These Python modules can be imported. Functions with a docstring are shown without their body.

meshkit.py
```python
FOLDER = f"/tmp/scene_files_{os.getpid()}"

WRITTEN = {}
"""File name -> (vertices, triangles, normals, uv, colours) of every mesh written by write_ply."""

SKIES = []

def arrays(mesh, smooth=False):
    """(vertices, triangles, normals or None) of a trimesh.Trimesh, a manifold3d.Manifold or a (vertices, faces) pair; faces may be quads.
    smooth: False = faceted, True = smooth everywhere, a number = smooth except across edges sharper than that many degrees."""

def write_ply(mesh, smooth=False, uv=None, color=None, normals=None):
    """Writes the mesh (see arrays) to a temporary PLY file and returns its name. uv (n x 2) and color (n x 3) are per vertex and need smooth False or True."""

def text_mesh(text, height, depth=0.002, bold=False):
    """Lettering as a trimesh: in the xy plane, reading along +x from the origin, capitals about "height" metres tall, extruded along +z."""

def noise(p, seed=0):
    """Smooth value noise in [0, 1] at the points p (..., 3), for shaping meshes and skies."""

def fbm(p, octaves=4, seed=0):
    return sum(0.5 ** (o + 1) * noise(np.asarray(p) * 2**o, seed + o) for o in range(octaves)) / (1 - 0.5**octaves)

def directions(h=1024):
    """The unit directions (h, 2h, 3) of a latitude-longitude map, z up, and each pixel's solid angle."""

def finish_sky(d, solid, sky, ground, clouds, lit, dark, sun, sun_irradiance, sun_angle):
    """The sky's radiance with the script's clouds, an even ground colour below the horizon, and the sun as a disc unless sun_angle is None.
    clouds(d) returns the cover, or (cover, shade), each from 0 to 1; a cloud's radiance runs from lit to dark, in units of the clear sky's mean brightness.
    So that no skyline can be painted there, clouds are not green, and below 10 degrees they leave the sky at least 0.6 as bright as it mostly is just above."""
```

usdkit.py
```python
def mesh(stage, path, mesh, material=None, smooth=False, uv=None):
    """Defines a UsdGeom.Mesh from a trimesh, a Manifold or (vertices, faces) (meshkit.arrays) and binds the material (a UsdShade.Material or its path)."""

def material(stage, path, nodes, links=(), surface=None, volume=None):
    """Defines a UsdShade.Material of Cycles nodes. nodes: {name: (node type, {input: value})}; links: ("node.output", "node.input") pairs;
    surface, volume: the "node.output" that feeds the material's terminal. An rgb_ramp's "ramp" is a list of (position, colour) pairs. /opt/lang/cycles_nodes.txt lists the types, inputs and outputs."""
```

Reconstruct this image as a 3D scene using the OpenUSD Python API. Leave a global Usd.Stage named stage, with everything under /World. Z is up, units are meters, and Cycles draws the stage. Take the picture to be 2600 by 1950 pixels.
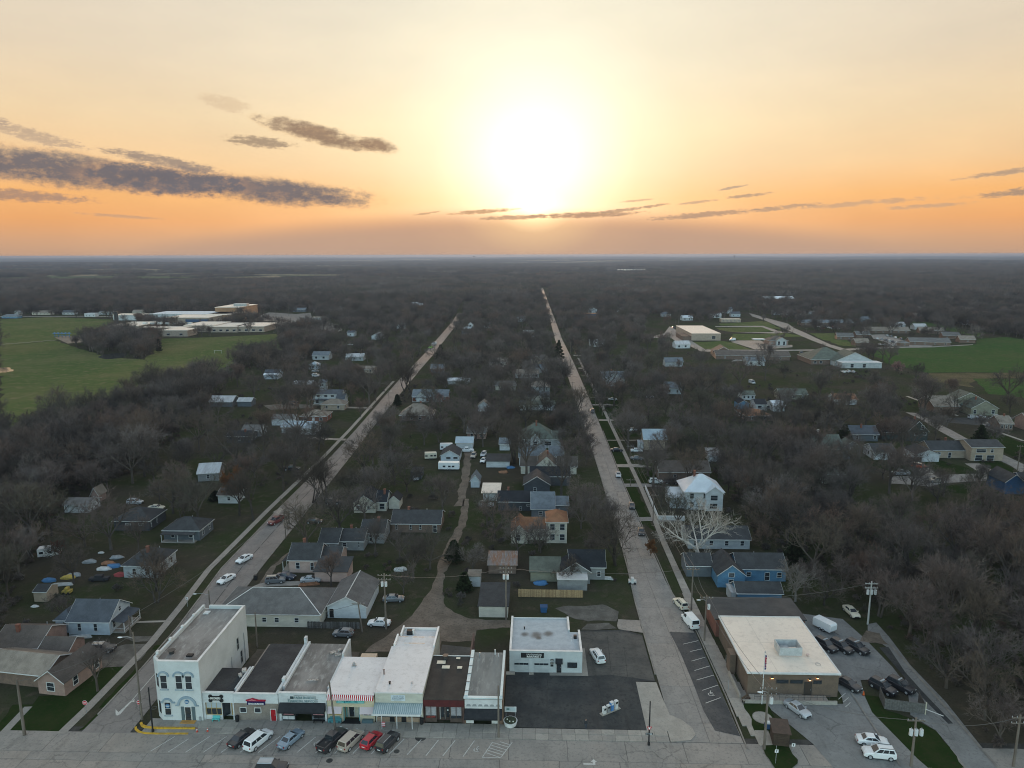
import math, random
import numpy as np
import trimesh, shapely, usdkit, meshkit
from shapely.geometry import Polygon, LineString, Point, box as sbox
from shapely.ops import triangulate
from pxr import Usd, UsdGeom, UsdLux, UsdShade, Gf, Sdf, Vt

stage = Usd.Stage.CreateInMemory()
UsdGeom.SetStageUpAxis(stage, 'Z')
UsdGeom.Xform.Define(stage, '/World')
UsdGeom.Scope.Define(stage, '/World/Looks')
rnd = random.Random(11)
nrng = np.random.default_rng(5)

# ------------------------------------------------------------------ camera (a drone 75 m above the main street, looking west)
F_PX, CAM_H = 1802.5, 75.0
PITCH, YAW, ROLL = math.radians(10.31), math.radians(1.8), math.atan(7 / 2600)
EXPOSURE = 3.35


def cam_basis():
	cy, sy = math.cos(YAW), math.sin(YAW)
	fwd = np.array([-sy * math.cos(PITCH), cy * math.cos(PITCH), -math.sin(PITCH)])
	right = np.array([cy, sy, 0.0])
	up = np.cross(right, fwd)
	return math.cos(ROLL) * right - math.sin(ROLL) * up, math.cos(ROLL) * up + math.sin(ROLL) * right, fwd


CR, CU, CF = cam_basis()
cam = UsdGeom.Camera.Define(stage, '/World/camera')
cam.CreateHorizontalApertureAttr(36.0)
cam.CreateFocalLengthAttr(36.0 * F_PX / 2600)
cam.CreateClippingRangeAttr((0.5, 200000.0))
cam.CreateExposureAttr(EXPOSURE)
cam.AddTransformOp().Set(Gf.Matrix4d(*CR, 0, *CU, 0, *(-CF), 0, 0, 0, CAM_H, 1))

# ------------------------------------------------------------------ node graph helper


class Ref(str):
	pass


class Graph:
	def __init__(self):
		self.nodes, self.links = {}, []

	def n(self, kind, out, **kw):
		name = 'n%d' % len(self.nodes)
		plain = {}
		self.nodes[name] = (kind, plain)
		for k, v in kw.items():
			if isinstance(v, Ref):
				self.links.append((str(v), name + '.' + k))
			else:
				plain[k] = v
		return Ref(name + '.' + out)

	def m(self, op, a, b=0.0, c=0.0, clamp=False):
		return self.n('math', 'value', math_type=op, value1=a, value2=b, value3=c, use_clamp=clamp)

	def step(self, x, lo, hi):
		return self.n('map_range', 'result', range_type='smoothstep', value=x, from_min=lo, from_max=hi, to_min=0.0, to_max=1.0, clamp=True)

	def mix(self, f, a, b, kind='mix'):
		return self.n('mix', 'color', mix_type=kind, fac=f, color1=a, color2=b)

	def ramp(self, f, stops):
		return self.n('rgb_ramp', 'color', fac=f, ramp=stops)

	def build(self, path, surface=None, volume=None):
		return usdkit.material(stage, path, self.nodes, self.links, surface=surface, volume=volume)


# ------------------------------------------------------------------ sky: dusk, sun 3.3 degrees up behind thin cloud
SUN_EL = math.radians(3.3)
SUN_ROT = 0.0


def sky_material():
	g = Graph()
	sky = g.n('sky_texture', 'color', sky_type='single_scattering', sun_disc=False, sun_elevation=SUN_EL, sun_rotation=SUN_ROT,
			  air_density=1.0, aerosol_density=2.0, ozone_density=1.0)
	d = g.n('texture_coordinate', 'generated')
	xyz = g.n('separate_xyz', 'x', vector=d)
	node = xyz.split('.')[0]
	X, Y, Z = Ref(node + '.x'), Ref(node + '.y'), Ref(node + '.z')
	el = g.m('multiply', g.m('arcsine', Z), 57.2958)
	az = g.m('multiply', g.m('arctan2', X, Y), 57.2958)
	aaz = g.m('absolute', az)
	# thin high veil lit by the low sun in the west, thinning out over the rest of the sky
	veil = g.ramp(g.m('divide', el, 90.0), [
		(0.0, (.54, .34, .23)), (1.0 / 90, (.64, .365, .215)), (2.4 / 90, (.86, .41, .165)), (4.2 / 90, (.95, .49, .18)), (6.5 / 90, (.90, .60, .325)),
		(9.5 / 90, (.88, .67, .42)), (13.5 / 90, (.80, .67, .50)), (18.5 / 90, (.77, .69, .565)), (32 / 90, (.70, .67, .62)), (1.0, (.60, .68, .78))])
	away = g.step(aaz, 50.0, 130.0)
	high = g.step(el, 25.0, 75.0)
	open_sky = g.m('maximum', g.m('multiply', away, 0.93), g.m('multiply', high, 0.55))
	east = g.n('vector_math', 'vector', math_type='multiply_add', vector1=sky, vector2=(.50, .57, .62), vector3=(.125, .17, .20))
	c = g.mix(open_sky, veil, east)
	# soft noise in the veil
	p = g.n('combine_xyz', 'vector', x=g.m('multiply', az, 0.05), y=g.m('multiply', el, 0.16), z=0.0)
	nz = g.n('noise_texture', 'fac', vector=p, scale=1.6, detail=5.0, roughness=0.55)
	c = g.mix(1.0, c, g.ramp(nz, [(0.25, (.93, .93, .94)), (0.75, (1.06, 1.05, 1.03))]), 'multiply')
	# the sun's glow in the veil
	de = g.m('subtract', el, 6.9)
	de = g.m('multiply', de, g.mix(g.step(de, -1.0, 1.0), (.85, .85, .85), (1.0, 1.0, 1.0)))
	dd = g.m('sqrt', g.m('add', g.m('multiply', az, az), g.m('multiply', g.m('multiply', de, de), 1.15)))
	glow = g.ramp(g.m('divide', dd, 60.0), [
		(0.0, (.95, .90, .85)), (3.0 / 60, (.76, .74, .68)), (5.5 / 60, (.50, .51, .45)), (8.0 / 60, (.33, .36, .285)), (12 / 60, (.20, .22, .155)), (17 / 60, (.11, .12, .085)), (24 / 60, (.045, .05, .035)),
		(34 / 60, (.01, .01, .005)), (1.0, (0, 0, 0))])
	# dusty bank along the western horizon dims it
	bank_top = g.m('add', g.m('multiply', g.m('power', g.m('divide', g.m('absolute', g.m('add', az, 1.0)), 26.0), 2.0), -2.4), 3.0)
	bank = g.m('multiply', g.step(g.m('subtract', bank_top, el), -0.9, 1.1), 1.0)
	glow = g.mix(g.m('multiply', bank, 0.985), glow, (0.0, 0.0, 0.0))
	c = g.mix(1.0, c, glow, 'add')
	c = g.mix(g.m('multiply', bank, 0.78), c, (.53, .36, .265))
	# the sun's own place, burning through a gap just over the bank
	d3 = g.m('sqrt', g.m('add', g.m('multiply', g.m('multiply', az, az), .35), g.m('power', g.m('subtract', el, 3.45), 2.0)))
	c = g.mix(1.0, c, g.ramp(g.m('divide', d3, 6.0), [(0.0, (1.1, .85, .45)), (.12, (.7, .5, .22)), (.3, (.26, .17, .05)), (.6, (.06, .035, .01)), (1.0, (0, 0, 0))]), 'add')
	# clouds
	q = g.n('combine_xyz', 'vector', x=g.m('multiply', az, 0.30), y=g.m('multiply', el, 1.0), z=3.0)
	cn = g.n('noise_texture', 'fac', vector=q, scale=1.1, detail=7.0, roughness=0.62)
	cn = g.m('multiply', g.m('subtract', cn, 0.5), 2.0)
	q2 = g.n('combine_xyz', 'vector', x=g.m('multiply', az, 1.1), y=g.m('multiply', el, 1.9), z=8.0)
	cn2 = g.m('multiply', g.m('subtract', g.n('noise_texture', 'fac', vector=q2, scale=1.0, detail=9.0, roughness=0.7), 0.5), 3.2)

	q3 = g.n('combine_xyz', 'vector', x=g.m('multiply', az, 1.6), y=g.m('multiply', el, 6.0), z=2.0)
	cn3 = g.m('multiply', g.m('subtract', g.n('noise_texture', 'fac', vector=q3, scale=1.0, detail=7.0, roughness=0.65), 0.5), 2.6)

	def cloud(c, a0, e0, half_a, half_e, tilt, colour, rim, k=1.5, opacity=0.95, soft=0.6):
		da, de = g.m('subtract', az, a0), g.m('subtract', el, e0)
		ct, st = math.cos(math.radians(tilt)), math.sin(math.radians(tilt))
		u = g.m('divide', g.m('add', g.m('multiply', da, ct), g.m('multiply', de, st)), half_a)
		v = g.m('divide', g.m('subtract', g.m('multiply', de, ct), g.m('multiply', da, st)), half_e)
		r = g.m('subtract', 1.0, g.m('add', g.m('multiply', u, u), g.m('multiply', v, v)))
		r = g.m('add', r, g.m('add', g.m('multiply', cn if half_e > .5 else cn3, k), g.m('multiply', cn2, 0.7 * k)))
		body = g.m('multiply', g.step(r, -0.12, soft + .35), opacity)
		# warm where thin or low in the cloud
		tone = g.m('add', g.m('multiply', g.step(r, 0.05, 0.55), 0.8), g.m('multiply', g.step(v, -1.0, 0.0), 0.2))
		tone = g.m('add', tone, g.m('multiply', cn2, 0.35), clamp=True)
		tone = g.mix(tone, rim, colour)
		tone = g.mix(1.0, tone, g.ramp(g.m('add', g.m('multiply', cn, 0.4), 0.5), [(0.0, (.82, .82, .83)), (1.0, (1.22, 1.2, 1.16))]), 'multiply')
		return g.mix(body, c, tone)

	grey, plum, orange = (.172, .158, .172), (.25, .175, .15), (.80, .42, .20)
	for a0, e0, ha, he, tilt, colour, rim, k, op in [
			(-33.0, 5.6, 12.5, 1.35, -4.5, grey, orange, .62, .96), (-21.0, 4.75, 10.0, 1.15, -4.0, grey, orange, .62, .96), (-27.0, 5.2, 6.0, 1.2, -4.0, grey, orange, .62, .96), (-36.0, 3.9, 5.0, .45, -3.0, (.30, .22, .2), orange, .8, .75),
			(-27.0, 6.5, 4.5, .45, -8.0, (.3, .24, .21), (.8, .55, .34), .8, .85), (-34.5, 7.6, 3.0, .5, -10.0, (.36, .28, .24), (.8, .6, .42), 1.0, .6),
			(-16.4, 8.8, 5.2, .75, -12.0, (.31, .21, .145), (.85, .55, .28), .75, .95), (-12.0, 8.15, 1.7, .62, -6.0, (.32, .21, .14), (.85, .55, .28), .7, .92),
			(-20.5, 8.1, 2.6, .5, -4.0, (.34, .25, .18), (.85, .6, .35), .8, .85), (-22.8, 10.6, 2.0, .6, -10.0, (.70, .53, .35), (.9, .7, .48), 1.0, .6),
			(-4.0, 3.35, 3.2, .20, 4.0, (.52, .31, .17), (1.0, .62, .25), .8, .85), (3.8, 3.05, 5.0, .27, 1.5, (.46, .29, .19), (1.0, .55, .22), .8, .92), (-1.5, 2.9, 3.5, .22, 2.0, (.50, .31, .2), (1., .6, .25), .8, .85),
			(12.8, 2.95, 4.8, .26, 4.0, (.42, .285, .21), (.85, .5, .27), .9, .8), (16.2, 4.3, 2.0, .17, 5.0, (.45, .32, .23), (.88, .58, .33), .9, .8), (12.5, 3.9, 1.6, .13, 6.0, (.5, .35, .25), (.88, .58, .33), .9, .7),
			(23.5, 3.5, 5.0, .22, 3.0, (.52, .36, .25), (.82, .52, .3), 1.1, .65), (34.5, 4.0, 5.0, .32, 4.0, (.36, .27, .21), (.82, .53, .3), .9, .85), (33.5, 5.3, 5.0, .22, 6.0, (.40, .30, .23), (.84, .57, .35), .9, .8),
			(6.5, 3.35, 2.6, .16, 5.0, (.5, .33, .22), (1., .62, .27), 1.0, .9), (9.3, 3.7, 1.4, .12, 7.0, (.5, .33, .22), (1., .62, .27), 1.0, .85), (18.5, 3.35, 3.0, .2, 5.0, (.46, .32, .23), (.85, .55, .3), 1.2, .75), (15.0, 4.9, 1.2, .12, 9.0, (.5, .37, .27), (.9, .62, .36), 1.0, .8), (28.0, 3.2, 3.0, .16, 2.0, (.5, .36, .26), (.82, .52, .3), 1.3, .6), (-8.5, 3.2, 1.4, .1, 8.0, (.6, .38, .22), (1., .62, .27), 1.0, .8), (-38.0, 8.6, 2.5, .45, -8.0, (.36, .28, .24), (.85, .6, .4), 1.0, .7),
			(-30.0, 2.7, 3.0, .13, -3.0, (.5, .33, .23), (.85, .5, .28), .9, .6), (8.0, 4.1, 1.5, .1, 5.0, (.55, .38, .26), (.95, .65, .35), .9, .6)]:
		c = cloud(c, a0, e0, ha, he, tilt, colour, rim, k, op)
	# below the horizon: the hazy land beyond the built ground
	c = g.mix(g.step(el, -0.05, -0.6), c, (.16, .15, .16))
	# colours above are in the picture's units; bring them to the sky's own scale
	c = g.n('vector_math', 'vector', math_type='scale', vector1=c, scale=1.0 / (0.1 * 2 ** EXPOSURE))
	return g.build('/World/Looks/sky_dusk', surface=g.n('background_shader', 'background', color=c, strength=0.1))


dome = UsdLux.DomeLight.Define(stage, '/World/sky')
UsdShade.MaterialBindingAPI.Apply(dome.GetPrim()).Bind(sky_material())
sun = UsdLux.DistantLight.Define(stage, '/World/sun')
sun.CreateIntensityAttr(0.12)
sun.CreateAngleAttr(12.0)
sun.CreateNormalizeAttr(True)
sun.CreateColorAttr(Gf.Vec3f(1.0, 0.62, 0.36))
sun.AddRotateXYZOp().Set((-(90 - 3.3), 0, 0))   # light travels along -z of the prim: from the west (+y), 3.3 degrees up

# ------------------------------------------------------------------ measuring: where on the ground (or at height z) a spot of the survey picture lies
CROP = {'R1': (340, 1500, 1 / 3.403), 'R2': (850, 1500, 1 / 3.403), 'R3': (1450, 1350, .3617), 'R4': (1950, 1350, .3617), 'R5': (0, 1350, .3617),
		'M1': (0, 950, .3013), 'M2': (500, 950, .3013), 'M3': (950, 950, .3013), 'M4': (1450, 950, .3013), 'M5': (1950, 950, .3013),
		'M6': (550, 1250, 1 / 3.403), 'M7': (1050, 1250, 1 / 3.403), 'F1': (0, 620, .4069), 'F2': (800, 620, .4069), 'F3': (1700, 620, .4069),
		'c1': (380, 1680, .1808), 'c2': (700, 1680, .1808), 'c3': (1050, 1680, .1808), 'c4': (1280, 1540, .1808), 'c5': (1800, 1680, .1808),
		'N1': (0, 660, .226), 'N2': (400, 680, .226), 'N3': (850, 700, .226), 'N4': (1300, 700, .226), 'N5': (1700, 720, .226), 'N6': (2100, 720, .226),
		'N7': (2150, 1000, .2034), 'N8': (1700, 1000, .2034), 'S': (0, 0, 1.0), 'D': (0, 0, 1.1754)}


def at(c, x, y, z=0.0):
	a, b, s = CROP[c]
	d = CF * F_PX + CR * (a + x * s - 1300) - CU * (b + y * s - 975)
	return np.array([0, 0, CAM_H]) + d * ((z - CAM_H) / d[2])


def pix(p):
	p = np.asarray(p, float) - [0, 0, CAM_H]
	w = p @ CF
	return 1300 + F_PX * (p @ CR) / w, 975 - F_PX * (p @ CU) / w


def tall(c, x, y, ytop):
	"""Height of an upright thing with its base at (x, y) and its top at ytop."""
	b, (a0, b0, s) = at(c, x, y), CROP[c]
	lo, hi = 0.0, 60.0
	for _ in range(40):
		m = (lo + hi) / 2
		lo, hi = (m, hi) if pix(b + [0, 0, m])[1] > b0 + ytop * s else (lo, m)
	return lo


# ------------------------------------------------------------------ prims
KEEP = []      # ground no tree may stand on
_taken = {}


def numbered(parent, name):
	k = _taken.get((parent, name), 0)
	_taken[(parent, name)] = k + 1
	return name if k == 0 else '%s_%03d' % (name, k)


def tag(prim, label=None, cat=None, group=None, kind=None):
	for k, v in (('label', label), ('category', cat), ('group', group), ('kind', kind)):
		if v:
			prim.SetCustomDataByKey(k, v)
	return prim


def thing(name, label, cat, loc=(0, 0, 0), rz=0.0, group=None, scale=None):
	x = UsdGeom.Xform.Define(stage, '/World/' + numbered('/World', name))
	x.AddTranslateOp().Set(Gf.Vec3d(*map(float, loc)))
	x.AddRotateZOp().Set(float(rz))
	if scale is not None:
		x.AddScaleOp().Set(Gf.Vec3f(*map(float, np.broadcast_to(scale, 3))))
	return str(tag(x.GetPrim(), label, cat, group).GetPath())


def dup(path, name, label, loc, rz=0.0, scale=None, group=None, cat=None):
	was = stage.GetPrimAtPath(path)
	p = thing(name, label, cat or was.GetCustomDataByKey('category'), loc, rz, group or was.GetCustomDataByKey('group'), scale)
	prim = stage.GetPrimAtPath(p)
	prim.GetReferences().AddInternalReference(was.GetPath())
	prim.SetInstanceable(True)
	return p


class MB:
	"""Collects shapes into one mesh."""

	def __init__(self):
		self.v, self.f, self.k = [], [], 0

	def add(self, v, f):
		v = np.asarray(v, float).reshape(-1, 3)
		f = np.asarray(f, int)
		if f.ndim == 2 and f.shape[1] == 4:
			f = np.vstack([f[:, [0, 1, 2]], f[:, [0, 2, 3]]])
		self.v.append(v)
		self.f.append(f + self.k)
		self.k += len(v)
		return self

	def tm(self, m, loc=(0, 0, 0)):
		return self.add(np.asarray(m.vertices) + loc, m.faces)

	def box(self, x0, x1, y0, y1, z0, z1, rz=0.0, c=None):
		v = np.array([[x, y, z] for z in (z0, z1) for y in (y0, y1) for x in (x0, x1)], float)
		if rz:
			c0 = np.array([(x0 + x1) / 2, (y0 + y1) / 2]) if c is None else np.array(c)
			a = math.radians(rz)
			q = v[:, :2] - c0
			v[:, :2] = c0 + np.stack([q[:, 0] * math.cos(a) - q[:, 1] * math.sin(a), q[:, 0] * math.sin(a) + q[:, 1] * math.cos(a)], 1)
		return self.add(v, [[0, 2, 3, 1], [4, 5, 7, 6], [0, 1, 5, 4], [2, 6, 7, 3], [0, 4, 6, 2], [1, 3, 7, 5]])

	def bar(self, a, b, w, h=None):
		"""A square bar from a to b."""
		return self.tube([a, b], w / 2 * 1.2, 4 if h is None else 4)

	def tube(self, pts, r, n=6, cap=True):
		p = np.asarray(pts, float)
		r = np.broadcast_to(np.asarray(r, float), (len(p),))
		t = np.gradient(p, axis=0)
		t /= np.linalg.norm(t, axis=1, keepdims=True) + 1e-12
		a = np.cross(t, np.where(np.abs(t[:, 2:]) < 0.9, [0, 0, 1.0], [1.0, 0, 0]))
		a /= np.linalg.norm(a, axis=1, keepdims=True) + 1e-12
		b = np.cross(t, a)
		ang = (np.arange(n) + 0.5) * 2 * np.pi / n
		v = p[:, None] + r[:, None, None] * (np.cos(ang)[None, :, None] * a[:, None] + np.sin(ang)[None, :, None] * b[:, None])
		f = []
		for i in range(len(p) - 1):
			for j in range(n):
				k = (j + 1) % n
				f += [[i * n + j, i * n + k, (i + 1) * n + k], [i * n + j, (i + 1) * n + k, (i + 1) * n + j]]
		if cap:
			e = (len(p) - 1) * n
			f += [[0, j + 1, j] for j in range(1, n - 1)] + [[e, e + j, e + j + 1] for j in range(1, n - 1)]
		return self.add(v.reshape(-1, 3), f)

	def prism(self, poly, z0, z1, axis='z'):
		"""A convex or simple polygon, extruded along an axis ('z': xy polygon; 'y': xz polygon; 'x': yz polygon)."""
		pg = shapely.geometry.polygon.orient(Polygon(poly))
		m = trimesh.creation.extrude_polygon(pg, z1 - z0, engine='earcut')
		v = np.array(m.vertices)
		v[:, 2] += z0
		f = np.array(m.faces)
		if axis == 'y':
			v, f = v[:, [0, 2, 1]], f[:, ::-1]
		elif axis == 'x':
			v = v[:, [2, 0, 1]]
		return self.add(v, f)

	def cyl(self, x, y, z0, z1, r, n=12, r2=None):
		return self.tube([(x, y, z0), (x, y, z1)], [r, r if r2 is None else r2], n)

	def quad(self, a, b, c, d):
		return self.add([a, b, c, d], [[0, 1, 2], [0, 2, 3]])

	def slab(self, a, b, c, d, t):
		"""A quad a b c d (counter-clockwise from outside) with thickness t behind it."""
		q = np.array([a, b, c, d], float)
		n = np.cross(q[1] - q[0], q[3] - q[0])
		n /= np.linalg.norm(n) + 1e-12
		v = np.vstack([q, q - n * t])
		return self.add(v, [[0, 1, 2, 3], [7, 6, 5, 4], [0, 4, 5, 1], [1, 5, 6, 2], [2, 6, 7, 3], [3, 7, 4, 0]])

	def sphere(self, c, r, sub=1):
		m = trimesh.creation.icosphere(sub, 1.0)
		return self.add(np.asarray(m.vertices) * np.broadcast_to(r, 3) + c, m.faces)

	def mesh(self):
		return (np.vstack(self.v), np.vstack(self.f))


def obj(name, mesh, mat, parent='/World', smooth=False, label=None, cat=None, group=None, kind=None):
	if isinstance(mesh, MB):
		mesh = mesh.mesh()
	path = parent + '/' + numbered(parent, name)
	prim = usdkit.mesh(stage, path, mesh, mat, smooth).GetPrim()
	tag(prim, label, cat, group, kind)
	return path


def text(mb, s, x, z, y, h, width=None, bold=True):
	"""Lettering standing upright, facing -y, starting at x, baseline z."""
	m = meshkit.text_mesh(s, h, 0.02, bold)
	v = np.array(m.vertices)
	if width:
		v[:, 0] *= width / max(v[:, 0].max(), 1e-6)
	return mb.add(np.stack([x + v[:, 0], y - v[:, 2], z + v[:, 1]], 1), np.array(m.faces))


# ------------------------------------------------------------------ materials
_mats = {}


def mat(name, c, c2=None, scale=1.0, rough=0.7, spec=0.3, metal=0.0, c3=None, scale2=None, stretch=(1, 1, 1), bump=0.0, detail=5.0, lo=0.35, hi=0.65, coord='position', coat=0.0, crack=0.0):
	"""A procedural surface: base colour c, patches towards c2 (noise at 'scale' per metre) and fine grain towards c3."""
	if name in _mats:
		return _mats[name]
	g = Graph()
	col = c
	nz = None
	if c2 is not None or bump:
		pos = g.n('geometry', 'position') if coord == 'position' else g.n('texture_coordinate', 'object')
		vec = g.n('mapping', 'vector', mapping_type='point', vector=pos, scale=stretch)
		nz = g.n('noise_texture', 'fac', vector=vec, scale=scale, detail=detail, roughness=0.62)
		if c2 is not None:
			col = g.mix(g.step(nz, lo, hi), c, c2)
		if c3 is not None:
			n2 = g.n('noise_texture', 'fac', vector=vec, scale=scale2 or scale * 9, detail=4.0, roughness=0.7)
			col = g.mix(g.step(n2, 0.48, 0.75), col, c3)
	if crack:      # hairline cracks and broad stains
		pos = g.n('geometry', 'position')
		wob = g.n('noise_texture', 'color', vector=pos, scale=.9, detail=3.0)
		pv = g.n('vector_math', 'vector', math_type='multiply_add', vector1=wob, vector2=(1.6, 1.6, 0), vector3=g.n('vector_math', 'vector', math_type='multiply', vector1=pos, vector2=(1, 1, 0)))
		d = g.n('voronoi_texture', 'distance', vector=pv, scale=crack, feature='distance_to_edge')
		where = g.step(g.n('noise_texture', 'fac', vector=pos, scale=.09, detail=3.0), .42, .56)
		col = g.mix(g.m('multiply', g.m('subtract', 1.0, g.step(d, .004, .015)), g.m('multiply', where, .36)), col, (.05, .047, .043))
		st = g.n('noise_texture', 'fac', vector=g.n('mapping', 'vector', mapping_type='point', vector=pos, scale=(.5, .12, 0)), scale=1.0, detail=6.0, roughness=.7)
		col = g.mix(g.m('multiply', g.step(st, .5, .72), .45), col, g.mix(1.0, col, (.55, .54, .53), 'multiply'))
	kw = dict(base_color=col, roughness=rough, specular_ior_level=spec, metallic=metal, coat_weight=coat)
	if bump:
		kw['normal'] = g.n('bump', 'normal', height=nz, strength=bump, distance=0.05)
	_mats[name] = g.build('/World/Looks/' + name, surface=g.n('principled_bsdf', 'BSDF', **kw))
	return _mats[name]


def vary(c, k):
	return tuple(min(1.0, x * k) for x in c)


def paint(name, c, rough=0.6, spec=0.3):
	"""House paint: faintly weathered, boards hinted by fine relief."""
	return mat('paint_' + name, c, vary(c, .80), 0.5, rough, spec, c3=vary(c, .88), scale2=6, stretch=(1, 1, 2.2))


def shingle(name, c, k=.72):
	return mat('shingle_' + name, c, vary(c, k), 0.55, .9, .15, c3=vary(c, 1.25), scale2=7.0)


def glass_mat():
	g = Graph()
	f = g.n('layer_weight', 'fresnel', blend=0.35)
	d = g.n('principled_bsdf', 'BSDF', base_color=(.018, .022, .026), roughness=0.12, specular_ior_level=0.8)
	t = g.n('transparent_bsdf', 'BSDF', color=(.5, .52, .52))
	return g.build('/World/Looks/window_glass', surface=g.n('mix_closure', 'closure', fac=0.9, closure1=t, closure2=d))

# ------------------------------------------------------------------ the land
def ground_mat():
	g = Graph()
	pos = g.n('geometry', 'position')
	sx = g.n('separate_xyz', 'x', vector=pos).split('.')[0]
	X, Y = Ref(sx + '.x'), Ref(sx + '.y')
	n1 = g.n('noise_texture', 'fac', vector=pos, scale=.035, detail=5.0, roughness=.6)
	n2 = g.n('noise_texture', 'fac', vector=pos, scale=.35, detail=5.0, roughness=.7)
	n3 = g.n('noise_texture', 'fac', vector=pos, scale=2.5, detail=4.0, roughness=.7)
	near = g.mix(g.step(n1, .38, .62), (.058, .051, .038), (.040, .049, .022))
	near = g.mix(g.step(n2, .5, .72), near, (.082, .066, .048))
	near = g.mix(g.step(n3, .5, .8), near, (.022, .023, .014))
	# open country past the town: patchwork of bare woods, winter pasture and straw
	cell = g.n('mapping', 'vector', mapping_type='point', vector=pos, scale=(.0011, .0026, 0))
	v = g.n('voronoi_texture', 'color', vector=cell, scale=1.0, metric='chebychev', randomness=.8)
	r = Ref(g.n('separate_color', 'r', color=v))
	w1 = g.n('noise_texture', 'fac', vector=g.n('mapping', 'vector', mapping_type='point', vector=pos, scale=(.0007, .0010, 0)), scale=1.0, detail=6.0, roughness=.6)
	wood = g.mix(g.n('noise_texture', 'fac', vector=pos, scale=.02, detail=5.0, roughness=.7), (.022, .021, .020), (.048, .042, .037))
	field = g.ramp(r, [(0.0, (.15, .13, .09)), (.35, (.075, .10, .045)), (.6, (.25, .20, .13)), (.8, (.10, .09, .07)), (1.0, (.18, .165, .11))])
	far = g.mix(g.step(w1, .53, .55), wood, field)
	c = g.mix(g.step(Y, 1500.0, 2300.0), near, far)
	return g.build('/World/Looks/land', surface=g.n('principled_bsdf', 'BSDF', base_color=c, roughness=1.0, specular_ior_level=0.0))


def terrain():
	ys = np.unique(np.concatenate([np.linspace(-150, 1600, 30), np.geomspace(1600, 21000, 60)]))
	xs = np.linspace(-1, 1, 91)
	X = xs[None, :] * (900 + ys[:, None].clip(0) * 1.05)
	Y = np.repeat(ys[:, None], len(xs), 1)
	p = np.stack([X * .0007, Y * .0004, 0 * X], -1)
	far = np.clip((Y - 2600) / 4000, 0, 1)
	Z = far * (meshkit.fbm(p, 4, 3) - .52) * 42 + np.clip((Y - 9000) / 12000, 0, 1) * 16
	n, m = Z.shape
	i, j = np.meshgrid(np.arange(n - 1), np.arange(m - 1), indexing='ij')
	a = i * m + j
	f = np.stack([a, a + 1, a + m + 1, a + m], -1).reshape(-1, 4)
	return np.stack([X, Y, Z], -1).reshape(-1, 3), f


obj('ground', MB().add(*terrain()), ground_mat(), kind='structure', smooth=True)

CONC = mat('street_concrete', (.30, .268, .238), (.245, .222, .2), .25, .85, .12, c3=(.18, .165, .15), scale2=2.2, lo=.3, hi=.7, crack=.16)
CONC2 = mat('street_concrete_grey', (.285, .262, .238), (.225, .208, .192), .3, .85, .12, c3=(.17, .16, .15), scale2=2.6, lo=.3, hi=.7, crack=.16)
CONC3 = mat('street_concrete_tan', (.325, .28, .242), (.265, .232, .203), .28, .85, .12, c3=(.195, .175, .157), scale2=2.0, lo=.3, hi=.7, crack=.16)
WALK = mat('pavement_concrete', (.30, .272, .24), (.245, .222, .197), .5, .8, .2, c3=(.20, .182, .165), scale2=3.0, lo=.3, hi=.7)
WALK2 = mat('pavement_concrete_pale', (.36, .325, .282), (.295, .267, .232), .5, .8, .2, c3=(.235, .213, .19), scale2=3.0, lo=.3, hi=.7)
KERB = mat('kerb_concrete', (.27, .245, .215), (.19, .17, .15), .6, .9, .15)
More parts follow.
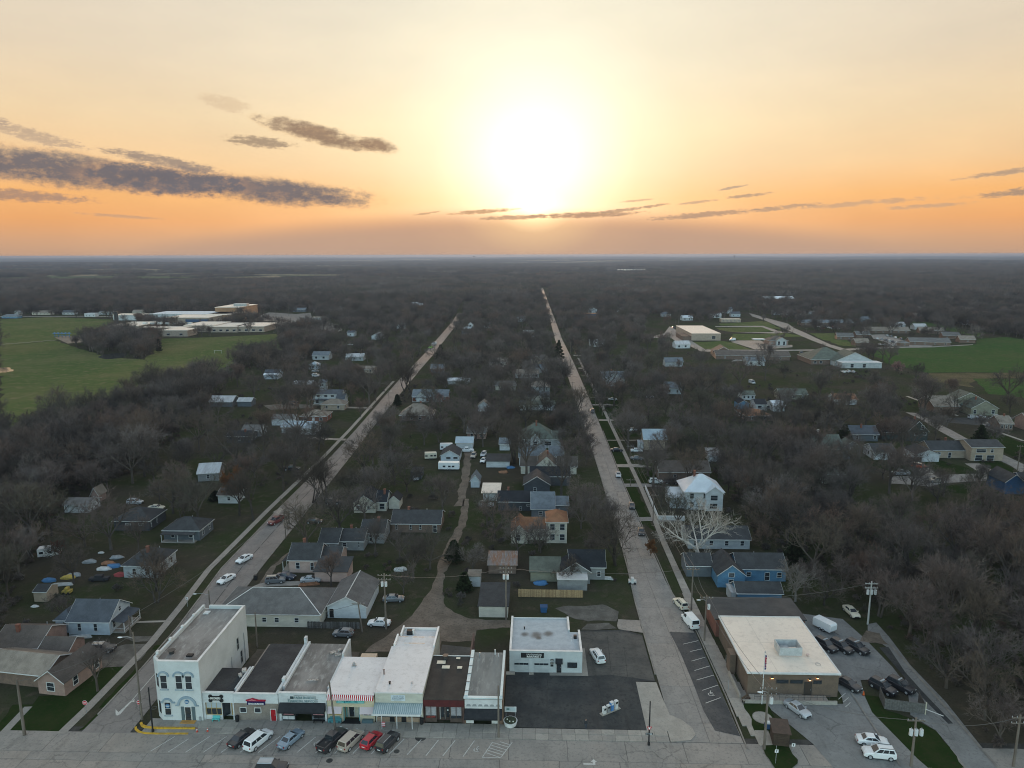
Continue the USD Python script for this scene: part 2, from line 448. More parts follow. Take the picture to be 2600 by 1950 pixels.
YELLOW = mat('yellow_paint', (.62, .36, .03), (.40, .24, .04), 1.5, .7, .2)
MARK = mat('road_paint', (.56, .54, .50), (.36, .34, .31), 3.0, .8, .2, lo=.45, hi=.7)
ASPH = mat('dark_asphalt', (.040, .042, .043), (.070, .068, .064), .22, .9, .2, c3=(.028, .030, .031), scale2=1.6, lo=.3, hi=.7, crack=.16)
ASPH2 = mat('worn_asphalt', (.070, .067, .062), (.115, .106, .094), .25, .9, .2, c3=(.058, .055, .052), scale2=1.7, lo=.3, hi=.7, crack=.16)
ASPH3 = mat('grey_asphalt', (.235, .23, .22), (.185, .18, .173), .3, .85, .12, c3=(.155, .15, .145), scale2=2.0, lo=.3, hi=.7, crack=.16)
SEAM = mat('joint_tar', (.045, .043, .040), (.075, .07, .064), 1.0, .9, .1)
DIRT = mat('dirt_track', (.19, .152, .122), (.125, .102, .08), .35, .95, .1, c3=(.075, .062, .045), scale2=2.0, lo=.3, hi=.7)
GRAVEL = mat('gravel', (.15, .138, .122), (.095, .087, .075), .4, .95, .1, c3=(.085, .078, .068), scale2=3.0)
LAWN = mat('lawn', (.019, .035, .010), (.029, .039, .014), .25, 1.0, .0, c3=(.036, .036, .017), scale2=1.5, lo=.35, hi=.7)
FIELD = mat('spring_grass', (.078, .105, .036), (.125, .122, .055), .018, 1.0, .0, c3=(.16, .138, .075), scale2=.16, lo=.35, hi=.75)
FIELD2 = mat('spring_grass_deep', (.045, .084, .025), (.064, .086, .032), .018, 1.0, .0, c3=(.088, .09, .045), scale2=.16, lo=.35, hi=.75)
WEEDS = mat('dry_weeds', (.13, .105, .062), (.085, .075, .042), .08, 1.0, .0, c3=(.055, .052, .028), scale2=.8)


def sheet(name, pts, z, m, parent='/World', kind='structure', t=0.0):
	"""A flat patch of ground at height z with outline pts (world xy)."""
	pg = Polygon([tuple(p[:2]) for p in pts]).buffer(0)
	if name not in ('lawn', 'garden_path', 'worn_path', 'weed_strip', 'footpath', 'straw_field'):
		KEEP.append(pg.buffer(1.0))
	amp = {'grass_field': 2.2, 'weed_strip': 2.5, 'lawn': .35, 'alley': .5, 'worn_path': .4, 'gravel_yard': .6, 'dirt_patch': .5, 'rear_yard': .3, 'pond': 1.5, 'straw_field': 8, 'driveway': .12, 'concrete_patch': .2}.get(name, 0)
	if amp:     # grown or worn edges wander
		e = np.array(pg.exterior.segmentize(amp * 2.5 + .5).coords)
		k = np.stack([e[:, 0] / (amp * 4 + 1), e[:, 1] / (amp * 4 + 1), 0 * e[:, 0]], 1)
		pg = Polygon(e[:, :2] + np.stack([meshkit.fbm(k, 3, 1) - .5, meshkit.fbm(k, 3, 2) - .5], 1) * amp * 3.2).buffer(0)
	mb = MB()
	for q in getattr(pg, 'geoms', [pg]):
		v, f = trimesh.creation.triangulate_polygon(shapely.geometry.polygon.orient(q), engine='earcut')
		mb.add(np.column_stack([v, np.full(len(v), z)]), f)
	vv, ff = mb.mesh()
	n = np.cross(vv[ff[:, 1]] - vv[ff[:, 0]], vv[ff[:, 2]] - vv[ff[:, 0]])[:, 2]
	ff[n < 0] = ff[n < 0][:, ::-1]
	return obj(name, (vv, ff), m, parent, kind=kind)


def edges(c, pts):
	return [at(c, *p)[:2] for p in pts]


def holder(name, kind='structure'):
	p = '/World/' + numbered('/World', name)
	tag(UsdGeom.Xform.Define(stage, p).GetPrim(), kind=kind)
	return p


def line_at(pts, t):
	"""Point at height y=t along a polyline of (x, y) with rising y."""
	p = np.array(pts)
	return np.array([np.interp(t, p[:, 1], p[:, 0]), t])


def slabs(parent, L, R, ys, across, z, h, mats, name='road_slab', gap=.05):
	"""Concrete slabs between a left and a right edge polyline (x as a function of y): each its own piece."""
	for y0, y1 in zip(ys[:-1], ys[1:]):
		for k in range(across):
			q = []
			for y, s0, s1 in ((y0 + gap / 2, 0, 1), (y1 - gap / 2, 1, 0)):
				a, b = line_at(L, y), line_at(R, y)
				for s in (s0, s1):
					f = (k + s) / across
					p = a + (b - a) * f
					p[0] += (gap / 2 if s == 0 and k > 0 else -gap / 2 if s == 1 and k < across - 1 else 0)
					q.append(p)
			mb = MB()
			zt = z + h + rnd.uniform(-.006, .006)
			v = [(*p, z) for p in q] + [(*p, zt) for p in q]
			mb.add(v, [[4, 5, 6, 7], [0, 1, 5, 4], [1, 2, 6, 5], [2, 3, 7, 6], [3, 0, 4, 7]])
			obj(name, mb, rnd.choice(mats), parent)


def stripe(parent, a, b, w, z, m=None, name='painted_line'):
	a, b = np.array(a, float)[:2], np.array(b, float)[:2]
	t = (b - a) / np.linalg.norm(b - a)
	n = np.array([-t[1], t[0]]) * w / 2
	return obj(name, MB().quad((*(a + n), z), (*(a - n), z), (*(b - n), z), (*(b + n), z)), m or MARK, parent)


RS_L = [(22.4, 90), (22.4, 101.1), (22.3, 121), (22.5, 150.4), (23.3, 167), (23.0, 184), (23.2, 236), (22.8, 299), (21.6, 395), (20.6, 497), (18.8, 642), (18.6, 881), (16.5, 1339), (13.2, 2083)]
RS_R = [(33.0, 90), (32.8, 101.4), (32.7, 133), (30.9, 150), (30.7, 167), (30.3, 184), (29.7, 228), (29.6, 312), (29.2, 384), (28.0, 497), (25.3, 642), (24.2, 881), (21.5, 1339), (17.4, 2083)]
LS_L = [(-72.6, 90), (-72.0, 106), (-72.2, 126), (-73.6, 141), (-75.8, 159), (-76.5, 200), (-76.4, 257), (-77.4, 300), (-79.7, 360), (-83.0, 453), (-84.5, 536), (-88.0, 641), (-93.7, 816), (-113.9, 1156)]
LS_R = [(-64.3, 90), (-64.4, 103), (-65.2, 125), (-65.6, 139), (-66.6, 160), (-67.8, 200), (-69.5, 257), (-71.4, 300), (-73.0, 354), (-75.5, 453), (-77.0, 536), (-80.5, 641), (-86.0, 816), (-106, 1156)]

# main street across the foot of the picture
ms = holder('main_street')
obj('joint_bed', MB().quad((-90, 60, .02), (110, 60, .02), (110, 101, .02), (-90, 101, .02)), SEAM, ms)
for row, (y0, y1) in enumerate([(60, 78), (78, 87.4), (87.4, 93.3), (93.3, 95.1), (95.1, 99.75)]):
	for k in range(22):
		x0 = -86 + k * 9.0 + (1.3 if row == 4 else 0)
		obj('road_slab', MB().box(x0 + .03, x0 + 8.97, y0 + .03, y1 - .03, .0, .06 + rnd.uniform(-.004, .004)), rnd.choice([CONC, CONC, CONC3, CONC3]), ms)

rs = holder('right_street')
obj('joint_bed', MB().add([(*p, .025) for p in RS_L[:8]] + [(*p, .025) for p in RS_R[:8][::-1]], [[i, 15 - i, 14 - i, i + 1] for i in range(7)]), SEAM, rs)
slabs(rs, RS_L, RS_R, [99.8, 104.5, 114.5, 128.6, 143, 156, 168, 180, 193, 206, 219, 232, 246, 260, 275, 290], 2, .03, .045, [CONC, CONC2, CONC2])


for L_, R_ in ((RS_L, RS_R), (LS_L, LS_R)):
	KEEP.append(Polygon(L_ + R_[::-1]).buffer(2.4))
KEEP.append(sbox(28, 170, 36.4, 330))


def road(name, L, R, ys, z, m):
	mb = MB()
	p = [line_at(L, y) for y in ys] + [line_at(R, y) for y in ys]
	n = len(ys)
	mb.add([(*q, z) for q in p], [[i, n + i, n + i + 1, i + 1] for i in range(n - 1)])
	return obj(name, mb, m, '/World', kind='structure')


road('right_street_far', RS_L, RS_R, [290.02] + [300 + 20 * k for k in range(68)], .075, CONC)
road('left_street', LS_L, LS_R, [99.5] + [104 + 8 * k for k in range(60)] + [600 + 40 * k for k in range(9)], .07, mat('left_street_concrete', (.25, .222, .202), (.2, .18, .166), .2, .85, .12, c3=(.155, .14, .13), scale2=1.8, lo=.3, hi=.7, crack=.16))
stripe('/World/left_street', (-68.6, 104), (-69.0, 120), .13, .085, MARK)
for y0 in range(126, 300, 12):   # tar seams down the left street
	stripe('/World/left_street', (line_at(LS_L, y0) + line_at(LS_R, y0)) / 2, (line_at(LS_L, y0 + 11) + line_at(LS_R, y0 + 11)) / 2, .16, .085, SEAM, 'tar_seam')

# pavement in front of the shops, with its kerb step
pv = holder('pavement')
for k in range(40):
	x0 = -62.6 + k * 2.1
	for (ya, yb, z1) in ((101.15, 103.2 - (.0 if x0 < -5 else .9), .17), (99.78, 101.1, .13)):
		if x0 > -5 and k > 27 and ya > 101:
			yb = 102.35
		obj('pavement_slab', MB().box(x0 + .02, x0 + 2.08, ya, yb, 0, z1 + rnd.uniform(-.006, .006)), rnd.choice([WALK, WALK, WALK2]), pv)
# pavement along the right street, both sides, and the corner aprons
pr = holder('pavement')
E_ = edges
cornerW = [(18.2, 102.35), (18.3, 115.5), (21.9, 115.5), (22.2, 111), (22.6, 106.5), (24.3, 105.2), (25.6, 103.2), (25.8, 101.6), (24.8, 100.3), (22.5, 99.9), (21.5, 99.8), (21.5, 102.3)]
sheet('corner_apron', cornerW, .14, WALK2, pr)
obj('apron_skirt', MB().prism(cornerW, .0, .137), KERB, pr)
for k in range(33):
	y0 = 99.2 + k * 2.4
	xr = np.interp(y0 + 1.2, [100, 112, 120, 132, 146, 166, 200], [37.6, 37.0, 36.0, 35.6, 35.4, 35.2, 35.2])
	xl = np.interp(y0 + 1.2, [100, 106, 132, 146, 150, 166, 200], [35.2, 33.6, 33.3, 33.2, 33.6, 33.7, 33.7])
	obj('pavement_slab', MB().box(xl, xr, y0 + .02, y0 + 2.38, 0, .16 + rnd.uniform(-.006, .006)), rnd.choice([WALK, WALK, WALK2]) if k > 4 else WALK2, pr)
kb = [(33.0, 98.5), (33.1, 103.5), (33.25, 112), (33.0, 133), (31.2, 150), (31.0, 167), (30.6, 184), (30.0, 228), (29.9, 299)]
mb = MB()
for (a, b) in zip(kb[:-1], kb[1:]):
	mb.add([(a[0] - .1, a[1], .0), (a[0] + .1, a[1], .0), (b[0] + .1, b[1], 0), (b[0] - .1, b[1], 0), (a[0] - .1, a[1], .17), (a[0] + .1, a[1], .17), (b[0] + .1, b[1], .17), (b[0] - .1, b[1], .17)],
		   [[4, 5, 6, 7], [0, 4, 7, 3], [1, 2, 6, 5], [0, 1, 5, 4]])
obj('kerb', mb, KERB, pr)
mb = MB()
for lst, y1 in ((LS_L, 460), (LS_R, 460), (RS_L, 400)):
	ys = [q for q in np.arange(118 if lst is not LS_L else 104, y1, 14.0)]
	for a, b in zip(ys[:-1], ys[1:]):
		p, q = line_at(lst, a), line_at(lst, b)
		s = -1 if lst is not LS_R else 1
		mb.add([(p[0], a, 0), (p[0] + .28 * s, a, 0), (q[0] + .28 * s, b, 0), (q[0], b, 0), (p[0], a, .17), (p[0] + .28 * s, a, .17), (q[0] + .28 * s, b, .17), (q[0], b, .17)],
			   [[4, 5, 6, 7], [0, 4, 7, 3], [1, 2, 6, 5], [0, 1, 5, 4]])
obj('street_kerbs', mb, KERB, kind='structure')


def path_strip(name, pts, w, z, m):
	return sheet(name, list(LineString([tuple(p) for p in pts]).buffer(w / 2, cap_style=2, join_style=2).exterior.coords)[:-1], z, m)


# footpaths beside the streets
path_strip('footpath', [(34.4, 178), (34.9, 200), (35.1, 222), (34.9, 251), (34.4, 329), (34.0, 406), (32.6, 520)], 1.4, .09, WALK)
path_strip('footpath', [line_at(LS_L, y) - [3.0, 0] for y in (99, 106, 126, 141, 159, 200, 257, 300, 360, 420)], 1.5, .09, WALK)
for y in (193.5, 224, 246, 283, 318, 352, 372, 440, 470, 530):     # drives and paths across the right verge
	w = rnd.choice([1.0, 3.2, 3.6])
	sheet('driveway', [(29.8, y), (29.8, y + w), (33.6 + rnd.choice([4, 9, 14]), y + w + .4), (33.6 + 9, y + .2)], .085, rnd.choice([WALK, WALK, ASPH3]))
# yards' drives off the left street
sheet('driveway', E_('R5', [(640, 860), (640, 960), (905, 945), (990, 900), (1060, 790), (880, 790)]), .05, GRAVEL)
sheet('driveway', E_('R5', [(820, 735), (1100, 735), (1110, 765), (950, 775)]), .05, GRAVEL)
sheet('garden_path', E_('R5', [(955, 630), (1205, 622), (1205, 634), (955, 642)]), .05, WALK2)
sheet('driveway', E_('M6', [(380, 790), (470, 770), (880, 770), (880, 800), (400, 815), (330, 840), (270, 830)]), .05, WALK)
sheet('driveway', E_('M2', [(640, 1165), (700, 1130), (735, 1140), (690, 1180)]), .095, WALK2)
sheet('driveway', E_('M2', [(930, 530), (1260, 545), (1250, 560), (930, 548)]), .05, CONC3)
sheet('driveway', E_('M2', [(1250, 275), (1480, 280), (1470, 290), (1250, 287)]), .05, CONC3)
sheet('driveway', E_('M2', [(560, 265), (770, 245), (980, 262), (980, 285), (620, 300)]), .05, GRAVEL)
sheet('worn_path', E_('M6', [(260, 890), (330, 830), (420, 700), (560, 560), (620, 520), (640, 540), (520, 640), (420, 770), (330, 880)]), .04, DIRT)
# the alley and the yard behind the shops
alley = [at('M6', *p)[:2] for p in [(1270, 1380), (1400, 1290), (1560, 1180), (1660, 1090), (1760, 980), (1850, 860), (1890, 740), (1905, 620), (1960, 480), (2050, 350), (2110, 200), (2130, 60)]]
alleyr = [at('M6', *p)[:2] for p in [(2180, 60), (2170, 200), (2120, 350), (2060, 480), (2010, 620), (1965, 740), (1945, 850), (1960, 960), (2050, 1040), (2200, 1090)]]
yard = [at('M7', *p)[:2] for p in [(700, 1100), (845, 1110), (845, 1170), (520, 1190), (520, 1290), (250, 1290)]]
sheet('alley', alley + alleyr + yard + [(-17.5, 116.5), (-24.5, 125.0)], .03, DIRT)
path_strip('alley', [(-22.6, 205), (-23.2, 229), (-24.6, 255), (-26.5, 275), (-27, 330)], 2.6, .03, DIRT)
sheet('rear_yard', [(-53.5, 119.2), (-53.5, 113), (-33.4, 113), (-33.4, 124), (-41, 124.5), (-53.5, 124.5)], .04, mat('rear_yard_earth', (.10, .085, .068), (.075, .065, .052), .3, .95, .1, c3=(.055, .05, .04), scale2=2))
sheet('rear_lot', [(-17.8, 115), (-11.1, 115.2), (-11.1, 124), (-11.6, 126), (-17.8, 127)], .05, ASPH2)
# market forecourt
sheet('forecourt', [(-4.8, 102.6), (18.2, 102.45), (18.3, 115.6), (21.8, 115.8), (21.8, 131.5), (18.5, 133.4), (9.4, 132.9), (9.2, 118), (-4.8, 118.0)], .10, ASPH)
sheet('forecourt_worn', [(9.3, 117), (14, 117.6), (21.7, 116), (21.7, 131), (18, 132.8), (9.5, 132.4)], .115, ASPH2)
sheet('concrete_patch', [(17.2, 133.6), (22.2, 132.4), (22.2, 137.4), (17.6, 137.6)], .12, CONC3)
sheet('concrete_patch', [(9.6, 133.2), (17, 133.8), (15.5, 136.2), (11, 135.6)], .08, GRAVEL)
sheet('gravel_yard', E_('M7', [(1220, 1000), (1330, 985), (1640, 975), (1780, 1030), (1760, 1110), (1500, 1120), (1340, 1080)]), .05, GRAVEL)
sheet('market_apron', [(3.0, 117.0), (9.95, 117.0), (9.95, 126.2), (3.0, 126.2)], .16, WALK)
for a, b in (((-4.4, 113.2), (17.9, 112.6)), ((2.2, 103), (2.6, 117)), ((12, 103.2), (11.2, 117.4)), ((6.4, 106), (9, 109)), ((11.5, 120), (18.5, 120.6)), ((17, 116.5), (17.6, 127)), ((14.2, 118), (14.8, 131))):
	stripe('/World/forecourt', a, b, .09, .122, SEAM, 'crack')
# parking bay beside the right street: newer asphalt
bay = E_('R3', [(690, 706), (875, 712), (1188, 1440), (1010, 1400), (930, 1260), (870, 1100), (770, 860)])
sheet('parking_bay', bay, .098, mat('bay_asphalt', (.058, .060, .062), (.090, .088, .086), .3, .9, .2, c3=(.04, .041, .042), scale2=2))
for x0, y0, x1, y1 in ((785, 793, 893, 768), (835, 845, 918, 826), (845, 912, 942, 884), (866, 978, 972, 946), (880, 1045, 1002, 1010), (920, 1118, 1032, 1080), (945, 1207, 1050, 1168)):
	stripe('/World/parking_bay', at('R3', x0, y0), at('R3', x1, y1), .12, .108)
# lot round the brick offices and the lane beyond
sheet('office_lot', E_('R3', [(1330, 1195)]) + [(38.6, 109.7), (52.5, 110.2), (53.2, 112.6), (53.0, 132), (54.6, 134.5), (57, 141), (64.5, 139), (65.6, 131.5), (66.2, 121.5), (66, 118), (58.5, 117.2), (57, 112), (56.3, 108), (58, 97), (60.5, 88), (44, 88), (44.5, 95), (43.5, 100), (41.2, 105.2)], .09, ASPH3)
lane = E_('R4', [(700, 650), (760, 640), (850, 740), (1000, 940), (1250, 1200), (1600, 1640), (1640, 1700), (1420, 1700), (1380, 1640), (1180, 1400), (1000, 1290), (985, 1150), (960, 1020), (830, 810), (700, 720)])
sheet('lane', lane, .075, ASPH3)
sheet('patch_trench', E_('R4', [(780, 815), (845, 812), (960, 985), (1080, 1120), (1300, 1350), (1265, 1352), (1000, 1085), (930, 990)]), .098, ASPH)
path_strip('lane_kerb', edges('R4', [(850, 790), (1010, 970), (1240, 1230), (1500, 1530), (1640, 1690)]), .35, .17, KERB)
path_strip('drive_kerb', edges('R4', [(585, 1140), (690, 1300), (780, 1430), (930, 1650)]), .25, .2, KERB)
sheet('dirt_patch', E_('R4', [(690, 700), (770, 715), (850, 790), (700, 790), (640, 770)]), .10, DIRT)
for x0, y0, x1, y1 in ((1820, 535, 1920, 445), (1885, 575, 1960, 510), (1915, 645, 1985, 580)):
	stripe('/World/office_lot', at('c5', x0, y0), at('c5', x1, y1), .1, .1)
# lawns
sheet('lawn', E_('R5', [(0, 1330), (100, 1215), (225, 1215), (290, 1150), (480, 1150), (660, 960), (910, 942), (440, 1440), (0, 1445)]), .05, LAWN)
sheet('lawn', E_('R5', [(700, 1235), (960, 950), (980, 985), (760, 1220)]), .05, LAWN)
sheet('lawn', E_('R5', [(555, 1395), (690, 1275), (715, 1280), (640, 1360)]), .06, LAWN)
sheet('lawn', E_('R5', [(1070, 825), (1090, 795), (1145, 795), (1120, 830)]), .06, LAWN)
path_strip('garden_path', edges('R5', [(0, 1440), (90, 1345), (200, 1230)]), 1.3, .065, WALK)
sheet('lawn', E_('R4', [(590, 1140), (800, 1160), (820, 1250), (1000, 1310), (1180, 1400), (1380, 1660), (930, 1660), (780, 1430)]), .06, LAWN)
sheet('lawn', E_('c5', [(485, 620), (590, 545), (800, 560), (960, 860), (1100, 1130), (1220, 1380), (1210, 1490), (1000, 1660), (880, 1470), (760, 1190), (640, 970)]), .17, LAWN)
sheet('office_path', E_('c5', [(640, 975), (830, 980), (910, 1185), (755, 1190)]), .19, WALK2)
sheet('lawn', [(30.0, 193), (33.4, 186), (34.0, 300), (33.2, 420), (29.4, 420), (30.0, 300)], .045, LAWN)
sheet('lawn', [(36.0, 226), (46, 226), (46, 246), (36, 246)], .045, LAWN)
sheet('lawn', [(35.6, 290), (44, 290), (43, 420), (35, 420)], .045, LAWN)
sheet('lawn', E_('N7', [(960, 780), (1120, 820), (1420, 900), (1640, 960), (1600, 1000), (1170, 1000), (960, 870)]), .045, LAWN)
sheet('lawn', E_('N7', [(330, 830), (720, 860), (940, 1020), (760, 1010), (560, 970), (330, 900)]), .045, LAWN)
sheet('lawn', E_('N7', [(1700, 760), (2090, 930), (2080, 990), (1930, 990), (1650, 870)]), .045, LAWN)
sheet('lawn', E_('N7', [(1190, 1150), (1900, 1085), (1930, 1230), (1700, 1270), (1300, 1230)]), .045, LAWN)
sheet('lawn', E_('N7', [(1740, 430), (2212, 620), (2212, 840), (1780, 650)]), .045, LAWN)
# cul-de-sac and the diagonal street on the right
sheet('side_street', E_('N7', [(540, 1120), (560, 1030), (960, 1030), (1120, 1010), (1300, 1005), (2212, 985), (2212, 1060), (1900, 1080), (1200, 1115), (1040, 1160), (800, 1135)]), .06, CONC2)
sheet('driveway', E_('N7', [(860, 900), (960, 880), (1150, 1020), (960, 1030)]), .075, CONC3)
sheet('driveway', E_('N7', [(1470, 870), (1650, 870), (1910, 1000), (1700, 1005)]), .075, CONC3)
diag = [at('N7', *p)[:2] for p in [(1600, 690), (1330, 560), (1130, 450), (950, 330), (730, 230)]]
diagr = [at('N7', *p)[:2] for p in [(860, 240), (1060, 330), (1300, 450), (1500, 560), (1740, 660), (2212, 880), (2212, 1010), (2050, 900)]]
sheet('side_street', diag + diagr, .05, CONC2)
path_strip('footpath', edges('N7', [(750, 30), (1080, 150), (1380, 275)]), 1.5, .06, WALK2)
path_strip('footpath', edges('N7', [(1730, 420), (2212, 590)]), 1.5, .07, WALK2)
sheet('car_park', E_('N7', [(1290, 300), (1830, 290), (2120, 290), (1900, 420), (1700, 400), (1180, 350)]), .055, ASPH)
# green fields left and right
sheet('grass_field', E_('F1', [(0, 470), (300, 455), (700, 470), (690, 520), (480, 580), (0, 640)]), .03, FIELD)
sheet('grass_field', E_('F1', [(0, 640), (340, 600), (640, 700), (900, 720), (1010, 640), (1000, 590), (1210, 585), (1740, 560), (1760, 690), (1500, 690), (1400, 790), (1230, 800), (1000, 900), (700, 1020), (300, 1130), (0, 1260)]), .03, FIELD)
sheet('grass_field', E_('N6', [(420, 745), (1180, 700), (1640, 685), (1700, 620), (2000, 600), (2600, 690), (2600, 1080), (2212, 1000), (1500, 1000), (1120, 1000), (700, 900)]), .03, FIELD2)
sheet('grass_field', E_('N6', [(1640, 1070), (2600, 1060), (2600, 1327), (1800, 1240)]), .03, FIELD2)
sheet('weed_strip', E_('N6', [(1120, 1005), (1500, 1005), (2212, 1003), (2600, 1080), (2600, 1062), (1640, 1068), (1600, 1160), (1060, 1080)]), .03, WEEDS)
sheet('grass_field', E_('N6', [(880, 420), (1100, 430), (1500, 510), (1740, 560), (1700, 600), (1200, 500), (950, 470)]), .03, FIELD2)
for pts in ([(540, 500), (1050, 485), (1320, 530), (1000, 545), (700, 545), (560, 520)], [(700, 565), (1000, 568), (1300, 550), (1540, 600), (1300, 600), (1000, 640), (800, 640), (690, 600)],
			[(270, 660), (600, 645), (700, 660), (930, 740), (360, 740)], [(560, 450), (1060, 420), (1320, 530), (1200, 520), (1080, 480), (560, 470)], [(1560, 560), (1850, 555), (2000, 640), (2090, 710), (1900, 690), (1640, 590)]):
	sheet('grass_field', E_('N5', pts), .03, FIELD)
sheet('side_street', E_('N5', [(890, 330), (1000, 360), (1100, 390), (1330, 450), (1400, 500), (1540, 560), (1640, 610), (1820, 690), (1960, 735), (2212, 715), (2212, 735), (1950, 760), (1800, 715), (1600, 640), (1400, 555), (1200, 470), (1060, 410), (930, 370)]), .06, CONC2)
sheet('side_street', E_('N5', [(510, 478), (1050, 475), (1250, 540), (1400, 545), (1200, 560), (730, 550), (1180, 545), (1040, 490), (520, 488)]), .06, CONC2)
sheet('side_street', E_('N5', [(-300, 620), (-60, 560), (0, 480), (110, 540), (240, 640), (400, 740), (940, 745), (1200, 745), (1800, 738), (1800, 752), (1160, 760), (930, 765), (360, 765), (200, 690), (60, 640), (0, 600)]), .05, CONC2)
sheet('car_park', E_('N5', [(690, 655), (760, 640), (1020, 640), (1130, 690), (1380, 690), (1380, 715), (1130, 735), (960, 740)]), .055, CONC3)
sheet('driveway', E_('N5', [(1050, 765), (1170, 765), (1320, 830), (1240, 840), (1130, 800), (960, 810), (830, 870), (690, 875), (800, 830), (960, 790)]), .055, CONC2)
sheet('car_park', E_('N6', [(520, 620), (490, 575), (640, 570), (900, 650), (1190, 700), (1150, 712), (640, 705), (760, 690)]), .055, CONC2)
sheet('side_street', E_('N6', [(60, 690), (220, 740), (640, 715), (1190, 705), (1640, 683), (1640, 690), (1200, 716), (640, 728), (300, 745), (150, 740)]), .065, CONC2)
sheet('play_yard', E_('N1', [(610, 870), (760, 850), (860, 868), (1370, 838), (1370, 850), (1100, 905), (760, 940)]), .05, mat('play_yard_sand', (.22, .18, .14), (.16, .135, .11), .2, .95, .1))
path_strip('footpath', edges('N1', [(860, 866), (1210, 782)]), 1.8, .06, WALK2)
path_strip('footpath', edges('N1', [(0, 950), (630, 900)]), 1.5, .06, WALK2)
path_strip('side_street', edges('N1', [(-300, 640), (300, 635), (1000, 632), (1700, 650)]), 9.0, .05, CONC2)
sheet('school_lot', E_('N2', [(920, 600), (1050, 570), (1250, 500), (1560, 520), (1720, 505), (1740, 580), (1860, 600), (2030, 640), (2080, 700), (2000, 730), (1700, 660), (1500, 690), (1240, 680), (1210, 640), (1330, 600)]), .05, mat('school_lot_asphalt', (.21, .19, .17), (.16, .148, .135), .1, .9, .1))
path_strip('footpath', edges('N2', [(1350, 690), (1500, 765)]), 1.6, .06, WALK2)
sheet('pond', E_('N1', [(1110, 1090), (1180, 1060), (1400, 1040), (1430, 1065), (1380, 1100), (1180, 1118)]), .06, mat('pond_water', (.02, .022, .02), rough=.05, spec=.6))
sheet('pond', E_('N1', [(-300, 1290), (-300, 1200), (90, 1210), (160, 1240), (60, 1265)]), .06, mat('pond_water', (.02, .022, .02), rough=.05, spec=.6))
sheet('straw_field', E_('N1', [(1460, 245), (2000, 215), (2800, 190), (3100, 178), (3180, 192), (2600, 230), (2100, 250)]), .3, mat('straw', (.23, .185, .12), (.17, .14, .09), .01, 1.0, 0))
# far water, catching the last light
obj('far_lake', MB().quad(at('S', 2010, 657.2), at('S', 2240, 657.2), at('S', 2240, 656), at('S', 2010, 656)), mat('pond_water', (.02, .022, .02), rough=.05, spec=.6), kind='structure')

# ------------------------------------------------------------------ building pieces
GLASS = glass_mat()
WHITE = paint('white', (.58, .59, .59))
TRIM = mat('white_trim', (.60, .60, .59), (.50, .50, .485), .8, .6)
BLACKP = mat('black_paint', (.012, .012, .013), rough=.6)
DARKMETAL = mat('dark_metal', (.035, .036, .038), (.06, .058, .055), 1.0, .55, .4, metal=.3)
GALV = mat('galvanised', (.36, .38, .39), (.27, .28, .29), 1.2, .45, .5, metal=.5)
ROOFWHITE = mat('white_membrane', (.60, .575, .565), (.53, .505, .495), .25, .75, .2, c3=(.47, .445, .43), scale2=1.2, lo=.4, hi=.75)
ROOFCREAM = mat('cream_membrane', (.70, .60, .505), (.63, .535, .45), .2, .8, .2, c3=(.57, .48, .405), scale2=.9, lo=.4, hi=.75)
ROOFGREY = mat('weathered_roof', (.24, .225, .21), (.15, .14, .13), .35, .9, .1, c3=(.32, .31, .29), scale2=1.3, stretch=(1, .35, 1), lo=.35, hi=.62)
ROOFBLACK = mat('black_roof', (.026, .029, .033), (.045, .048, .050), .3, .85, .2, c3=(.018, .019, .021), scale2=3)
ROOFBLUE = mat('pale_blue_roof', (.40, .44, .47), (.33, .37, .40), .4, .85, .2, c3=(.28, .31, .33), scale2=1.4)


def rect(x0, x1, y0, y1):
	return [(x0, y0), (x1, y0), (x1, y1), (x0, y1)]


def window(parent, x, z, w, h, y=0.0, frame=None, depth=.06, name='window', mull=0, rail=True, pane=None, label=None):
	"""An upright window facing -y with its lower left corner at (x, z) on the wall plane y."""
	t = min(.09, w * .12)
	f = MB()
	f.box(x - t, x, y - depth, y + .02, z - t, z + h + t).box(x + w, x + w + t, y - depth, y + .02, z - t, z + h + t)
	f.box(x, x + w, y - depth, y + .02, z + h, z + h + t).box(x, x + w, y - depth - .03, y + .02, z - t, z)
	for k in range(mull):
		q = x + w * (k + 1) / (mull + 1)
		f.box(q - .035, q + .035, y - depth + .01, y + .01, z, z + h)
	if rail:
		f.box(x, x + w, y - depth + .012, y + .01, z + h * .5 - .03, z + h * .5 + .03)
	p = obj(name, f, frame or TRIM, parent, label=label)
	obj('pane', MB().box(x, x + w, y - .025, y - .005, z, z + h), pane or GLASS, p)
	return p


def side_window(parent, y, z, w, h, x, s, frame=None, name='window', pane=None):
	"""A window on a side wall at plane x; s = +1 faces +x, -1 faces -x; y is its near edge."""
	t, d = min(.09, w * .12), .06
	a, b = (x - .02, x + d) if s > 0 else (x - d, x + .02)
	f = MB()
	f.box(a, b, y - t, y, z - t, z + h + t).box(a, b, y + w, y + w + t, z - t, z + h + t).box(a, b, y, y + w, z + h, z + h + t).box(a, b, y, y + w, z - t, z)
	f.box(min(a, b) + .01, max(a, b) - .012, y, y + w, z + h * .5 - .03, z + h * .5 + .03)
	p = obj(name, f, frame or TRIM, parent)
	obj('pane', MB().box(*((x + .005, x + .025) if s > 0 else (x - .025, x - .005)), y, y + w, z, z + h), pane or GLASS, p)
	return p


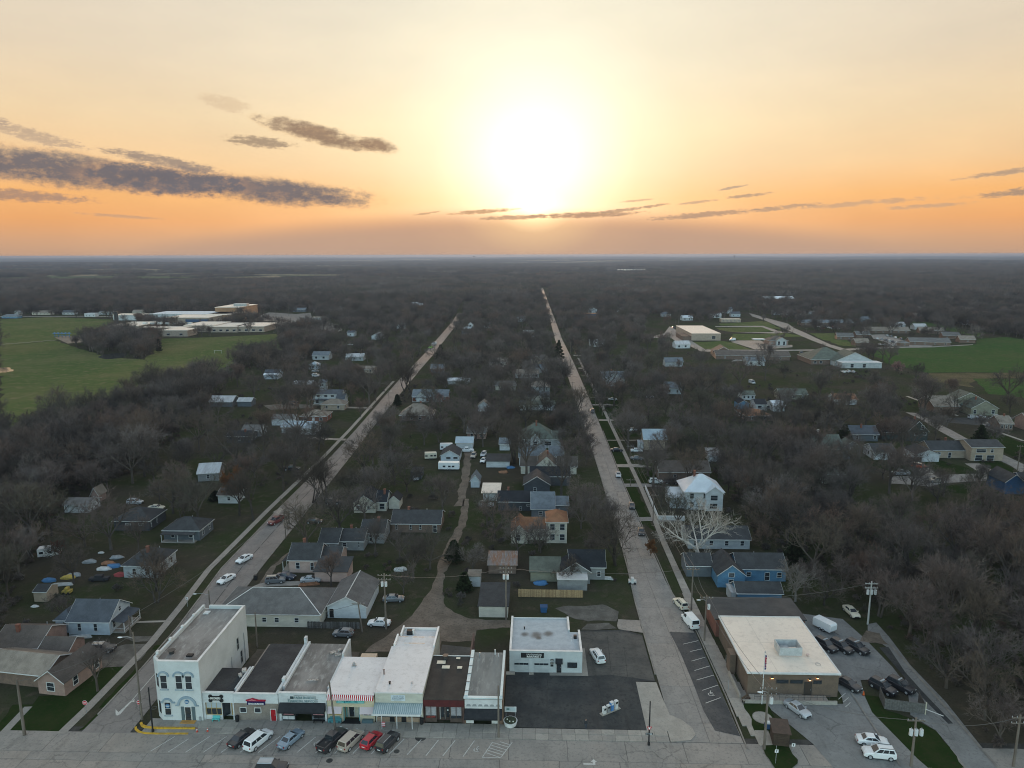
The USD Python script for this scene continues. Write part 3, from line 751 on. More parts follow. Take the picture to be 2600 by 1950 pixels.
def door(parent, x, w, h, y=0.0, m=None, z=0.0, frame=None, glass=False):
	d = obj('door', MB().box(x, x + w, y - .05, y + .02, z, z + h), m or DARKMETAL, parent)
	f = MB().box(x - .09, x, y - .07, y + .02, z, z + h + .09).box(x + w, x + w + .09, y - .07, y + .02, z, z + h + .09).box(x, x + w, y - .07, y + .02, z + h, z + h + .09)
	obj('frame', f, frame or TRIM, d)
	if glass:
		obj('pane', MB().box(x + .15, x + w - .15, y - .07, y - .055, z + .4, z + h - .15), GLASS, d)
	obj('handle', MB().box(x + w - .16, x + w - .1, y - .11, y - .052, z + .95, z + 1.15), GALV, d)
	return d


def shell(parent, w, d, h, t, wallm, roofm, roof_z, capm=None, front_h=None, cap=.07, notch=None):
	"""Four parapet walls round a flat roof deck, with coping stones on top. Local frame: front wall on y=0, x from 0 to w."""
	fh = front_h or h
	wall = MB().box(0, w, 0, t, 0, fh).box(0, w, d - t, d, 0, roof_z + .02)
	wall.box(0, t, t, d - t, 0, h).box(w - t, w, t, d - t, 0, h)
	obj('wall', wall, wallm, parent)
	obj('roof', MB().box(t, w - t, t, d - t, roof_z - .15, roof_z), roofm, parent)
	if capm:
		obj('coping', MB().box(-.04, w + .04, -.05, t + .04, fh, fh + cap).box(-.03, t + .03, t + .06, d, h, h + cap).box(w - t - .03, w + .03, t + .06, d, h, h + cap), capm, parent)


def awning(parent, x0, x1, z0, z1, out, m, name='awning', drop=.25):
	a = MB()
	a.slab((x0, -out, z0), (x1, -out, z0), (x1, -.02, z1), (x0, -.02, z1), .03)
	a.slab((x0, -out, z0 - drop), (x1, -out, z0 - drop), (x1, -out, z0), (x0, -out, z0), .03)
	for x in (x0, x1 - .03):
		a.add([(x, -out, z0 - drop), (x, -.02, z0 - drop), (x, -.02, z1), (x, -out, z0), (x + .03, -out, z0 - drop), (x + .03, -.02, z0 - drop), (x + .03, -.02, z1), (x + .03, -out, z0)],
			  [[0, 3, 2, 1], [4, 5, 6, 7], [0, 4, 7, 3], [3, 7, 6, 2]])
	return obj(name, a, m, parent)


def vent(parent, x, y, z, r=.15, h=.5, m=None, name='roof_vent'):
	return obj(name, MB().cyl(x, y, z, z + h, r, 8).cyl(x, y, z + h, z + h + .08, r * 1.5, 8), m or GALV, parent)


def arch(x, z, r0, r1, n=10, a0=0, a1=180):
	a = np.radians(np.linspace(a0, a1, n))
	return [(x + r1 * math.cos(t), z + r1 * math.sin(t)) for t in a] + [(x + r0 * math.cos(t), z + r0 * math.sin(t)) for t in a[::-1]]


BLUEGREY = mat('blue_grey_trim', (.20, .27, .32), (.27, .33, .37), 1.2, .7)
BRICKW = mat('white_painted_brick', (.53, .55, .545), (.43, .45, .445), .3, .75, .2, c3=(.47, .475, .465), scale2=4, lo=.35, hi=.75)

# --- two-storey corner building
t = thing('corner_building', 'tall white two-storey corner building with blue-grey arched window hoods', 'building', (-60.6, 102.8, 0))
W2, D2, H2 = 6.7, 18.9, 10.65
foot = Polygon([(0, 0), (W2, 0), (W2, D2), (-1.35, D2), (-1.35, 1.3)])
obj('wall', MB().prism(foot, 0, 9.95), BRICKW, t)
rim = foot.difference(foot.buffer(-.38, join_style=2)).difference(sbox(-3, 9, D2 - .5, D2 + 1).intersection(sbox(-.9, W2 - .4, 0, 30)))
pw = obj('parapet', MB().tm(trimesh.creation.extrude_polygon(rim, .7, engine='earcut'), (0, 0, 9.953)), BRICKW, t)
cp = MB()
for k in range(4):   # stepped coping down the left side
	cp.box(-1.42, -.95, 2.2 + k * 4.2, 2.7 + k * 4.2, 10.65, 11.05 - k * .08)
cp.box(-.1, W2 + .06, -.08, .34, 10.655, 10.78).box(W2 - .36, W2 + .06, .34, D2 - .6, 10.655, 10.75)
obj('coping', cp, TRIM, t)
obj('roof', MB().box(-.95, W2 - .4, 1.4, D2 - .4, 9.955, 10.03).add([(0.1, .4, 10.03), (W2 - .4, .4, 10.03), (W2 - .4, 1.4, 10.03), (-.95, 1.4, 10.03)], [[0, 1, 2, 3]]), ROOFGREY, t)
for x in (.75, 3.25, 4.85):
	wn = window(t, x - .5, 5.85, 1.0, 2.3)
	obj('sill', MB().box(x - .7, x + .7, -.16, -.002, 5.6, 5.73), BLUEGREY, t)
	obj('window_hood', MB().prism(arch(x, 7.95, .72, 1.0, 12, 25, 155) , -.14, -.003, 'y').box(x - .95, x - .62, -.14, -.003, 7.95, 8.3).box(x + .62, x + .95, -.14, -.003, 7.95, 8.3), BLUEGREY, t)
window(t, .55, 1.15, .95, 2.2)
obj('sill', MB().box(.35, 1.7, -.16, -.002, .92, 1.04), BLUEGREY, t)
obj('window_hood', MB().prism(arch(1.02, 3.2, .68, .98, 12, 25, 155), -.14, -.003, 'y').box(-.05, .35, -.12, -.003, 3.25, 3.5).box(1.7, 2.3, -.12, -.003, 3.25, 3.5), BLUEGREY, t)
obj('window_hood', MB().prism(arch(4.25, 2.95, 1.2, 1.6, 16), -.16, -.003, 'y').box(2.3, 2.95, -.12, -.003, 2.78, 2.95).box(5.6, 6.2, -.12, -.003, 2.78, 2.95), BLUEGREY, t)
for x, z in ((4.25, 3.55), (1.02, 2.75)):
	m_ = obj('medallion', MB().tube([(x, -.10, z), (x, -.004, z)], .36, 16), mat('medallion_blue', (.05, .14, .26), rough=.5), t)
	obj('medallion_band', MB().box(x - .3, x + .3, -.125, -.102, z - .07, z + .07), TRIM, m_)
door(t, 3.85, .95, 2.35, z=.25, glass=True)
obj('door_panel', MB().box(3.2, 3.72, -.07, -.004, .25, 2.65).box(4.98, 5.5, -.07, -.004, .25, 2.65), mat('slate_door', (.08, .11, .12), rough=.5), t)
obj('step', MB().box(3.2, 5.6, -.9, -.004, .17, .24), mat('orange_step', (.55, .27, .06), (.4, .22, .08), 2), t)
obj('utility_box', MB().box(6.1, 6.4, -.2, -.003, .2, .9), GALV, t)
cw = MB()
for z0, z1 in ((5.9, 8.1), (1.2, 3.3)):
	for q in (.62,):
		c0, c1 = np.array([-1.35, 1.3]), np.array([0, 0])
		a, b = c0 + (c1 - c0) * (q - .25), c0 + (c1 - c0) * (q + .25)
		n = np.array([-.69, -.72]) * .03
		cw.slab((*(a + n), z0), (*(b + n), z0), (*(b + n), z1), (*(a + n), z1), .028)
obj('chamfer_panes', cw, GLASS, t)
for y, z, h in ((14.2, 4.2, 2.2), (15.4, .9, 2.3)):
	side_window(t, y, z, .7, h, W2, 1, frame=mat('weathered_frame', (.3, .31, .3), rough=.8))
obj('conduit', MB().cyl(W2 + .08, 11.5, 0, 4.5, .05, 5).cyl(W2 + .08, 17.2, 0, 6, .06, 5), GALV, t)
vent(t, .6, 3.4, 10.03, .42, .55, DARKMETAL, 'roof_fan')
obj('roof_hatch', MB().box(3.5, 4.5, 2.4, 3.1, 10.03, 10.28), BLACKP, t)
obj('roof_hatch', MB().box(-.2, .8, 16.4, 17.4, 10.03, 10.2), TRIM, t, label='white hatch at the back of the roof')

# --- bone-sign shop
SHOPWHITE = paint('shop_white', (.53, .545, .545))
t = thing('pet_shop', 'small white shop with black bone sign and yellow window bars', 'shop', (-53.88, 103.1, 0))
w, d = 5.1, 7.6
obj('wall', MB().box(0, w, 1.3, d, 0, 4.6).box(0, w, 0, .35, 3.25, 5.0).box(0, .35, 0, 1.3, 0, 3.25).box(w - .22, w, 0, 1.3, 0, 3.25).box(w - .28, w, 1.3, d, 4.6, 5.0).box(.35, 3.0, .1, .3, .16, .95), SHOPWHITE, t)
obj('roof', MB().box(0, w - .28, .35, d, 4.603, 4.68), ROOFBLACK, t)
obj('coping', MB().box(-.0, w + .0, -.05, .4, 5.0, 5.09), TRIM, t)
YEL = mat('yellow_frame', (.42, .29, .09), (.32, .22, .08), 2)
sw = obj('shop_window', MB().box(.4, 3.0, .16, .24, .95, 1.05).box(.4, 3.0, .16, .24, 3.15, 3.25).box(.4, .48, .16, .24, 1.05, 3.15).box(1.24, 1.31, .16, .24, 1.05, 3.15).box(2.1, 2.17, .16, .24, 1.05, 3.15).box(2.92, 3.0, .16, .24, 1.05, 3.15).box(.48, 2.92, .16, .24, 2.1, 2.2), YEL, t)
obj('pane', MB().box(.48, 2.92, .19, .21, 1.05, 2.1), GLASS, sw)
obj('frosted_pane', MB().box(.48, 2.92, .19, .21, 2.2, 3.15), mat('frosted_glass', (.33, .38, .41), rough=.4), sw)
obj('entry_window', MB().slab((3.06, .2, .5), (4.0, 1.25, .5), (4.0, 1.25, 3.1), (3.06, .2, 3.1), .05), GLASS, t)
obj('entry_frame', MB().box(2.98, 3.08, .14, .26, .16, 3.25).box(3.95, 4.05, 1.15, 1.28, .16, 3.25), TRIM, t)
door(t, 4.1, .72, 2.2, y=1.3, m=mat('ochre_door', (.40, .27, .11), rough=.5), z=.16, glass=True)
bone = MB().box(1.4, 3.1, -.12, -.06, 3.72, 4.5)
for x in (1.35, 3.15):
	for z in (3.72, 4.42):
		bone.tube([(x, -.12, z), (x, -.06, z)], .34, 14)
bp = obj('bone_sign', bone, BLACKP, t)
obj('lettering', text(MB(), 'GROOMERS', 1.28, 3.95, -.125, .34, 1.75), mat('sign_white', (.75, .74, .7), rough=.5), bp)
obj('bench', MB().box(1.5, 2.7, -.5, -.15, .5, .6).box(1.5, 1.6, -.5, -.15, .16, .5).box(2.6, 2.7, -.5, -.15, .16, .5).box(1.5, 2.7, -.14, -.08, .6, 1.0), mat('turquoise_paint', (.10, .42, .40), rough=.5), t)
obj('roof_debris', MB().box(4.0, 4.7, 6.0, 6.8, 4.68, 5.3, 20).box(3.9, 4.4, 4.9, 5.6, 4.68, 5.1, 40), mat('tarp_pale', (.5, .48, .45), (.36, .30, .26), 2), t)

# --- insurance office
t = thing('insurance_office', 'low shop of grey-brown brick with red door and INSURANCE sign', 'shop', (-48.75, 103.12, 0))
w, d = 7.3, 15.8
BRK = mat('grey_brown_brick', (.235, .20, .17), (.175, .148, .128), .8, .85, .15, c3=(.29, .25, .215), scale2=9)
obj('wall', MB().box(0, w, 0, .3, 0, 3.25).box(0, w, .3, d, 0, 4.42), BRK, t)
obj('fascia_wall', MB().box(0, w, -.04, .296, 3.253, 4.95), SHOPWHITE, t)
obj('parapet', MB().box(w - .42, w, .3, d, 4.423, 5.05).box(w - .5, w + .0, 3.4, 4.3, 5.053, 5.5).box(w - .46, w + .0, d - .8, d, 5.053, 6.2), SHOPWHITE, t)
obj('coping', MB().box(0, w, -.09, .3, 4.953, 5.02).box(-.0, .3, .33, 8, 4.45, 4.85), TRIM, t)
obj('roof', MB().box(.3, w - .42, .3, d, 4.423, 4.5), ROOFBLACK, t)
window(t, .98, 1.62, .95, .78, rail=False)
window(t, 3.4, 1.62, .95, .78, rail=False)
door(t, 6.0, .82, 2.05, m=mat('red_door', (.30, .012, .018), rough=.4), z=.16)
NAVY = mat('navy_sign', (.014, .012, .055), rough=.45)
sg = obj('roof_shaped_sign', MB().box(2.25, 5.2, -.2, -.05, 3.05, 3.75), NAVY, t)
obj('sign_gable', MB().prism([(2.15, 3.752), (5.3, 3.752), (5.3, 3.98), (4.1, 3.98), (3.15, 4.25), (2.05, 3.9)], -.22, -.05, 'y'), mat('sign_red', (.30, .012, .03), rough=.4), sg)
obj('lettering', text(MB(), 'INSURANCE', 2.45, 3.13, -.205, .3, 2.55), mat('sign_white', (.75, .74, .7), rough=.5), sg)
obj('swoosh', MB().prism([(2.4, 3.80), (3.1, 3.95), (3.9, 3.80), (3.1, 4.06)], -.235, -.222, 'y'), mat('sign_pink', (.62, .32, .36), rough=.5), sg)

# --- bank-like office with black awning
t = thing('finance_office', 'white shop with FARM BUREAU lettering above a wide black awning', 'shop', (-41.4, 103.2, 0))
w, d = 7.85, 15.9
obj('wall', MB().box(0, w, 2.0, d, 0, 4.45).box(0, w, 0, .35, 3.05, 5.1).box(0, .42, 0, 2.0, 0, 3.05).box(w - .3, w, 0, 2.0, 0, 3.05), SHOPWHITE, t)
obj('parapet', MB().box(0, .4, 2.0, d, 4.453, 5.0).box(w - .35, w, 2.0, 11, 4.453, 4.95).box(w - .35, w, 11, d, 4.453, 5.6), SHOPWHITE, t)
obj('roof', MB().box(.4, w - .35, .35, d, 4.453, 4.53), ROOFGREY, t)
obj('coping', MB().box(-.02, w + .0, -.05, .4, 5.1, 5.18), TRIM, t)
awning(t, .15, w - .15, 2.45, 3.45, 1.1, mat('black_canvas', (.010, .011, .014), (.018, .019, .022), 1.5, .8), drop=.28)
DK = mat('charcoal_front', (.020, .021, .023), rough=.6)
obj('shopfront', MB().box(.42, 2.6, .1, .3, .16, .35).box(5.3, 7.5, .1, .3, .16, .35).box(.42, 2.6, .1, .3, .95, 1.15).box(5.3, 7.5, .1, .3, .95, 1.15).box(2.5, 2.62, .08, .32, .16, 3.05).box(5.28, 5.4, .08, .32, .16, 3.05), DK, t)
for x in (.5, 1.5, 5.4, 6.45):
	obj('white_panel', MB().box(x, x + .95, .06, .24, .36, .93), TRIM if x < 5 else mat('grey_panel', (.2, .22, .23)), t)
for x0, x1 in ((.5, 2.5), (5.4, 7.45)):
	obj('shop_window', MB().box(x0, x1, .16, .2, 1.15, 3.05), GLASS, t)
	obj('window_text_band', MB().box(x0 + .3, x1 - .4, .13, .155, 1.3, 1.42).box(x0 + .1, x1 - .2, .13, .155, 1.16, 1.26), mat('pink_decal', (.55, .25, .27)), t)
obj('entry_window', MB().slab((2.62, .3, .7), (3.35, 1.9, .7), (3.35, 1.9, 3.0), (2.62, .3, 3.0), .05).slab((4.55, 1.9, .7), (5.28, .3, .7), (5.28, .3, 3.0), (4.55, 1.9, 3.0), .05), GLASS, t)
door(t, 3.5, .95, 2.3, y=2.0, z=.16, glass=True, m=DK)
for x in (-.0, w - .33):
	obj('pilaster', MB().box(x, x + .33, -.06, -.003, .16, 2.3), TRIM, t)
LETTER = mat('dark_teal_letter', (.05, .14, .16), rough=.5)
sg = obj('lettering', text(text(MB(), 'FARM BUREAU', 2.55, 4.13, -.045, .42, 3.5, False), 'FINANCIAL SERVICES', 1.55, 3.55, -.045, .40, 4.9, False), LETTER, t)
obj('logo', text(MB().box(1.95, 2.5, -.03, -.004, 4.1, 4.55), 'FB', 2.0, 4.16, -.04, .3, .45).box(2.55, 6.1, -.04, -.004, 4.66, 4.70).box(6.06, 6.1, -.04, -.004, 4.1, 4.66).box(1.5, 1.95, -.04, -.004, 4.05, 4.09).box(6.1, 6.5, -.04, -.004, 4.05, 4.09), mat('logo_black', (.03, .05, .055), rough=.5), t)
for q in ((4.9, 5.9, 12.4, 13.2, 4.53, 4.8, 30), (5.95, 7.0, 11.8, 12.6, 4.53, 4.75, 15), (6.2, 6.9, 13.2, 13.8, 4.53, 4.95, 50), (3.3, 5.2, 4.3, 4.7, 4.53, 4.62, 4)):
	obj('roof_debris', MB().box(*q), mat('rubble_pale', (.42, .40, .37), (.16, .13, .11), 3), t)

# --- striped-awning shop
CREAM = paint('cream_yellow', (.52, .45, .32))
t = thing('striped_awning_shop', 'cream shop with red and white striped awning and teal sign', 'shop', (-33.5, 103.35, 0))
w, d = 7.75, 10.8
obj('wall', MB().box(0, w, 1.2, d, 0, 4.7).box(0, w, 0, .3, 2.7, 4.5).box(0, 2.6, 0, 1.2, 0, 1.25).box(5.3, w, 0, 1.2, 0, 1.25).box(2.35, 2.6, 0, 1.2, 1.25, 2.7).box(5.3, 5.5, 0, 1.2, 1.25, 2.7).box(0, .25, 0, 1.2, 1.25, 2.7).box(w - .25, w, 0, 1.2, 1.25, 2.7), CREAM, t)
obj('roof', MB().box(-.05, w + .0, .0, d + .05, 4.703, 4.98), ROOFWHITE, t)
RED, WHT = mat('awning_red', (.33, .02, .03), rough=.75), mat('awning_white', (.66, .60, .58), rough=.75)
n = 46
for k in range(n):
	x0, x1 = .08 + k * (w - .16) / n, .08 + (k + 1) * (w - .16) / n
	obj('awning_stripe', MB().slab((x0, -.55, 4.2), (x1 - .004, -.55, 4.2), (x1 - .004, -.02, 4.9), (x0, -.02, 4.9), .03), RED if k % 2 else WHT, t)
TEAL = mat('teal_sign', (.09, .34, .34), (.13, .40, .39), 1.5, .5)
sg = obj('teal_sign', MB().box(1.6, 6.15, -.14, -.03, 3.45, 4.0), TEAL, t)
obj('sign_marks', MB().box(2.85, 2.95, -.155, -.142, 3.55, 3.9).box(3.1, 3.5, -.155, -.142, 3.68, 3.82).box(3.6, 3.95, -.155, -.142, 3.68, 3.8).box(4.55, 4.95, -.155, -.142, 3.66, 3.8), mat('sign_ink', (.02, .10, .15)), sg)
obj('sign_glow_marks', MB().box(1.75, 2.7, -.155, -.142, 3.6, 3.68).box(5.1, 6.0, -.155, -.142, 3.6, 3.68).box(1.9, 2.5, -.155, -.142, 3.78, 3.86), mat('sign_aqua', (.30, .52, .52)), sg)
PINK = mat('pink_canvas', (.52, .44, .46), rough=.8)
for x0, x1 in ((.1, 2.4), (5.35, w - .1)):
	a = MB().slab((x0, -.5, 1.75), (x1, -.5, 1.75), (x1, -.02, 2.75), (x0, -.02, 2.75), .03)
	obj('window_awning', a, PINK, t)
obj('shop_window', MB().box(.3, 2.35, .05, .1, 1.25, 1.9), mat('yellow_display', (.42, .27, .03), (.10, .08, .03), 2.5, lo=.42, hi=.55), t)
window(t, 5.95, 1.28, .5, .5, rail=False, name='window')
window(t, 6.75, 1.28, .5, .5, rail=False, name='window')
hs = obj('hanging_sign', MB().box(3.3, 4.95, .62, .7, 2.75, 3.3), mat('pale_mint', (.45, .53, .49)), t)
obj('sign_border', MB().box(3.22, 5.03, .66, .72, 2.68, 2.745).box(3.22, 3.295, .66, .72, 2.745, 3.36).box(4.955, 5.03, .66, .72, 2.745, 3.36), mat('sage', (.18, .22, .18)), hs)
door(t, 3.25, .85, 2.25, y=1.2, z=.16, m=mat('dark_doorway', (.03, .028, .026)), glass=True)
obj('teal_post', MB().box(2.62, 2.75, .1, .22, .16, 2.9).box(5.12, 5.25, .1, .22, .16, 2.9).box(2.75, 2.95, 1.05, 1.18, .16, 2.7), mat('teal_trim', (.13, .30, .30)), t)
obj('plank_wall', MB().box(4.3, 5.12, 1.14, 1.19, .16, 2.7), mat('pale_planks', (.50, .47, .38), (.42, .40, .32), 3), t)
obj('planter', MB().box(.15, 2.3, -.5, -.05, .17, .75), mat('teal_planter', (.08, .25, .27)), t)
obj('planter', MB().box(5.75, 7.5, -.55, -.05, .17, .7), mat('grey_teal_planter', (.09, .14, .15)), t)
obj('door_mat', MB().prism([(2.2, -.7), (5.6, -.7), (4.9, .5), (3.0, .5)], .165, .185), BLACKP, t)
obj('roof_unit', MB().box(2.1, 2.9, 7.9, 8.2, 4.98, 5.08).cyl(2.5, 8.05, 5.08, 5.75, .13, 6).box(2.2, 2.8, 7.8, 8.3, 5.3, 5.4), GALV, t)
obj('rear_annexe', MB().box(2.6, 5.4, d + .08, d + 2.4, 0, 4.3), mat('tan_stucco', (.50, .38, .27), (.43, .33, .24), 1), t)

# --- quilt shop
t = thing('quilt_shop', 'long white-roofed shop with plain cream front and ribbed metal awning', 'shop', (-25.6, 103.4, 0))
w, d = 7.75, 20.3
CREAM2 = paint('pale_cream', (.49, .475, .40))
obj('wall', MB().box(0, w, 0, .35, 0, 5.25).box(0, .3, .35, 14, 0, 5.25).box(.9, 1.2, 14, d, 0, 5.1).box(w - .3, w, .35, d, 0, 5.1).box(.9, w, d, d + .3, 0, 5.0), CREAM2, t)
obj('roof', MB().add([(-.04, -.05, 5.25), (w + .04, -.05, 5.25), (w + .04, 14, 5.1), (-.04, 14, 5.1), (-.04, -.05, 5.45), (w + .04, -.05, 5.45), (w + .04, 14, 5.28), (-.04, 14, 5.28)],
					 [[0, 3, 2, 1], [4, 5, 6, 7], [0, 1, 5, 4], [1, 2, 6, 5], [2, 3, 7, 6], [3, 0, 4, 7]]).box(.3, w, 14.01, 17.6, 4.9, 5.22).box(.9, w, 17.61, d, 4.6, 4.95), ROOFWHITE, t)
obj('parapet', MB().box(w - .28, w + .04, 14.02, d + .3, 5.225, 5.6).box(.3, .6, 14.02, 17.5, 5.225, 5.7).box(.88, 1.15, 17.62, d + .3, 4.955, 5.7).box(.9, w, d + .02, d + .28, 5.0, 5.35), mat('white_coping', (.70, .67, .65), rough=.7), t)
obj('rust_stain', MB().box(.8, 2.6, 17.2, 17.5, 5.222, 5.228).box(3.0, 5.5, 17.1, 17.5, 5.222, 5.228).box(6.2, 7.2, 17.2, 17.5, 5.222, 5.228).box(2.0, 5.8, 15.0, 15.3, 5.222, 5.228), mat('rust_streak', (.55, .38, .26), (.68, .60, .55), 2.0), t)
rm = mat('awning_metal', (.20, .26, .27), (.26, .32, .33), 1, .45, .5, metal=.4)
for k in range(24):
	x0 = -.1 + k * (w + .1) / 24
	obj('awning_rib', MB().slab((x0, -1.75, 2.75), (x0 + .24, -1.75, 2.75), (x0 + .24, -.02, 3.55), (x0, -.02, 3.55), .05).box(x0 + .25, x0 + .30, -.12, -.02, 3.42, 3.62), rm, t)
obj('awning_beam', MB().box(-.25, w - .1, -1.86, -1.76, 2.45, 2.76).slab((-.1, -1.74, 2.7), (w, -1.74, 2.7), (w, -.02, 3.48), (-.1, -.02, 3.48), .02), TRIM, t)
for x in (1.3, 3.75, 6.2):
	obj('post', MB().box(x, x + .1, -1.82, -1.74, .16, 2.45), TRIM, t)
sg = obj('wall_sign', MB().box(2.6, 4.9, -.05, -.004, 3.95, 4.95), mat('pale_blue_board', (.50, .55, .58)), t)
obj('lettering', text(text(MB(), 'QUILTED', 2.95, 4.6, -.055, .26, 1.7, False), 'SUNFLOWER', 2.75, 4.27, -.055, .24, 1.95, False).box(2.7, 4.3, -.065, -.052, 4.15, 4.19).box(3.1, 4.3, -.065, -.052, 4.03, 4.06), mat('grey_letter', (.16, .19, .22)), sg)
obj('shopfront', MB().box(.2, w - .2, -.06, -.004, .16, 1.0), mat('tan_brick_low', (.34, .24, .17), (.26, .19, .14), 2), t)
obj('shop_window', MB().box(.4, 2.6, -.05, -.004, 1.0, 2.4).box(3.0, 5.0, -.05, -.004, 1.0, 2.4).box(5.3, 7.4, -.05, -.004, 1.0, 2.4), GLASS, t)
obj('doorway', MB().box(2.3, 3.1, -.075, -.062, .16, 1.2).box(4.2, 5.0, -.075, -.062, .16, 1.2), BLACKP, t)
vent(t, 2.0, 2.2, 5.45, .14, .35, BLACKP)
vent(t, 5.6, 2.4, 5.45, .1, .25)
vent(t, .45, 5.0, 5.4, .12, .8, mat('rusty_pipe', (.16, .12, .11)))
obj('roof_unit', MB().box(1.9, 3.0, 18.4, 19.3, 4.95, 5.75), BLACKP, t)
obj('unit_case', MB().box(2.9, 3.3, 18.5, 19.2, 4.953, 5.85), TRIM, t)

# --- dark red shop
t = thing('dark_red_shop', 'low shop with dark brown roof, maroon fascia and papered windows', 'shop', (-17.8, 103.4, 0))
w, d = 6.65, 11.9
MAR = mat('maroon_boards', (.075, .014, .014), (.055, .012, .012), 1.2, .7)
BRN = mat('brown_frame', (.075, .055, .045), (.055, .04, .034), 1.2, .7)
obj('wall', MB().box(0, w, .9, d, 0, 4.3).box(0, .15, 0, .9, 0, 3.0).box(w - .3, w, 0, .9, 0, 3.0).box(w - .28, w, d, d + 8.4, 0, 4.4), mat('dark_brick', (.10, .06, .05), (.075, .05, .045), 1, .85), t)
obj('fascia_wall', MB().box(0, w, -.05, .3, 3.003, 4.3), MAR, t)
obj('roof', MB().slab((0, -.06, 4.32), (w, -.06, 4.32), (w, d, 4.72), (0, d, 4.72), .1), mat('brown_roof', (.030, .026, .023), (.045, .040, .035), .5, .9, c3=(.022, .020, .018), scale2=4), t)
obj('eave_board', MB().box(0, w, d + .003, d + .12, 4.4, 4.85), TRIM, t)
for x, y, a, b in ((.95, 9.5, 1.5, .95), (2.0, 8.2, 1.35, .85), (4.65, 8.2, .85, .7), (4.2, 11.0, .7, .5)):
	obj('roof_patch', MB().box(x, x + a, y, y + b, 4.36 + y * .0336, 4.40 + y * .0336 + .03), mat('cream_patch', (.60, .53, .42), rough=.8), t)
vent(t, 2.35, 10.9, 4.7, .36, .75, DARKMETAL, 'roof_fan')
for x0 in (.25, 4.35):
	f = obj('shop_window', MB().box(x0, x0 + 1.95, .1, .25, .16, .85).box(x0, x0 + .12, .1, .25, .85, 3.0).box(x0 + .92, x0 + 1.02, .1, .25, .85, 3.0).box(x0 + 1.83, x0 + 1.95, .1, .25, .85, 3.0), BRN, t)
	obj('paper', MB().box(x0 + .12, x0 + 1.83, .17, .2, 1.3, 2.95), mat('window_paper', (.32, .31, .32), (.22, .22, .23), 1.2, .3, .6), f)
	obj('pane', MB().box(x0 + .12, x0 + 1.83, .15, .165, .85, 1.3), GLASS, f)
obj('red_display', MB().box(.4, 1.95, .13, .149, .9, 1.25), mat('red_display', (.25, .04, .03), (.05, .02, .02), 3), t)
door(t, 2.65, .75, 2.4, y=.9, z=.16, m=BRN, glass=True)
door(t, 3.5, .75, 2.4, y=.9, z=.16, m=BRN, glass=True)
obj('notice', MB().box(3.75, 4.0, .80, .82, 1.7, 2.0), TRIM, t)

# --- shop with white scalloped sign board
t = thing('scalloped_sign_shop', 'end shop with white scalloped sign board above a deep black awning', 'shop', (-11.1, 103.3, 0))
w, d = 6.15, 13.7
obj('wall', MB().box(0, w, 1.6, d, 0, 4.45).box(0, w, 0, .35, 2.9, 4.7).box(0, .2, 0, 1.6, 0, 2.9).box(w - .45, w, 0, 1.6, 0, 2.9), mat('end_brick', (.20, .12, .085), (.15, .10, .075), 1, .85), t)
obj('parapet', MB().box(0, .55, .35, d, 4.453, 5.0).box(w - .4, w, .35, d, 4.453, 5.0), paint('mint_white', (.55, .62, .62)), t)
for k in range(5):
	obj('coping_joint', MB().box(-.02, .57, 1.5 + k * 2.4, 1.6 + k * 2.4, 5.0, 5.05), DARKMETAL, t)
obj('roof', MB().box(.55, w - .4, .35, d, 4.453, 4.53), mat('grey_green_roof', (.20, .205, .195), (.135, .14, .135), .4, .85, .2, c3=(.26, .265, .25), scale2=1.5, stretch=(1, .3, 1)), t)
obj('sign_board', MB().box(.1, w - .05, -.14, -.003, 2.95, 4.55), paint('sign_board_white', (.56, .56, .555)), t)
obj('coping', MB().box(-.08, w + .03, -.2, .34, 4.7, 4.9), paint('mint_white', (.55, .62, .62)), t)
sc = MB()
for k in range(6):
	sc.prism([(.3 + k * .95, 3.35), (1.1 + k * .95, 3.35), (.92 + k * .95, 3.72), (.48 + k * .95, 3.72)], -.17, -.145, 'y')
obj('scallop_marks', sc, mat('scallop_grey', (.24, .25, .25)), t)
awning(t, .05, w - .05, 1.95, 2.95, 1.3, mat('black_canvas', (.010, .011, .014)), drop=.3)
for x in (.25, 4.4):
	obj('window_base', MB().box(x, x + 1.25, .05, .3, .16, .85), TRIM, t)
	obj('shop_window', MB().box(x + .05, x + 1.2, .1, .2, .85, 2.9), GLASS, t)
obj('entry_window', MB().slab((1.5, .3, .5), (2.2, 1.5, .5), (2.2, 1.5, 2.6), (1.5, .3, 2.6), .05).slab((3.7, 1.5, .5), (4.4, .3, .5), (4.4, .3, 2.6), (3.7, 1.5, 2.6), .05), GLASS, t)
door(t, 2.35, .6, 2.2, y=1.6, z=.16, glass=True)
door(t, 3.0, .6, 2.2, y=1.6, z=.16, glass=True)
obj('downpipe', MB().cyl(w + .1, .1, 0, 4.6, .07, 6), mat('copper_pipe', (.22, .15, .11)), t)
vent(t, 1.6, 12.3, 4.53, .1, .7)
vent(t, 4.3, 13.0, 4.53, .1, .9, TRIM)
vent(t, 4.9, 12.4, 4.53, .06, .5, TRIM)

# --- the market (old filling station)
t = thing('market', 'white former filling station with black MARKET sign and two garage doors', 'shop', (-4.3, 118.0, 0))
MW = mat('market_white', (.50, .53, .53), (.42, .45, .455), .5, .7, .2, c3=(.46, .48, .48), scale2=4)
w = 13.2
obj('wall', MB().box(0, w, 0, .3, 0, 4.3).box(0, .3, .3, 12.9, 0, 4.1).box(w - .3, w, .3, 7.9, 0, 4.1).box(11.1, w - .3, 7.6, 7.9, 0, 3.7).box(11.0, 11.3, 7.9, 12.9, 0, 4.1).box(.3, 11.0, 12.6, 12.9, 0, 3.95), MW, t)


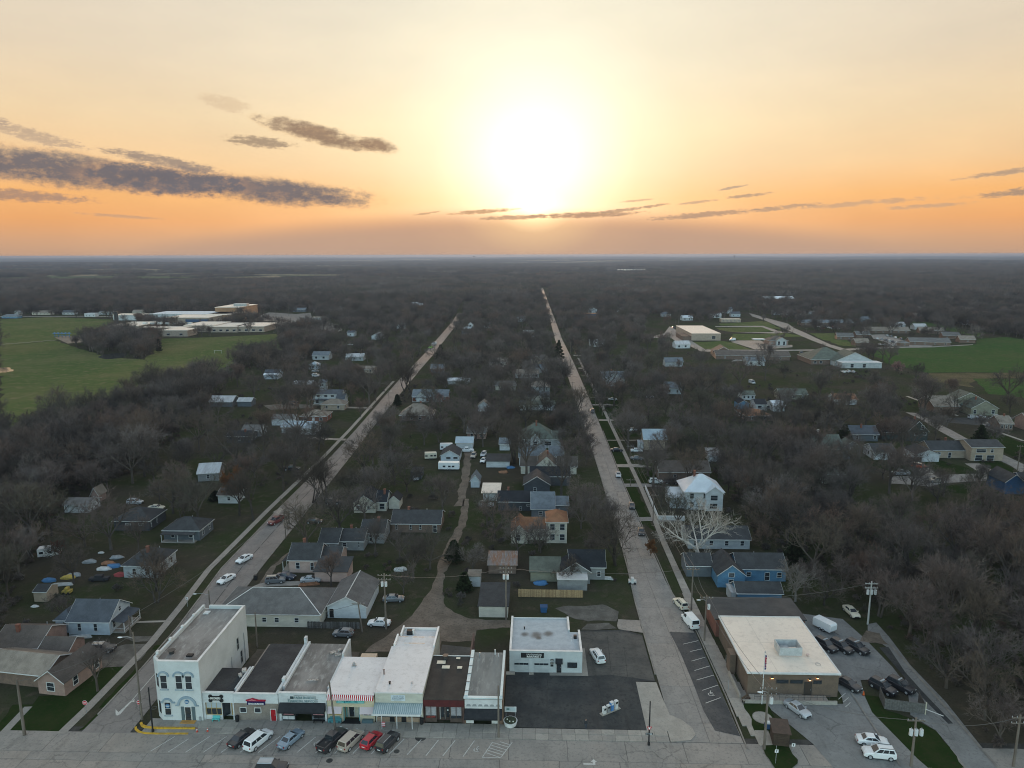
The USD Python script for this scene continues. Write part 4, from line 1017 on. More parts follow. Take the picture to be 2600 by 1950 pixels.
def stained_roof():
	g = Graph()
	pos = g.n('geometry', 'position')
	nz = g.n('noise_texture', 'fac', vector=pos, scale=.8, detail=6.0, roughness=.65)
	base = g.mix(g.step(nz, .3, .7), (.36, .40, .43), (.29, .325, .35))
	for cx, cy, r in ((-1.6, 124.6, .75), (.6, 124.4, 1.15), (2.9, 124.9, .95), (1.1, 123.4, .6)):
		dv = g.n('vector_math', 'value', math_type='distance', vector1=g.n('vector_math', 'vector', math_type='multiply', vector1=pos, vector2=(1, 1, 0)), vector2=(cx, cy, 0))
		dd = g.m('add', dv, g.m('multiply', g.m('subtract', nz, .5), 1.6))
		base = g.mix(g.m('multiply', g.n('map_range', 'result', range_type='smoothstep', value=dd, from_min=r * .3, from_max=r * 1.5, to_min=1.0, to_max=0.0, clamp=True), .82), base, (.075, .065, .055))
	return g.build('/World/Looks/stained_pale_roof', surface=g.n('principled_bsdf', 'BSDF', base_color=base, roughness=.85))


obj('roof', MB().box(.3, 11.0, .3, 12.6, 3.7, 3.82).box(11.003, w - .3, .3, 7.6, 3.7, 3.82), stained_roof(), t)
obj('coping', MB().box(-.05, .35, .36, 12.95, 4.1, 4.18).box(w - .35, w + .05, .36, 7.95, 4.1, 4.18).box(10.95, 11.35, 7.96, 12.95, 4.1, 4.18).box(-.05, w + .05, -.05, .35, 4.3, 4.37), TRIM, t)
sg = obj('sign', MB().box(2.1, 6.25, -.12, -.004, 3.05, 3.98), BLACKP, t)
obj('lettering', text(text(MB(), 'MARKET', 3.1, 3.12, -.125, .38, 2.75), 'VAUGHANFIRE', 3.05, 3.62, -.125, .24, 2.8, False), mat('sign_white', (.75, .74, .7), rough=.5), sg)
for x in (.8, 4.45):
	gd = obj('garage_door', MB().box(x, x + 2.7, -.02, -.003, .12, 2.85).box(x, x + 2.7, -.035, -.021, 1.32, 1.36).box(x, x + 2.7, -.035, -.021, 2.1, 2.14), paint('garage_white', (.47, .50, .505)), t)
	obj('pane', MB().box(x + .08, x + .92, -.05, -.022, 1.6, 1.95).box(x + .96, x + 1.75, -.05, -.022, 1.6, 1.95).box(x + 1.79, x + 2.62, -.05, -.022, 1.6, 1.95), GLASS, gd)
obj('pier', MB().box(3.56, 4.4, -.1, -.003, .1, 2.8).box(7.3, 7.95, -.06, -.003, .1, 2.9), MW, t)
for k, z in enumerate((2.45, 1.88, 1.36)):
	s = obj('notice_board', MB().box(7.45, 7.98, -.1, -.062, z, z + .42), BLACKP, t)
	if k < 2:
		obj('notice_label', MB().box(7.58, 7.85, -.115, -.101, z + .14, z + .26), mat('sign_white', (.75, .74, .7)), s)
door(t, 8.55, .9, 2.1, z=.16, m=BLACKP, glass=True)
awning(t, 8.35, 9.65, 2.35, 2.95, .7, mat('black_canvas', (.010, .011, .014)), drop=.15)
window(t, 10.6, 1.25, 1.6, .85, rail=False, mull=1, frame=BLACKP)
obj('roof_unit', MB().box(11.9, 12.5, 5.2, 5.8, 3.82, 4.4), BLACKP, t)
vent(t, 2.6, 8.5, 3.82, .1, .45, BLACKP)
vent(t, 11.4, 4.3, 3.82, .05, .7, TRIM)
obj('side_step', MB().box(-.6, 1.0, -.9, -.1, 0, .3).box(3.55, 4.4, -.75, -.103, 0, .2), WALK2, t)

# --- brick offices on the right with big cream roof
t = thing('brick_office', 'flat-roofed brown brick office with big cream roof and roof screen', 'building', (36.9, 112.2, 0))
BB = mat('brown_brick', (.165, .120, .090), (.125, .095, .075), .5, .85, .15, c3=(.20, .15, .115), scale2=8)
w, d, h = 15.4, 19.0, 4.45
obj('wall', MB().box(0, w, 0, d, 0, h - .15), BB, t)
obj('roof', MB().box(.0, w, .0, d, h - .147, h + .05), ROOFCREAM, t)
obj('roof_edge', MB().box(-.25, w + .25, -.25, -.003, h - .2, h + .12).box(-.25, -.003, 0, d, h - .2, h + .1).box(w + .003, w + .25, 0, d, h - .2, h + .1).box(-.25, w + .25, d + .003, d + .2, h - .2, h + .14), TRIM, t)
obj('side_block', MB().box(-1.3, -.26, 6.3, 8.5, 0, h - .6), BB, t)
obj('retaining_wall', MB().box(-1.6, -1.35, -1.0, 6.0, 0, .9).box(-1.35, w - 1, -2.4, -2.15, 0, .75), WALK2, t)
for x, ww in ((4.95, 1.9), (7.3, 2.0), (11.2, 1.3)):
	window(t, x, 2.55, ww, .5, rail=False, frame=DARKMETAL)
door(t, 9.75, 1.1, 2.4, z=.3, m=mat('brown_door', (.05, .038, .03)), frame=DARKMETAL)
LAMP = Graph()
LAMPM = LAMP.build('/World/Looks/lamp_amber', surface=LAMP.n('emission', 'emission', color=(1.0, .45, .12), strength=1.6))
for x, z in ((3.9, 3.35), (10.3, 3.15), (11.6, 3.45)):
	lp = obj('wall_lamp', MB().box(x, x + .4, -.25, -.003, z + .14, z + .32), DARKMETAL, t)
	obj('bulb', MB().box(x + .05, x + .35, -.2, -.02, z + .04, z + .135), LAMPM, lp)
rl = MB()
for k in range(13):
	rl.box(.6 + k * 1.05, .64 + k * 1.05, -2.1, -2.06, .75, 1.65)
rl.box(.6, 13.3, -2.1, -2.06, 1.6, 1.65).box(.6, 13.3, -2.1, -2.06, 1.2, 1.24)
obj('railing', rl, DARKMETAL, t)
obj('ramp', MB().box(.2, 9.2, -2.14, -.3, 0, .55).box(9.3, 13.2, -2.14, -.3, 0, .45), WALK2, t)
scr = mat('screen_panel', (.48, .50, .50), (.38, .40, .40), 1.4, .6, .3, c3=(.34, .35, .35), scale2=6)
for nm, bx in (('screen_panel', (6.9, 10.9, 4.9, 5.0)), ('screen_panel', (6.9, 10.9, 7.7, 7.8)), ('screen_panel', (6.9, 7.0, 5.003, 7.697)), ('screen_panel', (10.8, 10.9, 5.003, 7.697))):
	obj(nm, MB().box(*bx, h + .25, h + 1.75), scr, t)
obj('air_unit', MB().box(7.6, 9.0, 6.0, 7.2, h + .06, h + 1.0).cyl(8.3, 6.6, h + 1.0, h + 1.06, .45, 12), GALV, t)
obj('roof_seam', MB().box(.1, w - .1, 9.6, 9.66, h + .052, h + .06).box(5.0, 5.06, .1, d - .1, h + .052, h + .06), mat('seam_tan', (.5, .43, .37)), t)
vent(t, 12.0, 5.2, h + .05, .2, .25, mat('pinkish_vent', (.5, .38, .34)))
obj('roof_hose_ring', MB().tm(trimesh.creation.torus(.45, .03, major_sections=16, minor_sections=5), (12.8, 2.6, h + .09)), mat('hose', (.32, .30, .28)), t)
obj('rear_annexe', MB().box(-.6, 16.8, d + .25, d + 9.2, 0, 3.6), mat('annexe_brick', (.20, .085, .06), (.15, .07, .055), 1, .85), t)
obj('annexe_roof', MB().box(-.9, 17.2, d + .22, d + 9.5, 3.603, 3.85), mat('annexe_roof_black', (.038, .040, .042), (.055, .056, .056), .4, .85), t)

# ------------------------------------------------------------------ houses
CLEAR2 = []    # thinly treed strips before houses
CLEAR = []     # open ground in front of houses


def keep(poly, pad=1.5):  # no tree stands here
	KEEP.append(Polygon(poly).buffer(pad) if not hasattr(poly, 'buffer') else poly.buffer(pad))


SH = dict(grey=shingle('grey', (.125, .122, .120)), dark=shingle('dark', (.050, .052, .055)), black=shingle('black', (.022, .025, .030)), blue=shingle('blue_grey', (.135, .155, .175)),
		  brown=shingle('brown', (.098, .083, .074)), rust=shingle('rust', (.235, .115, .065)), tan=shingle('tan', (.21, .18, .15)), green=shingle('green_grey', (.10, .115, .098)),
		  slate=shingle('slate', (.075, .085, .10)), metal=mat('tin_roof', (.40, .42, .44), (.30, .31, .32), .3, .5, .4, c3=(.25, .22, .2), scale2=1.2, stretch=(4, .3, 1)),
		  white=mat('white_tin_roof', (.52, .56, .60), (.45, .49, .53), .3, .55, .3), bluemetal=mat('blue_tin_roof', (.30, .37, .42), (.25, .31, .36), .3, .5, .4),
		  cream=ROOFCREAM, flatwhite=ROOFWHITE, rusty=mat('rusted_tin', (.17, .16, .16), (.20, .10, .06), .5, .7, .2, c3=(.30, .28, .27), scale2=1.5, stretch=(3, .5, 1)))
WL = dict(white=paint('house_white', (.53, .55, .56)), cream=paint('house_cream', (.55, .51, .43)), pink=paint('house_pink', (.50, .355, .30)), paleblue=paint('house_pale_blue', (.47, .52, .56)),
		  blue=paint('house_blue', (.10, .22, .34)), deepblue=paint('house_deep_blue', (.03, .075, .15)), grey=paint('house_grey', (.23, .235, .235)), darkgrey=paint('house_dark_grey', (.055, .06, .068)),
		  green=paint('house_dark_green', (.050, .062, .058)), tan=paint('house_tan', (.36, .29, .22)), olive=paint('house_olive', (.22, .215, .16)), brick=mat('house_red_brick', (.19, .075, .05), (.14, .06, .045), 1, .85, c3=(.22, .11, .08), scale2=8),
		  brown=mat('house_brown_brick', (.16, .11, .085), (.12, .085, .068), 1, .85, c3=(.2, .14, .11), scale2=8), pinkbrick=mat('house_pink_brick', (.28, .19, .16), (.22, .15, .125), 1, .85, c3=(.32, .22, .18), scale2=8),
		  palegrey=paint('house_pale_grey', (.40, .42, .43)), slate=paint('house_slate', (.12, .135, .15)), beige=mat('beige_brick', (.36, .29, .23), (.30, .24, .19), .7, .85), orange=mat('orange_brick', (.33, .19, .11), (.27, .155, .09), .5, .85))


def rot(lx, ly, rz):
	a = math.radians(rz)
	return lx * math.cos(a) - ly * math.sin(a), lx * math.sin(a) + ly * math.cos(a)


def block(t, x, y, w, d, h, roof, rise, wallm, roofm, z0=0.0, over=.35, trim=TRIM, ridge=False):
	"""One volume of a house: walls and roof. (x, y) its front left corner in the house's frame."""
	wb, rf, tr = MB(), MB(), MB()
	th = .16
	if roof == 'flat':
		wb.box(x, x + w, y, y + d, z0, h)
		rf.box(x - over * .5, x + w + over * .5, y - over * .5, y + d + over * .5, h + .002, h + .22)
	elif roof == 'shed':      # rises towards the back
		wb.add([(x, y, z0), (x + w, y, z0), (x + w, y + d, z0), (x, y + d, z0), (x, y, h), (x + w, y, h), (x + w, y + d, h + rise), (x, y + d, h + rise)],
			   [[0, 1, 5, 4], [1, 2, 6, 5], [2, 3, 7, 6], [3, 0, 4, 7], [4, 5, 6, 7]])
		s = rise / d * over
		rf.slab((x - over, y - over, h - s + th), (x + w + over, y - over, h - s + th), (x + w + over, y + d + over, h + rise + s + th), (x - over, y + d + over, h + rise + s + th), th - .01)
	elif roof == 'hip':
		wb.box(x, x + w, y, y + d, z0, h)
		a, b, e = x - over, x + w + over, h + .02
		c, f = y - over, y + d + over
		if w >= d:
			r0, r1 = (a + (f - c) / 2, (c + f) / 2), (b - (f - c) / 2, (c + f) / 2)
			if r1[0] - r0[0] < .3:
				r0 = (r0[0] - .15, r0[1]); r1 = (r1[0] + .15, r1[1])
		else:
			r0, r1 = ((a + b) / 2, c + (b - a) / 2), ((a + b) / 2, f - (b - a) / 2)
		v = [(a, c, e), (b, c, e), (b, f, e), (a, f, e), (*r0, h + rise), (*r1, h + rise)]
		fc = [[0, 1, 5], [0, 5, 4], [1, 2, 5], [2, 3, 4], [2, 4, 5], [3, 0, 4]] if w >= d else [[0, 1, 4], [1, 2, 5], [1, 5, 4], [2, 3, 5], [3, 0, 4], [3, 4, 5]]
		rf.add(v, fc + [[0, 2, 1], [0, 3, 2]])
		tr.box(a, b, c - .03, c - .003, h - .16, h + .02).box(b + .003, b + .03, c, f, h - .16, h + .02).box(a - .03, a - .003, c, f, h - .16, h + .02)
		if ridge:
			for p, q in ((v[0], v[4]), (v[1], v[5] if w >= d else v[4]), (v[4], v[5])):
				tr.tube([p, q], .09, 4)
	else:
		along = roof == 'gx'
		if along:
			ym = y + d / 2
			wb.prism([(y, z0), (y + d, z0), (y + d, h), (ym, h + rise), (y, h)], x, x + w, 'x')
			s = rise / (d / 2) * over
			rf.slab((x - over, y - over, h - s + th), (x + w + over, y - over, h - s + th), (x + w + over, ym, h + rise + th), (x - over, ym, h + rise + th), th - .01)
			rf.slab((x + w + over, y + d + over, h - s + th), (x - over, y + d + over, h - s + th), (x - over, ym, h + rise + th), (x + w + over, ym, h + rise + th), th - .01)
			for xx in (x - over - .03, x + w + over):
				for yy, sg in ((y - over, 1), (y + d + over, -1)):
					tr.add([(xx, yy, h - s), (xx + .03, yy, h - s), (xx + .03, ym, h + rise), (xx, ym, h + rise), (xx, yy, h - s + th), (xx + .03, yy, h - s + th), (xx + .03, ym, h + rise + th), (xx, ym, h + rise + th)],
						   [[0, 1, 2, 3], [4, 7, 6, 5], [0, 4, 5, 1], [1, 5, 6, 2], [3, 2, 6, 7], [0, 3, 7, 4]])
			tr.box(x - over, x + w + over, y - over - .04, y - over - .003, h - s, h - s + th)
		else:
			xm = x + w / 2
			wb.prism([(x, z0), (x + w, z0), (x + w, h), (xm, h + rise), (x, h)], y, y + d, 'y')
			s = rise / (w / 2) * over
			rf.slab((x - over, y + d + over, h - s + th), (x - over, y - over, h - s + th), (xm, y - over, h + rise + th), (xm, y + d + over, h + rise + th), th - .01)
			rf.slab((x + w + over, y - over, h - s + th), (x + w + over, y + d + over, h - s + th), (xm, y + d + over, h + rise + th), (xm, y - over, h + rise + th), th - .01)
			yy = y - over - .03
			for xx in (x - over, x + w + over):
				tr.add([(xx, yy, h - s), (xm, yy, h + rise), (xm, yy + .03, h + rise), (xx, yy + .03, h - s), (xx, yy, h - s + th), (xm, yy, h + rise + th), (xm, yy + .03, h + rise + th), (xx, yy + .03, h - s + th)],
					   [[0, 1, 2, 3], [4, 7, 6, 5], [0, 4, 5, 1], [1, 5, 6, 2], [2, 6, 7, 3], [3, 7, 4, 0]])
		if ridge:
			tr.tube([(x - over, ym, h + rise + th), (x + w + over, ym, h + rise + th)] if along else [(xm, y - over, h + rise + th), (xm, y + d + over, h + rise + th)], .1, 4)
	obj('wall', wb, wallm, t)
	r = obj('roof', rf, roofm, t)
	if tr.v and trim is not None:
		obj('fascia', tr, trim, r)
	return r


def house(label, base, w, d, h, roof, rise, wall, roofc, name='house', rz=0.0, front=None, right=None, left=None, doors=(), wings=(), chimney=None, porch=None, cat='house', group=None, over=.35, clear=10, ridge=False, trim=TRIM, extra=None, lod=0):
	"""base: (crop, x, y) of the front left ground corner, or world (x, y). front/right/left: lists of (u, z, w, h) windows, or a number to space them evenly."""
	p = at(*base) if isinstance(base[0], str) else np.array([*base, 0])
	wallm, roofm = WL.get(wall, wall), SH.get(roofc, roofc)
	t = thing(name, label, cat, (p[0], p[1], 0), rz, group)
	r = block(t, 0, 0, w, d, h, roof, rise, wallm, roofm, over=over, ridge=ridge, trim=trim)
	for k in wings:
		wm, rm = WL.get(k.get('wall', wall)), SH.get(k.get('roofc', roofc))
		block(t, k['x'], k['y'], k['w'], k['d'], k['h'], k.get('roof', 'gx'), k.get('rise', 1.2), wm, rm, z0=k.get('z0', 0.0), over=k.get('over', .3))
		for (u, z, ww, hh) in k.get('front', ()):
			window(t, k['x'] + u, z, ww, hh, y=k['y'])
		for (u, z, ww, hh) in k.get('right', ()):
			side_window(t, k['y'] + u, z, ww, hh, k['x'] + k['w'], 1)
		for (u, z, ww, hh) in k.get('left', ()):
			side_window(t, k['y'] + u, z, ww, hh, k['x'], -1)
	two = h > 4.6

	def even(n, L):
		out = []
		for k in range(n):
			u = L * (k + .5) / n - .45
			out.append((u, .95, .9, 1.25))
			if two:
				out.append((u, 3.7, .9, 1.25))
		return out
	fw = even(front, w) if isinstance(front, int) else front if front is not None else even(max(1, int(w / 3.4)), w)
	for q in fw:
		window(t, *q)
	vis = 1 if p[0] < 0 else -1
	sw = right if right is not None else even(2 if d > 5 else 1, d) if vis > 0 else []
	for (u, z, ww, hh) in (even(sw, d) if isinstance(sw, int) else sw):
		side_window(t, u, z, ww, hh, w, 1)
	sw = left if left is not None else even(2 if d > 5 else 1, d) if vis < 0 else []
	for (u, z, ww, hh) in (even(sw, d) if isinstance(sw, int) else sw):
		side_window(t, u, z, ww, hh, 0, -1)
	for (u, ww, hh, m) in doors:
		door(t, u, ww, hh, m=m, z=.1)
	if chimney:
		cx, cy, top = chimney
		obj('chimney', MB().box(cx, cx + .7, cy, cy + .7, h * .9, top).box(cx - .06, cx + .76, cy - .06, cy + .76, top, top + .14), WL['pinkbrick'] if wall not in ('white', 'grey') else TRIM, r)
	if porch:
		x0, x1, dep, ph, side = porch
		pm = MB()
		if side == 'F':
			obj('porch_roof', MB().slab((x0, -dep, ph - .35), (x1, -dep, ph - .35), (x1, -.02, ph), (x0, -.02, ph), .1), roofm, t)
			for k in range(3):
				x = x0 + .1 + k * (x1 - x0 - .3) / 2
				obj('porch_post', MB().box(x, x + .12, -dep + .1, -dep + .22, 0, ph - .46), TRIM, t)
			obj('porch_floor', MB().box(x0, x1, -dep, -.02, 0, .25), WALK, t)
		elif side == 'R':
			obj('porch_roof', MB().slab((w + dep, x0, ph - .4), (w + dep, x1, ph - .4), (w + .02, x1, ph), (w + .02, x0, ph), .1), roofm, t)
			for k in range(3):
				y = x0 + .1 + k * (x1 - x0 - .3) / 2
				obj('porch_post', MB().box(w + dep - .22, w + dep - .1, y, y + .12, 0, ph - .5), TRIM, t)
			obj('porch_rail', MB().box(w + dep - .2, w + dep - .14, x0, x1, .85, .92).box(w, w + dep, x0 + .1, x0 + .16, .85, .92).box(w + dep - .2, w + dep - .14, x0, x1, .3, .36), TRIM, t)
			obj('porch_floor', MB().box(w + .02, w + dep, x0, x1, 0, .28), WALK, t)
		else:
			obj('porch_roof', MB().slab((-.02, x0, ph), (-.02, x1, ph), (-dep, x1, ph - .4), (-dep, x0, ph - .4), .1), roofm, t)
			for k in range(3):
				y = x0 + .1 + k * (x1 - x0 - .3) / 2
				obj('porch_post', MB().box(-dep + .1, -dep + .22, y, y + .12, 0, ph - .5), TRIM, t)
			obj('porch_floor', MB().box(-dep, -.02, x0, x1, 0, .28), WALK, t)
	a0 = [(0, 0), (w, 0), (w, d), (0, d)]
	keep([(p[0] + q[0], p[1] + q[1]) for q in (rot(u, v, rz) for u, v in a0)], 2.0)
	for k in wings:
		q0 = [(k['x'], k['y']), (k['x'] + k['w'], k['y']), (k['x'] + k['w'], k['y'] + k['d']), (k['x'], k['y'] + k['d'])]
		keep([(p[0] + q[0], p[1] + q[1]) for q in (rot(u, v, rz) for u, v in q0)], 1.5)
	if clear:
		ux = -p[0] / p[1]
		CLEAR.append(Polygon([(p[0] - 1, p[1]), (p[0] + w + 1, p[1]), (p[0] + w + 1 + ux * clear, p[1] - clear), (p[0] - 1 + ux * clear, p[1] - clear)]))
		far_ = min(45, clear * 3.6)
		CLEAR2.append(Polygon([(p[0] - 1, p[1]), (p[0] + w + 1, p[1]), (p[0] + w + ux * far_, p[1] - far_), (p[0] + ux * far_, p[1] - far_)]))
	q = random.Random(label)
	if d > 6 and rise and cat == 'house':
		yy = d * q.uniform(.3, .7)
		obj('roof_vent', MB().cyl(w * q.uniform(.2, .8), d * .75, h, h + rise * .5 + .7, .09, 6), GALV, t)
		if not chimney and q.random() < .5:
			cx = w * q.uniform(.25, .7)
			obj('chimney', MB().box(cx, cx + .6, yy, yy + .6, h, h + rise + .8).box(cx - .06, cx + .66, yy - .06, yy + .66, h + rise + .8, h + rise + .92), WL['brick'], t)
	return t


def span(base, x2, y2):
	"""Width of a front wall from its base corner to the point (x2, y2) of the same crop."""
	a, b = at(*base), at(base[0], x2, y2)
	return float(np.linalg.norm((b - a)[:2]))


# keep trees off the shop row and open lots
keep([(-62.5, 98), (22, 98), (22, 118.5), (-62.5, 122)], 1)
keep([(-5, 117), (22, 117), (22, 137), (-5, 133)], 1)
keep([(33, 95), (70, 95), (70, 138), (56, 144), (33, 142)], 1)

# --- left of the left street
b = ('R5', 485, 722)
house('pale blue cottage with slate roof and white side porch beside the left street', b, span(b, 780, 720), 7.6, 3.0, 'gx', 2.7, 'paleblue', 'slate', front=[(2.0, .9, .65, 1.5), (5.3, .9, .65, 1.5)],
	  right=[(1.2, .9, .8, 1.5), (3.6, 3.3, .7, .9)], wings=[dict(x=-3.0, y=.7, w=3.0, d=5.5, h=2.8, roof='hip', rise=1.6, front=[(1.6, .9, .6, 1.4)])], porch=(.8, 6.8, 2.6, 2.7, 'R'), name='cottage')
b = ('R5', 275, 1135)
house('brown-pink brick cottage with steep dark gable facing the corner lawn', b, 5.2, 8.8, 2.7, 'gy', 1.9, 'pinkbrick', 'brown', front=[(1.8, .8, 1.4, 1.5)], right=[(2.0, .8, 1.0, 1.5), (7.0, .8, 1.0, 1.5)], name='brick_cottage', rz=-8,
	  wings=[dict(x=-12.0, y=1.5, w=11.9, d=7, h=2.5, roof='gx', rise=1.7, wall='brown', roofc='tan')])
b = ('R5', -40, 905)
house('brown brick bungalow at the left edge, its roof cut by the frame', b, 8.5, 8.5, 2.8, 'gx', 2.1, 'pinkbrick', 'brown', name='brick_bungalow', right=[(2, .9, 1, 1.2)], front=2, wings=[dict(x=9.2, y=-.5, w=5.5, d=5.0, h=2.4, roof='gx', rise=1.5)])
b = ('R5', 242, 492)
house('small tan shed with dark roof at the edge of the junk yard', b, span(b, 330, 495), 3.8, 2.3, 'gx', .9, 'tan', 'dark', name='shed', cat='shed', front=[], right=[], over=.15)
b = ('R5', 872, 322)
house('grey-blue house with two tall front windows behind the junk yard', b, span(b, 1110, 322), 9, 3.1, 'hip', 2.6, 'palegrey', 'dark', front=[(2.2, .8, .8, 1.5), (5.2, .8, .8, 1.5)])
b = ('M1', 965, 1318)
house('dark bungalow with white eaves and white corner posts left of the left street', b, span(b, 1265, 1318), 9, 2.9, 'hip', 2.5, 'darkgrey', 'dark', front=[(3.3, 1.7, 1.4, .4), (7.0, 1.7, 1.4, .4)], right=[(1, .8, .3, 1.9), (4, .8, .3, 1.9)])
b = ('M1', 1385, 1400)
house('dark house with long white-trimmed porch near the left street', b, span(b, 1690, 1400), 8, 2.9, 'hip', 2.4, 'slate', 'dark', porch=(0, 9, 1.8, 2.7, 'F'))
b = ('M1', 545, 1168)
house('small white garage half hidden in the left woods', b, span(b, 750, 1168), 6, 2.6, 'gx', .9, 'white', 'grey', name='garage', cat='garage', front=[], right=[])
b = ('M1', 775, 1080)
house('tiny pink-grey gabled shed in the left woods', b, span(b, 835, 1080), 4, 2.6, 'gy', 2.0, 'pinkbrick', 'tan', name='shed', cat='shed', front=[(.8, 1, .7, .9)], right=[])
b = ('M2', 180, 1088)
house('white shed behind the rust-coloured tree by the left street', b, span(b, 345, 1090), 6, 2.6, 'gx', 1.3, 'white', 'brown', name='shed', cat='shed', front=[(3, 1, .8, 1)], right=[])
b = ('M2', 10, 905)
house('weathered grey tin-roofed barn among bare trees on the left', b, span(b, 190, 880), 9, 2.8, 'gx', 2.2, 'grey', 'metal', name='barn', cat='barn', rz=12)
b = ('M2', 255, 578)
house('dark brick bungalow with thin white eave line on the left', b, span(b, 430, 590), 8, 2.7, 'gx', 1.4, 'darkgrey', 'black', front=[(4.6, 1.0, 1.0, 1.1)])
b = ('M2', 385, 525)
house('long low white shed with grey roof on the left', b, span(b, 545, 520), 7, 2.7, 'gx', 1.5, 'white', 'grey', name='shed', cat='shed', front=[], right=[], clear=4)
b = ('M2', 715, 498)
house('white bungalow with blue-grey roof and forward gable near the left street', b, span(b, 890, 498), 8, 2.8, 'gx', 1.7, 'white', 'bluemetal', front=2, wings=[dict(x=8.6, y=-2.5, w=6.5, d=9, h=2.8, roof='gx', rise=2.0, front=[(2.0, .9, 1.0, 1.3)])])
b = ('M2', 632, 432)
house('long white outbuilding with white gable behind the brick ranch house', b, span(b, 820, 430), 7, 2.8, 'gx', 1.6, 'white', 'grey', name='outbuilding', cat='outbuilding', front=[], right=[])
b = ('M2', 875, 405)
house('red brick ranch house with grey hip roof and white door', b, span(b, 1085, 408), 10, 2.8, 'hip', 2.1, 'brick', 'tan', front=[(1.4, 1.0, 1.6, 1.1), (8.6, 1.0, 1.3, 1.1)], doors=[(5.4, 1.0, 2.1, TRIM)], name='ranch_house')
b = ('M2', 985, 255)
house('large white two-storey house with dark roof and porch band on the left', b, span(b, 1225, 255), 7.5, 5.4, 'gx', 1.6, 'white', 'slate', front=[(1.7, 3.9, 1.6, 1.0), (5.6, 3.9, 1.6, 1.0), (9.0, 3.9, 1.6, 1.0), (1.2, .8, 1.4, 1.4), (5.0, .8, 1.6, 1.4)], porch=(-1.5, 12.5, 2.0, 3.0, 'F'),
	  wings=[dict(x=12.5, y=-3.5, w=4.2, d=7, h=3.4, roof='gx', rise=2.2, roofc='slate')], right=[])
b = ('M2', 1045, 303)
house('grey-roofed hip bungalow in front of the white two-storey house', b, span(b, 1245, 300), 8, 2.8, 'hip', 2.2, 'tan', 'tan', front=2)
b = ('M2', 1028, 134)
house('small white tower-like house with shed roof behind the two-storey house', b, span(b, 1088, 134), 4, 4.4, 'shed', .8, 'white', 'blue', front=[(.8, 2.4, .7, 1.1), (2.0, 2.4, .7, 1.1)], right=[], clear=0)
b = ('M2', 810, 118)
house('shed with pale tin roof behind the white two-storey house', b, span(b, 968, 118), 7, 2.4, 'gx', 1.4, 'brown', 'metal', name='shed', cat='shed', front=[], right=[])
b = ('M2', 105, 275)
house('long grey barn with curved pale tin roof at the field edge', b, span(b, 300, 275), 9, 2.6, 'gx', 2.2, 'slate', 'metal', name='barn', cat='barn', front=[], right=[], wings=[dict(x=14, y=1, w=7, d=6, h=2.6, rise=1.4, roofc='metal')])
b = ('M2', 565, 42)
house('white trailer-like shed near the parked cars on the left', b, span(b, 675, 45), 4, 2.6, 'gx', .7, 'paleblue', 'white', name='shed', cat='shed', front=[], right=[])
b = ('M2', 1818, 230)
house('blue-grey roofed cottage with white front gable and columns beside the left street', b, span(b, 2090, 250), 9, 2.9, 'gx', 2.6, 'brick', 'blue', porch=(0, 8.5, 2.0, 2.8, 'F'), wings=[dict(x=2.2, y=-1.6, w=5, d=5, h=3.0, roof='gy', rise=1.9, wall='white'), dict(x=10.5, y=-.8, w=5, d=8, h=2.7, roof='gy', rise=1.6, wall='grey')], name='cottage')
b = ('M3', 215, 395)
house('big grey hip-roofed house between the left street and the alley', b, span(b, 490, 395), 11, 2.8, 'hip', 4.4, 'brown', 'tan')

# --- between the left street and the alley
b = ('M6', 630, 692)
house('pink stuccoed house with dark roof and white front porch beside the left street', b, span(b, 885, 695), 7.5, 3.3, 'gx', 2.6, 'pink', 'dark', front=[(1.7, 1.0, .85, 1.5), (5.2, .7, .75, 1.8)], wings=[dict(x=7.5, y=1.2, w=4.3, d=7, h=2.8, roof='gx', rise=1.8), dict(x=7.6, y=-4.6, w=7.6, d=5.4, h=2.5, roof='shed', rise=1.1)],
	  porch=(.5, 6, 1.9, 3.0, 'L'), right=[])
b = ('M6', 890, 520)
house('dark-roofed house just behind the pink house', b, span(b, 1050, 520), 8, 2.7, 'gx', 2.3, 'grey', 'dark', front=[(1.6, .9, .9, 1.3)], right=[], clear=3)
b = ('M6', 1060, 500)
house('low grey-brown cottage with white-framed windows right behind the pink house', b, span(b, 1270, 505), 7, 2.6, 'gx', 1.9, 'grey', 'dark', front=[(1.0, 1.0, .9, 1.0), (5.0, .9, .3, 1.5)], right=[], clear=4)
b = ('M6', 1250, 440)
house('grey weatherboard house with dark roof in the trees between pink house and alley', b, span(b, 1445, 445), 8, 2.9, 'gx', 2.2, 'grey', 'dark', front=[(2.2, .7, .8, 1.7), (4.6, .9, .3, 1.5)], right=[], clear=4)
b = ('M6', 1515, 345)
house('long low brick building with white eave beside the alley', b, span(b, 1930, 350), 9, 2.6, 'gx', 2.2, 'brown', 'dark', front=[(1, .9, .5, 1.3), (5, .9, .5, 1.3), (7.6, .9, .5, 1.3), (11.4, .2, 1.0, 1.9)], right=[], clear=5)
b = ('M6', 1385, 162)
house('cream house with black roof and large front window near the alley', b, span(b, 1465, 165), 7, 3.0, 'gx', 2.2, 'cream', 'black', front=[(.9, .7, 1.4, 1.6)], wings=[dict(x=-6.5, y=-1.5, w=6.4, d=9, h=3.1, roof='gy', rise=2.2, front=[(1, 1, .8, 1.2), (4, 1, .8, 1)]), dict(x=3.2, y=2, w=3.2, d=5, h=2.6, roof='gy', rise=1.4)])
b = ('R1', 985, 308)
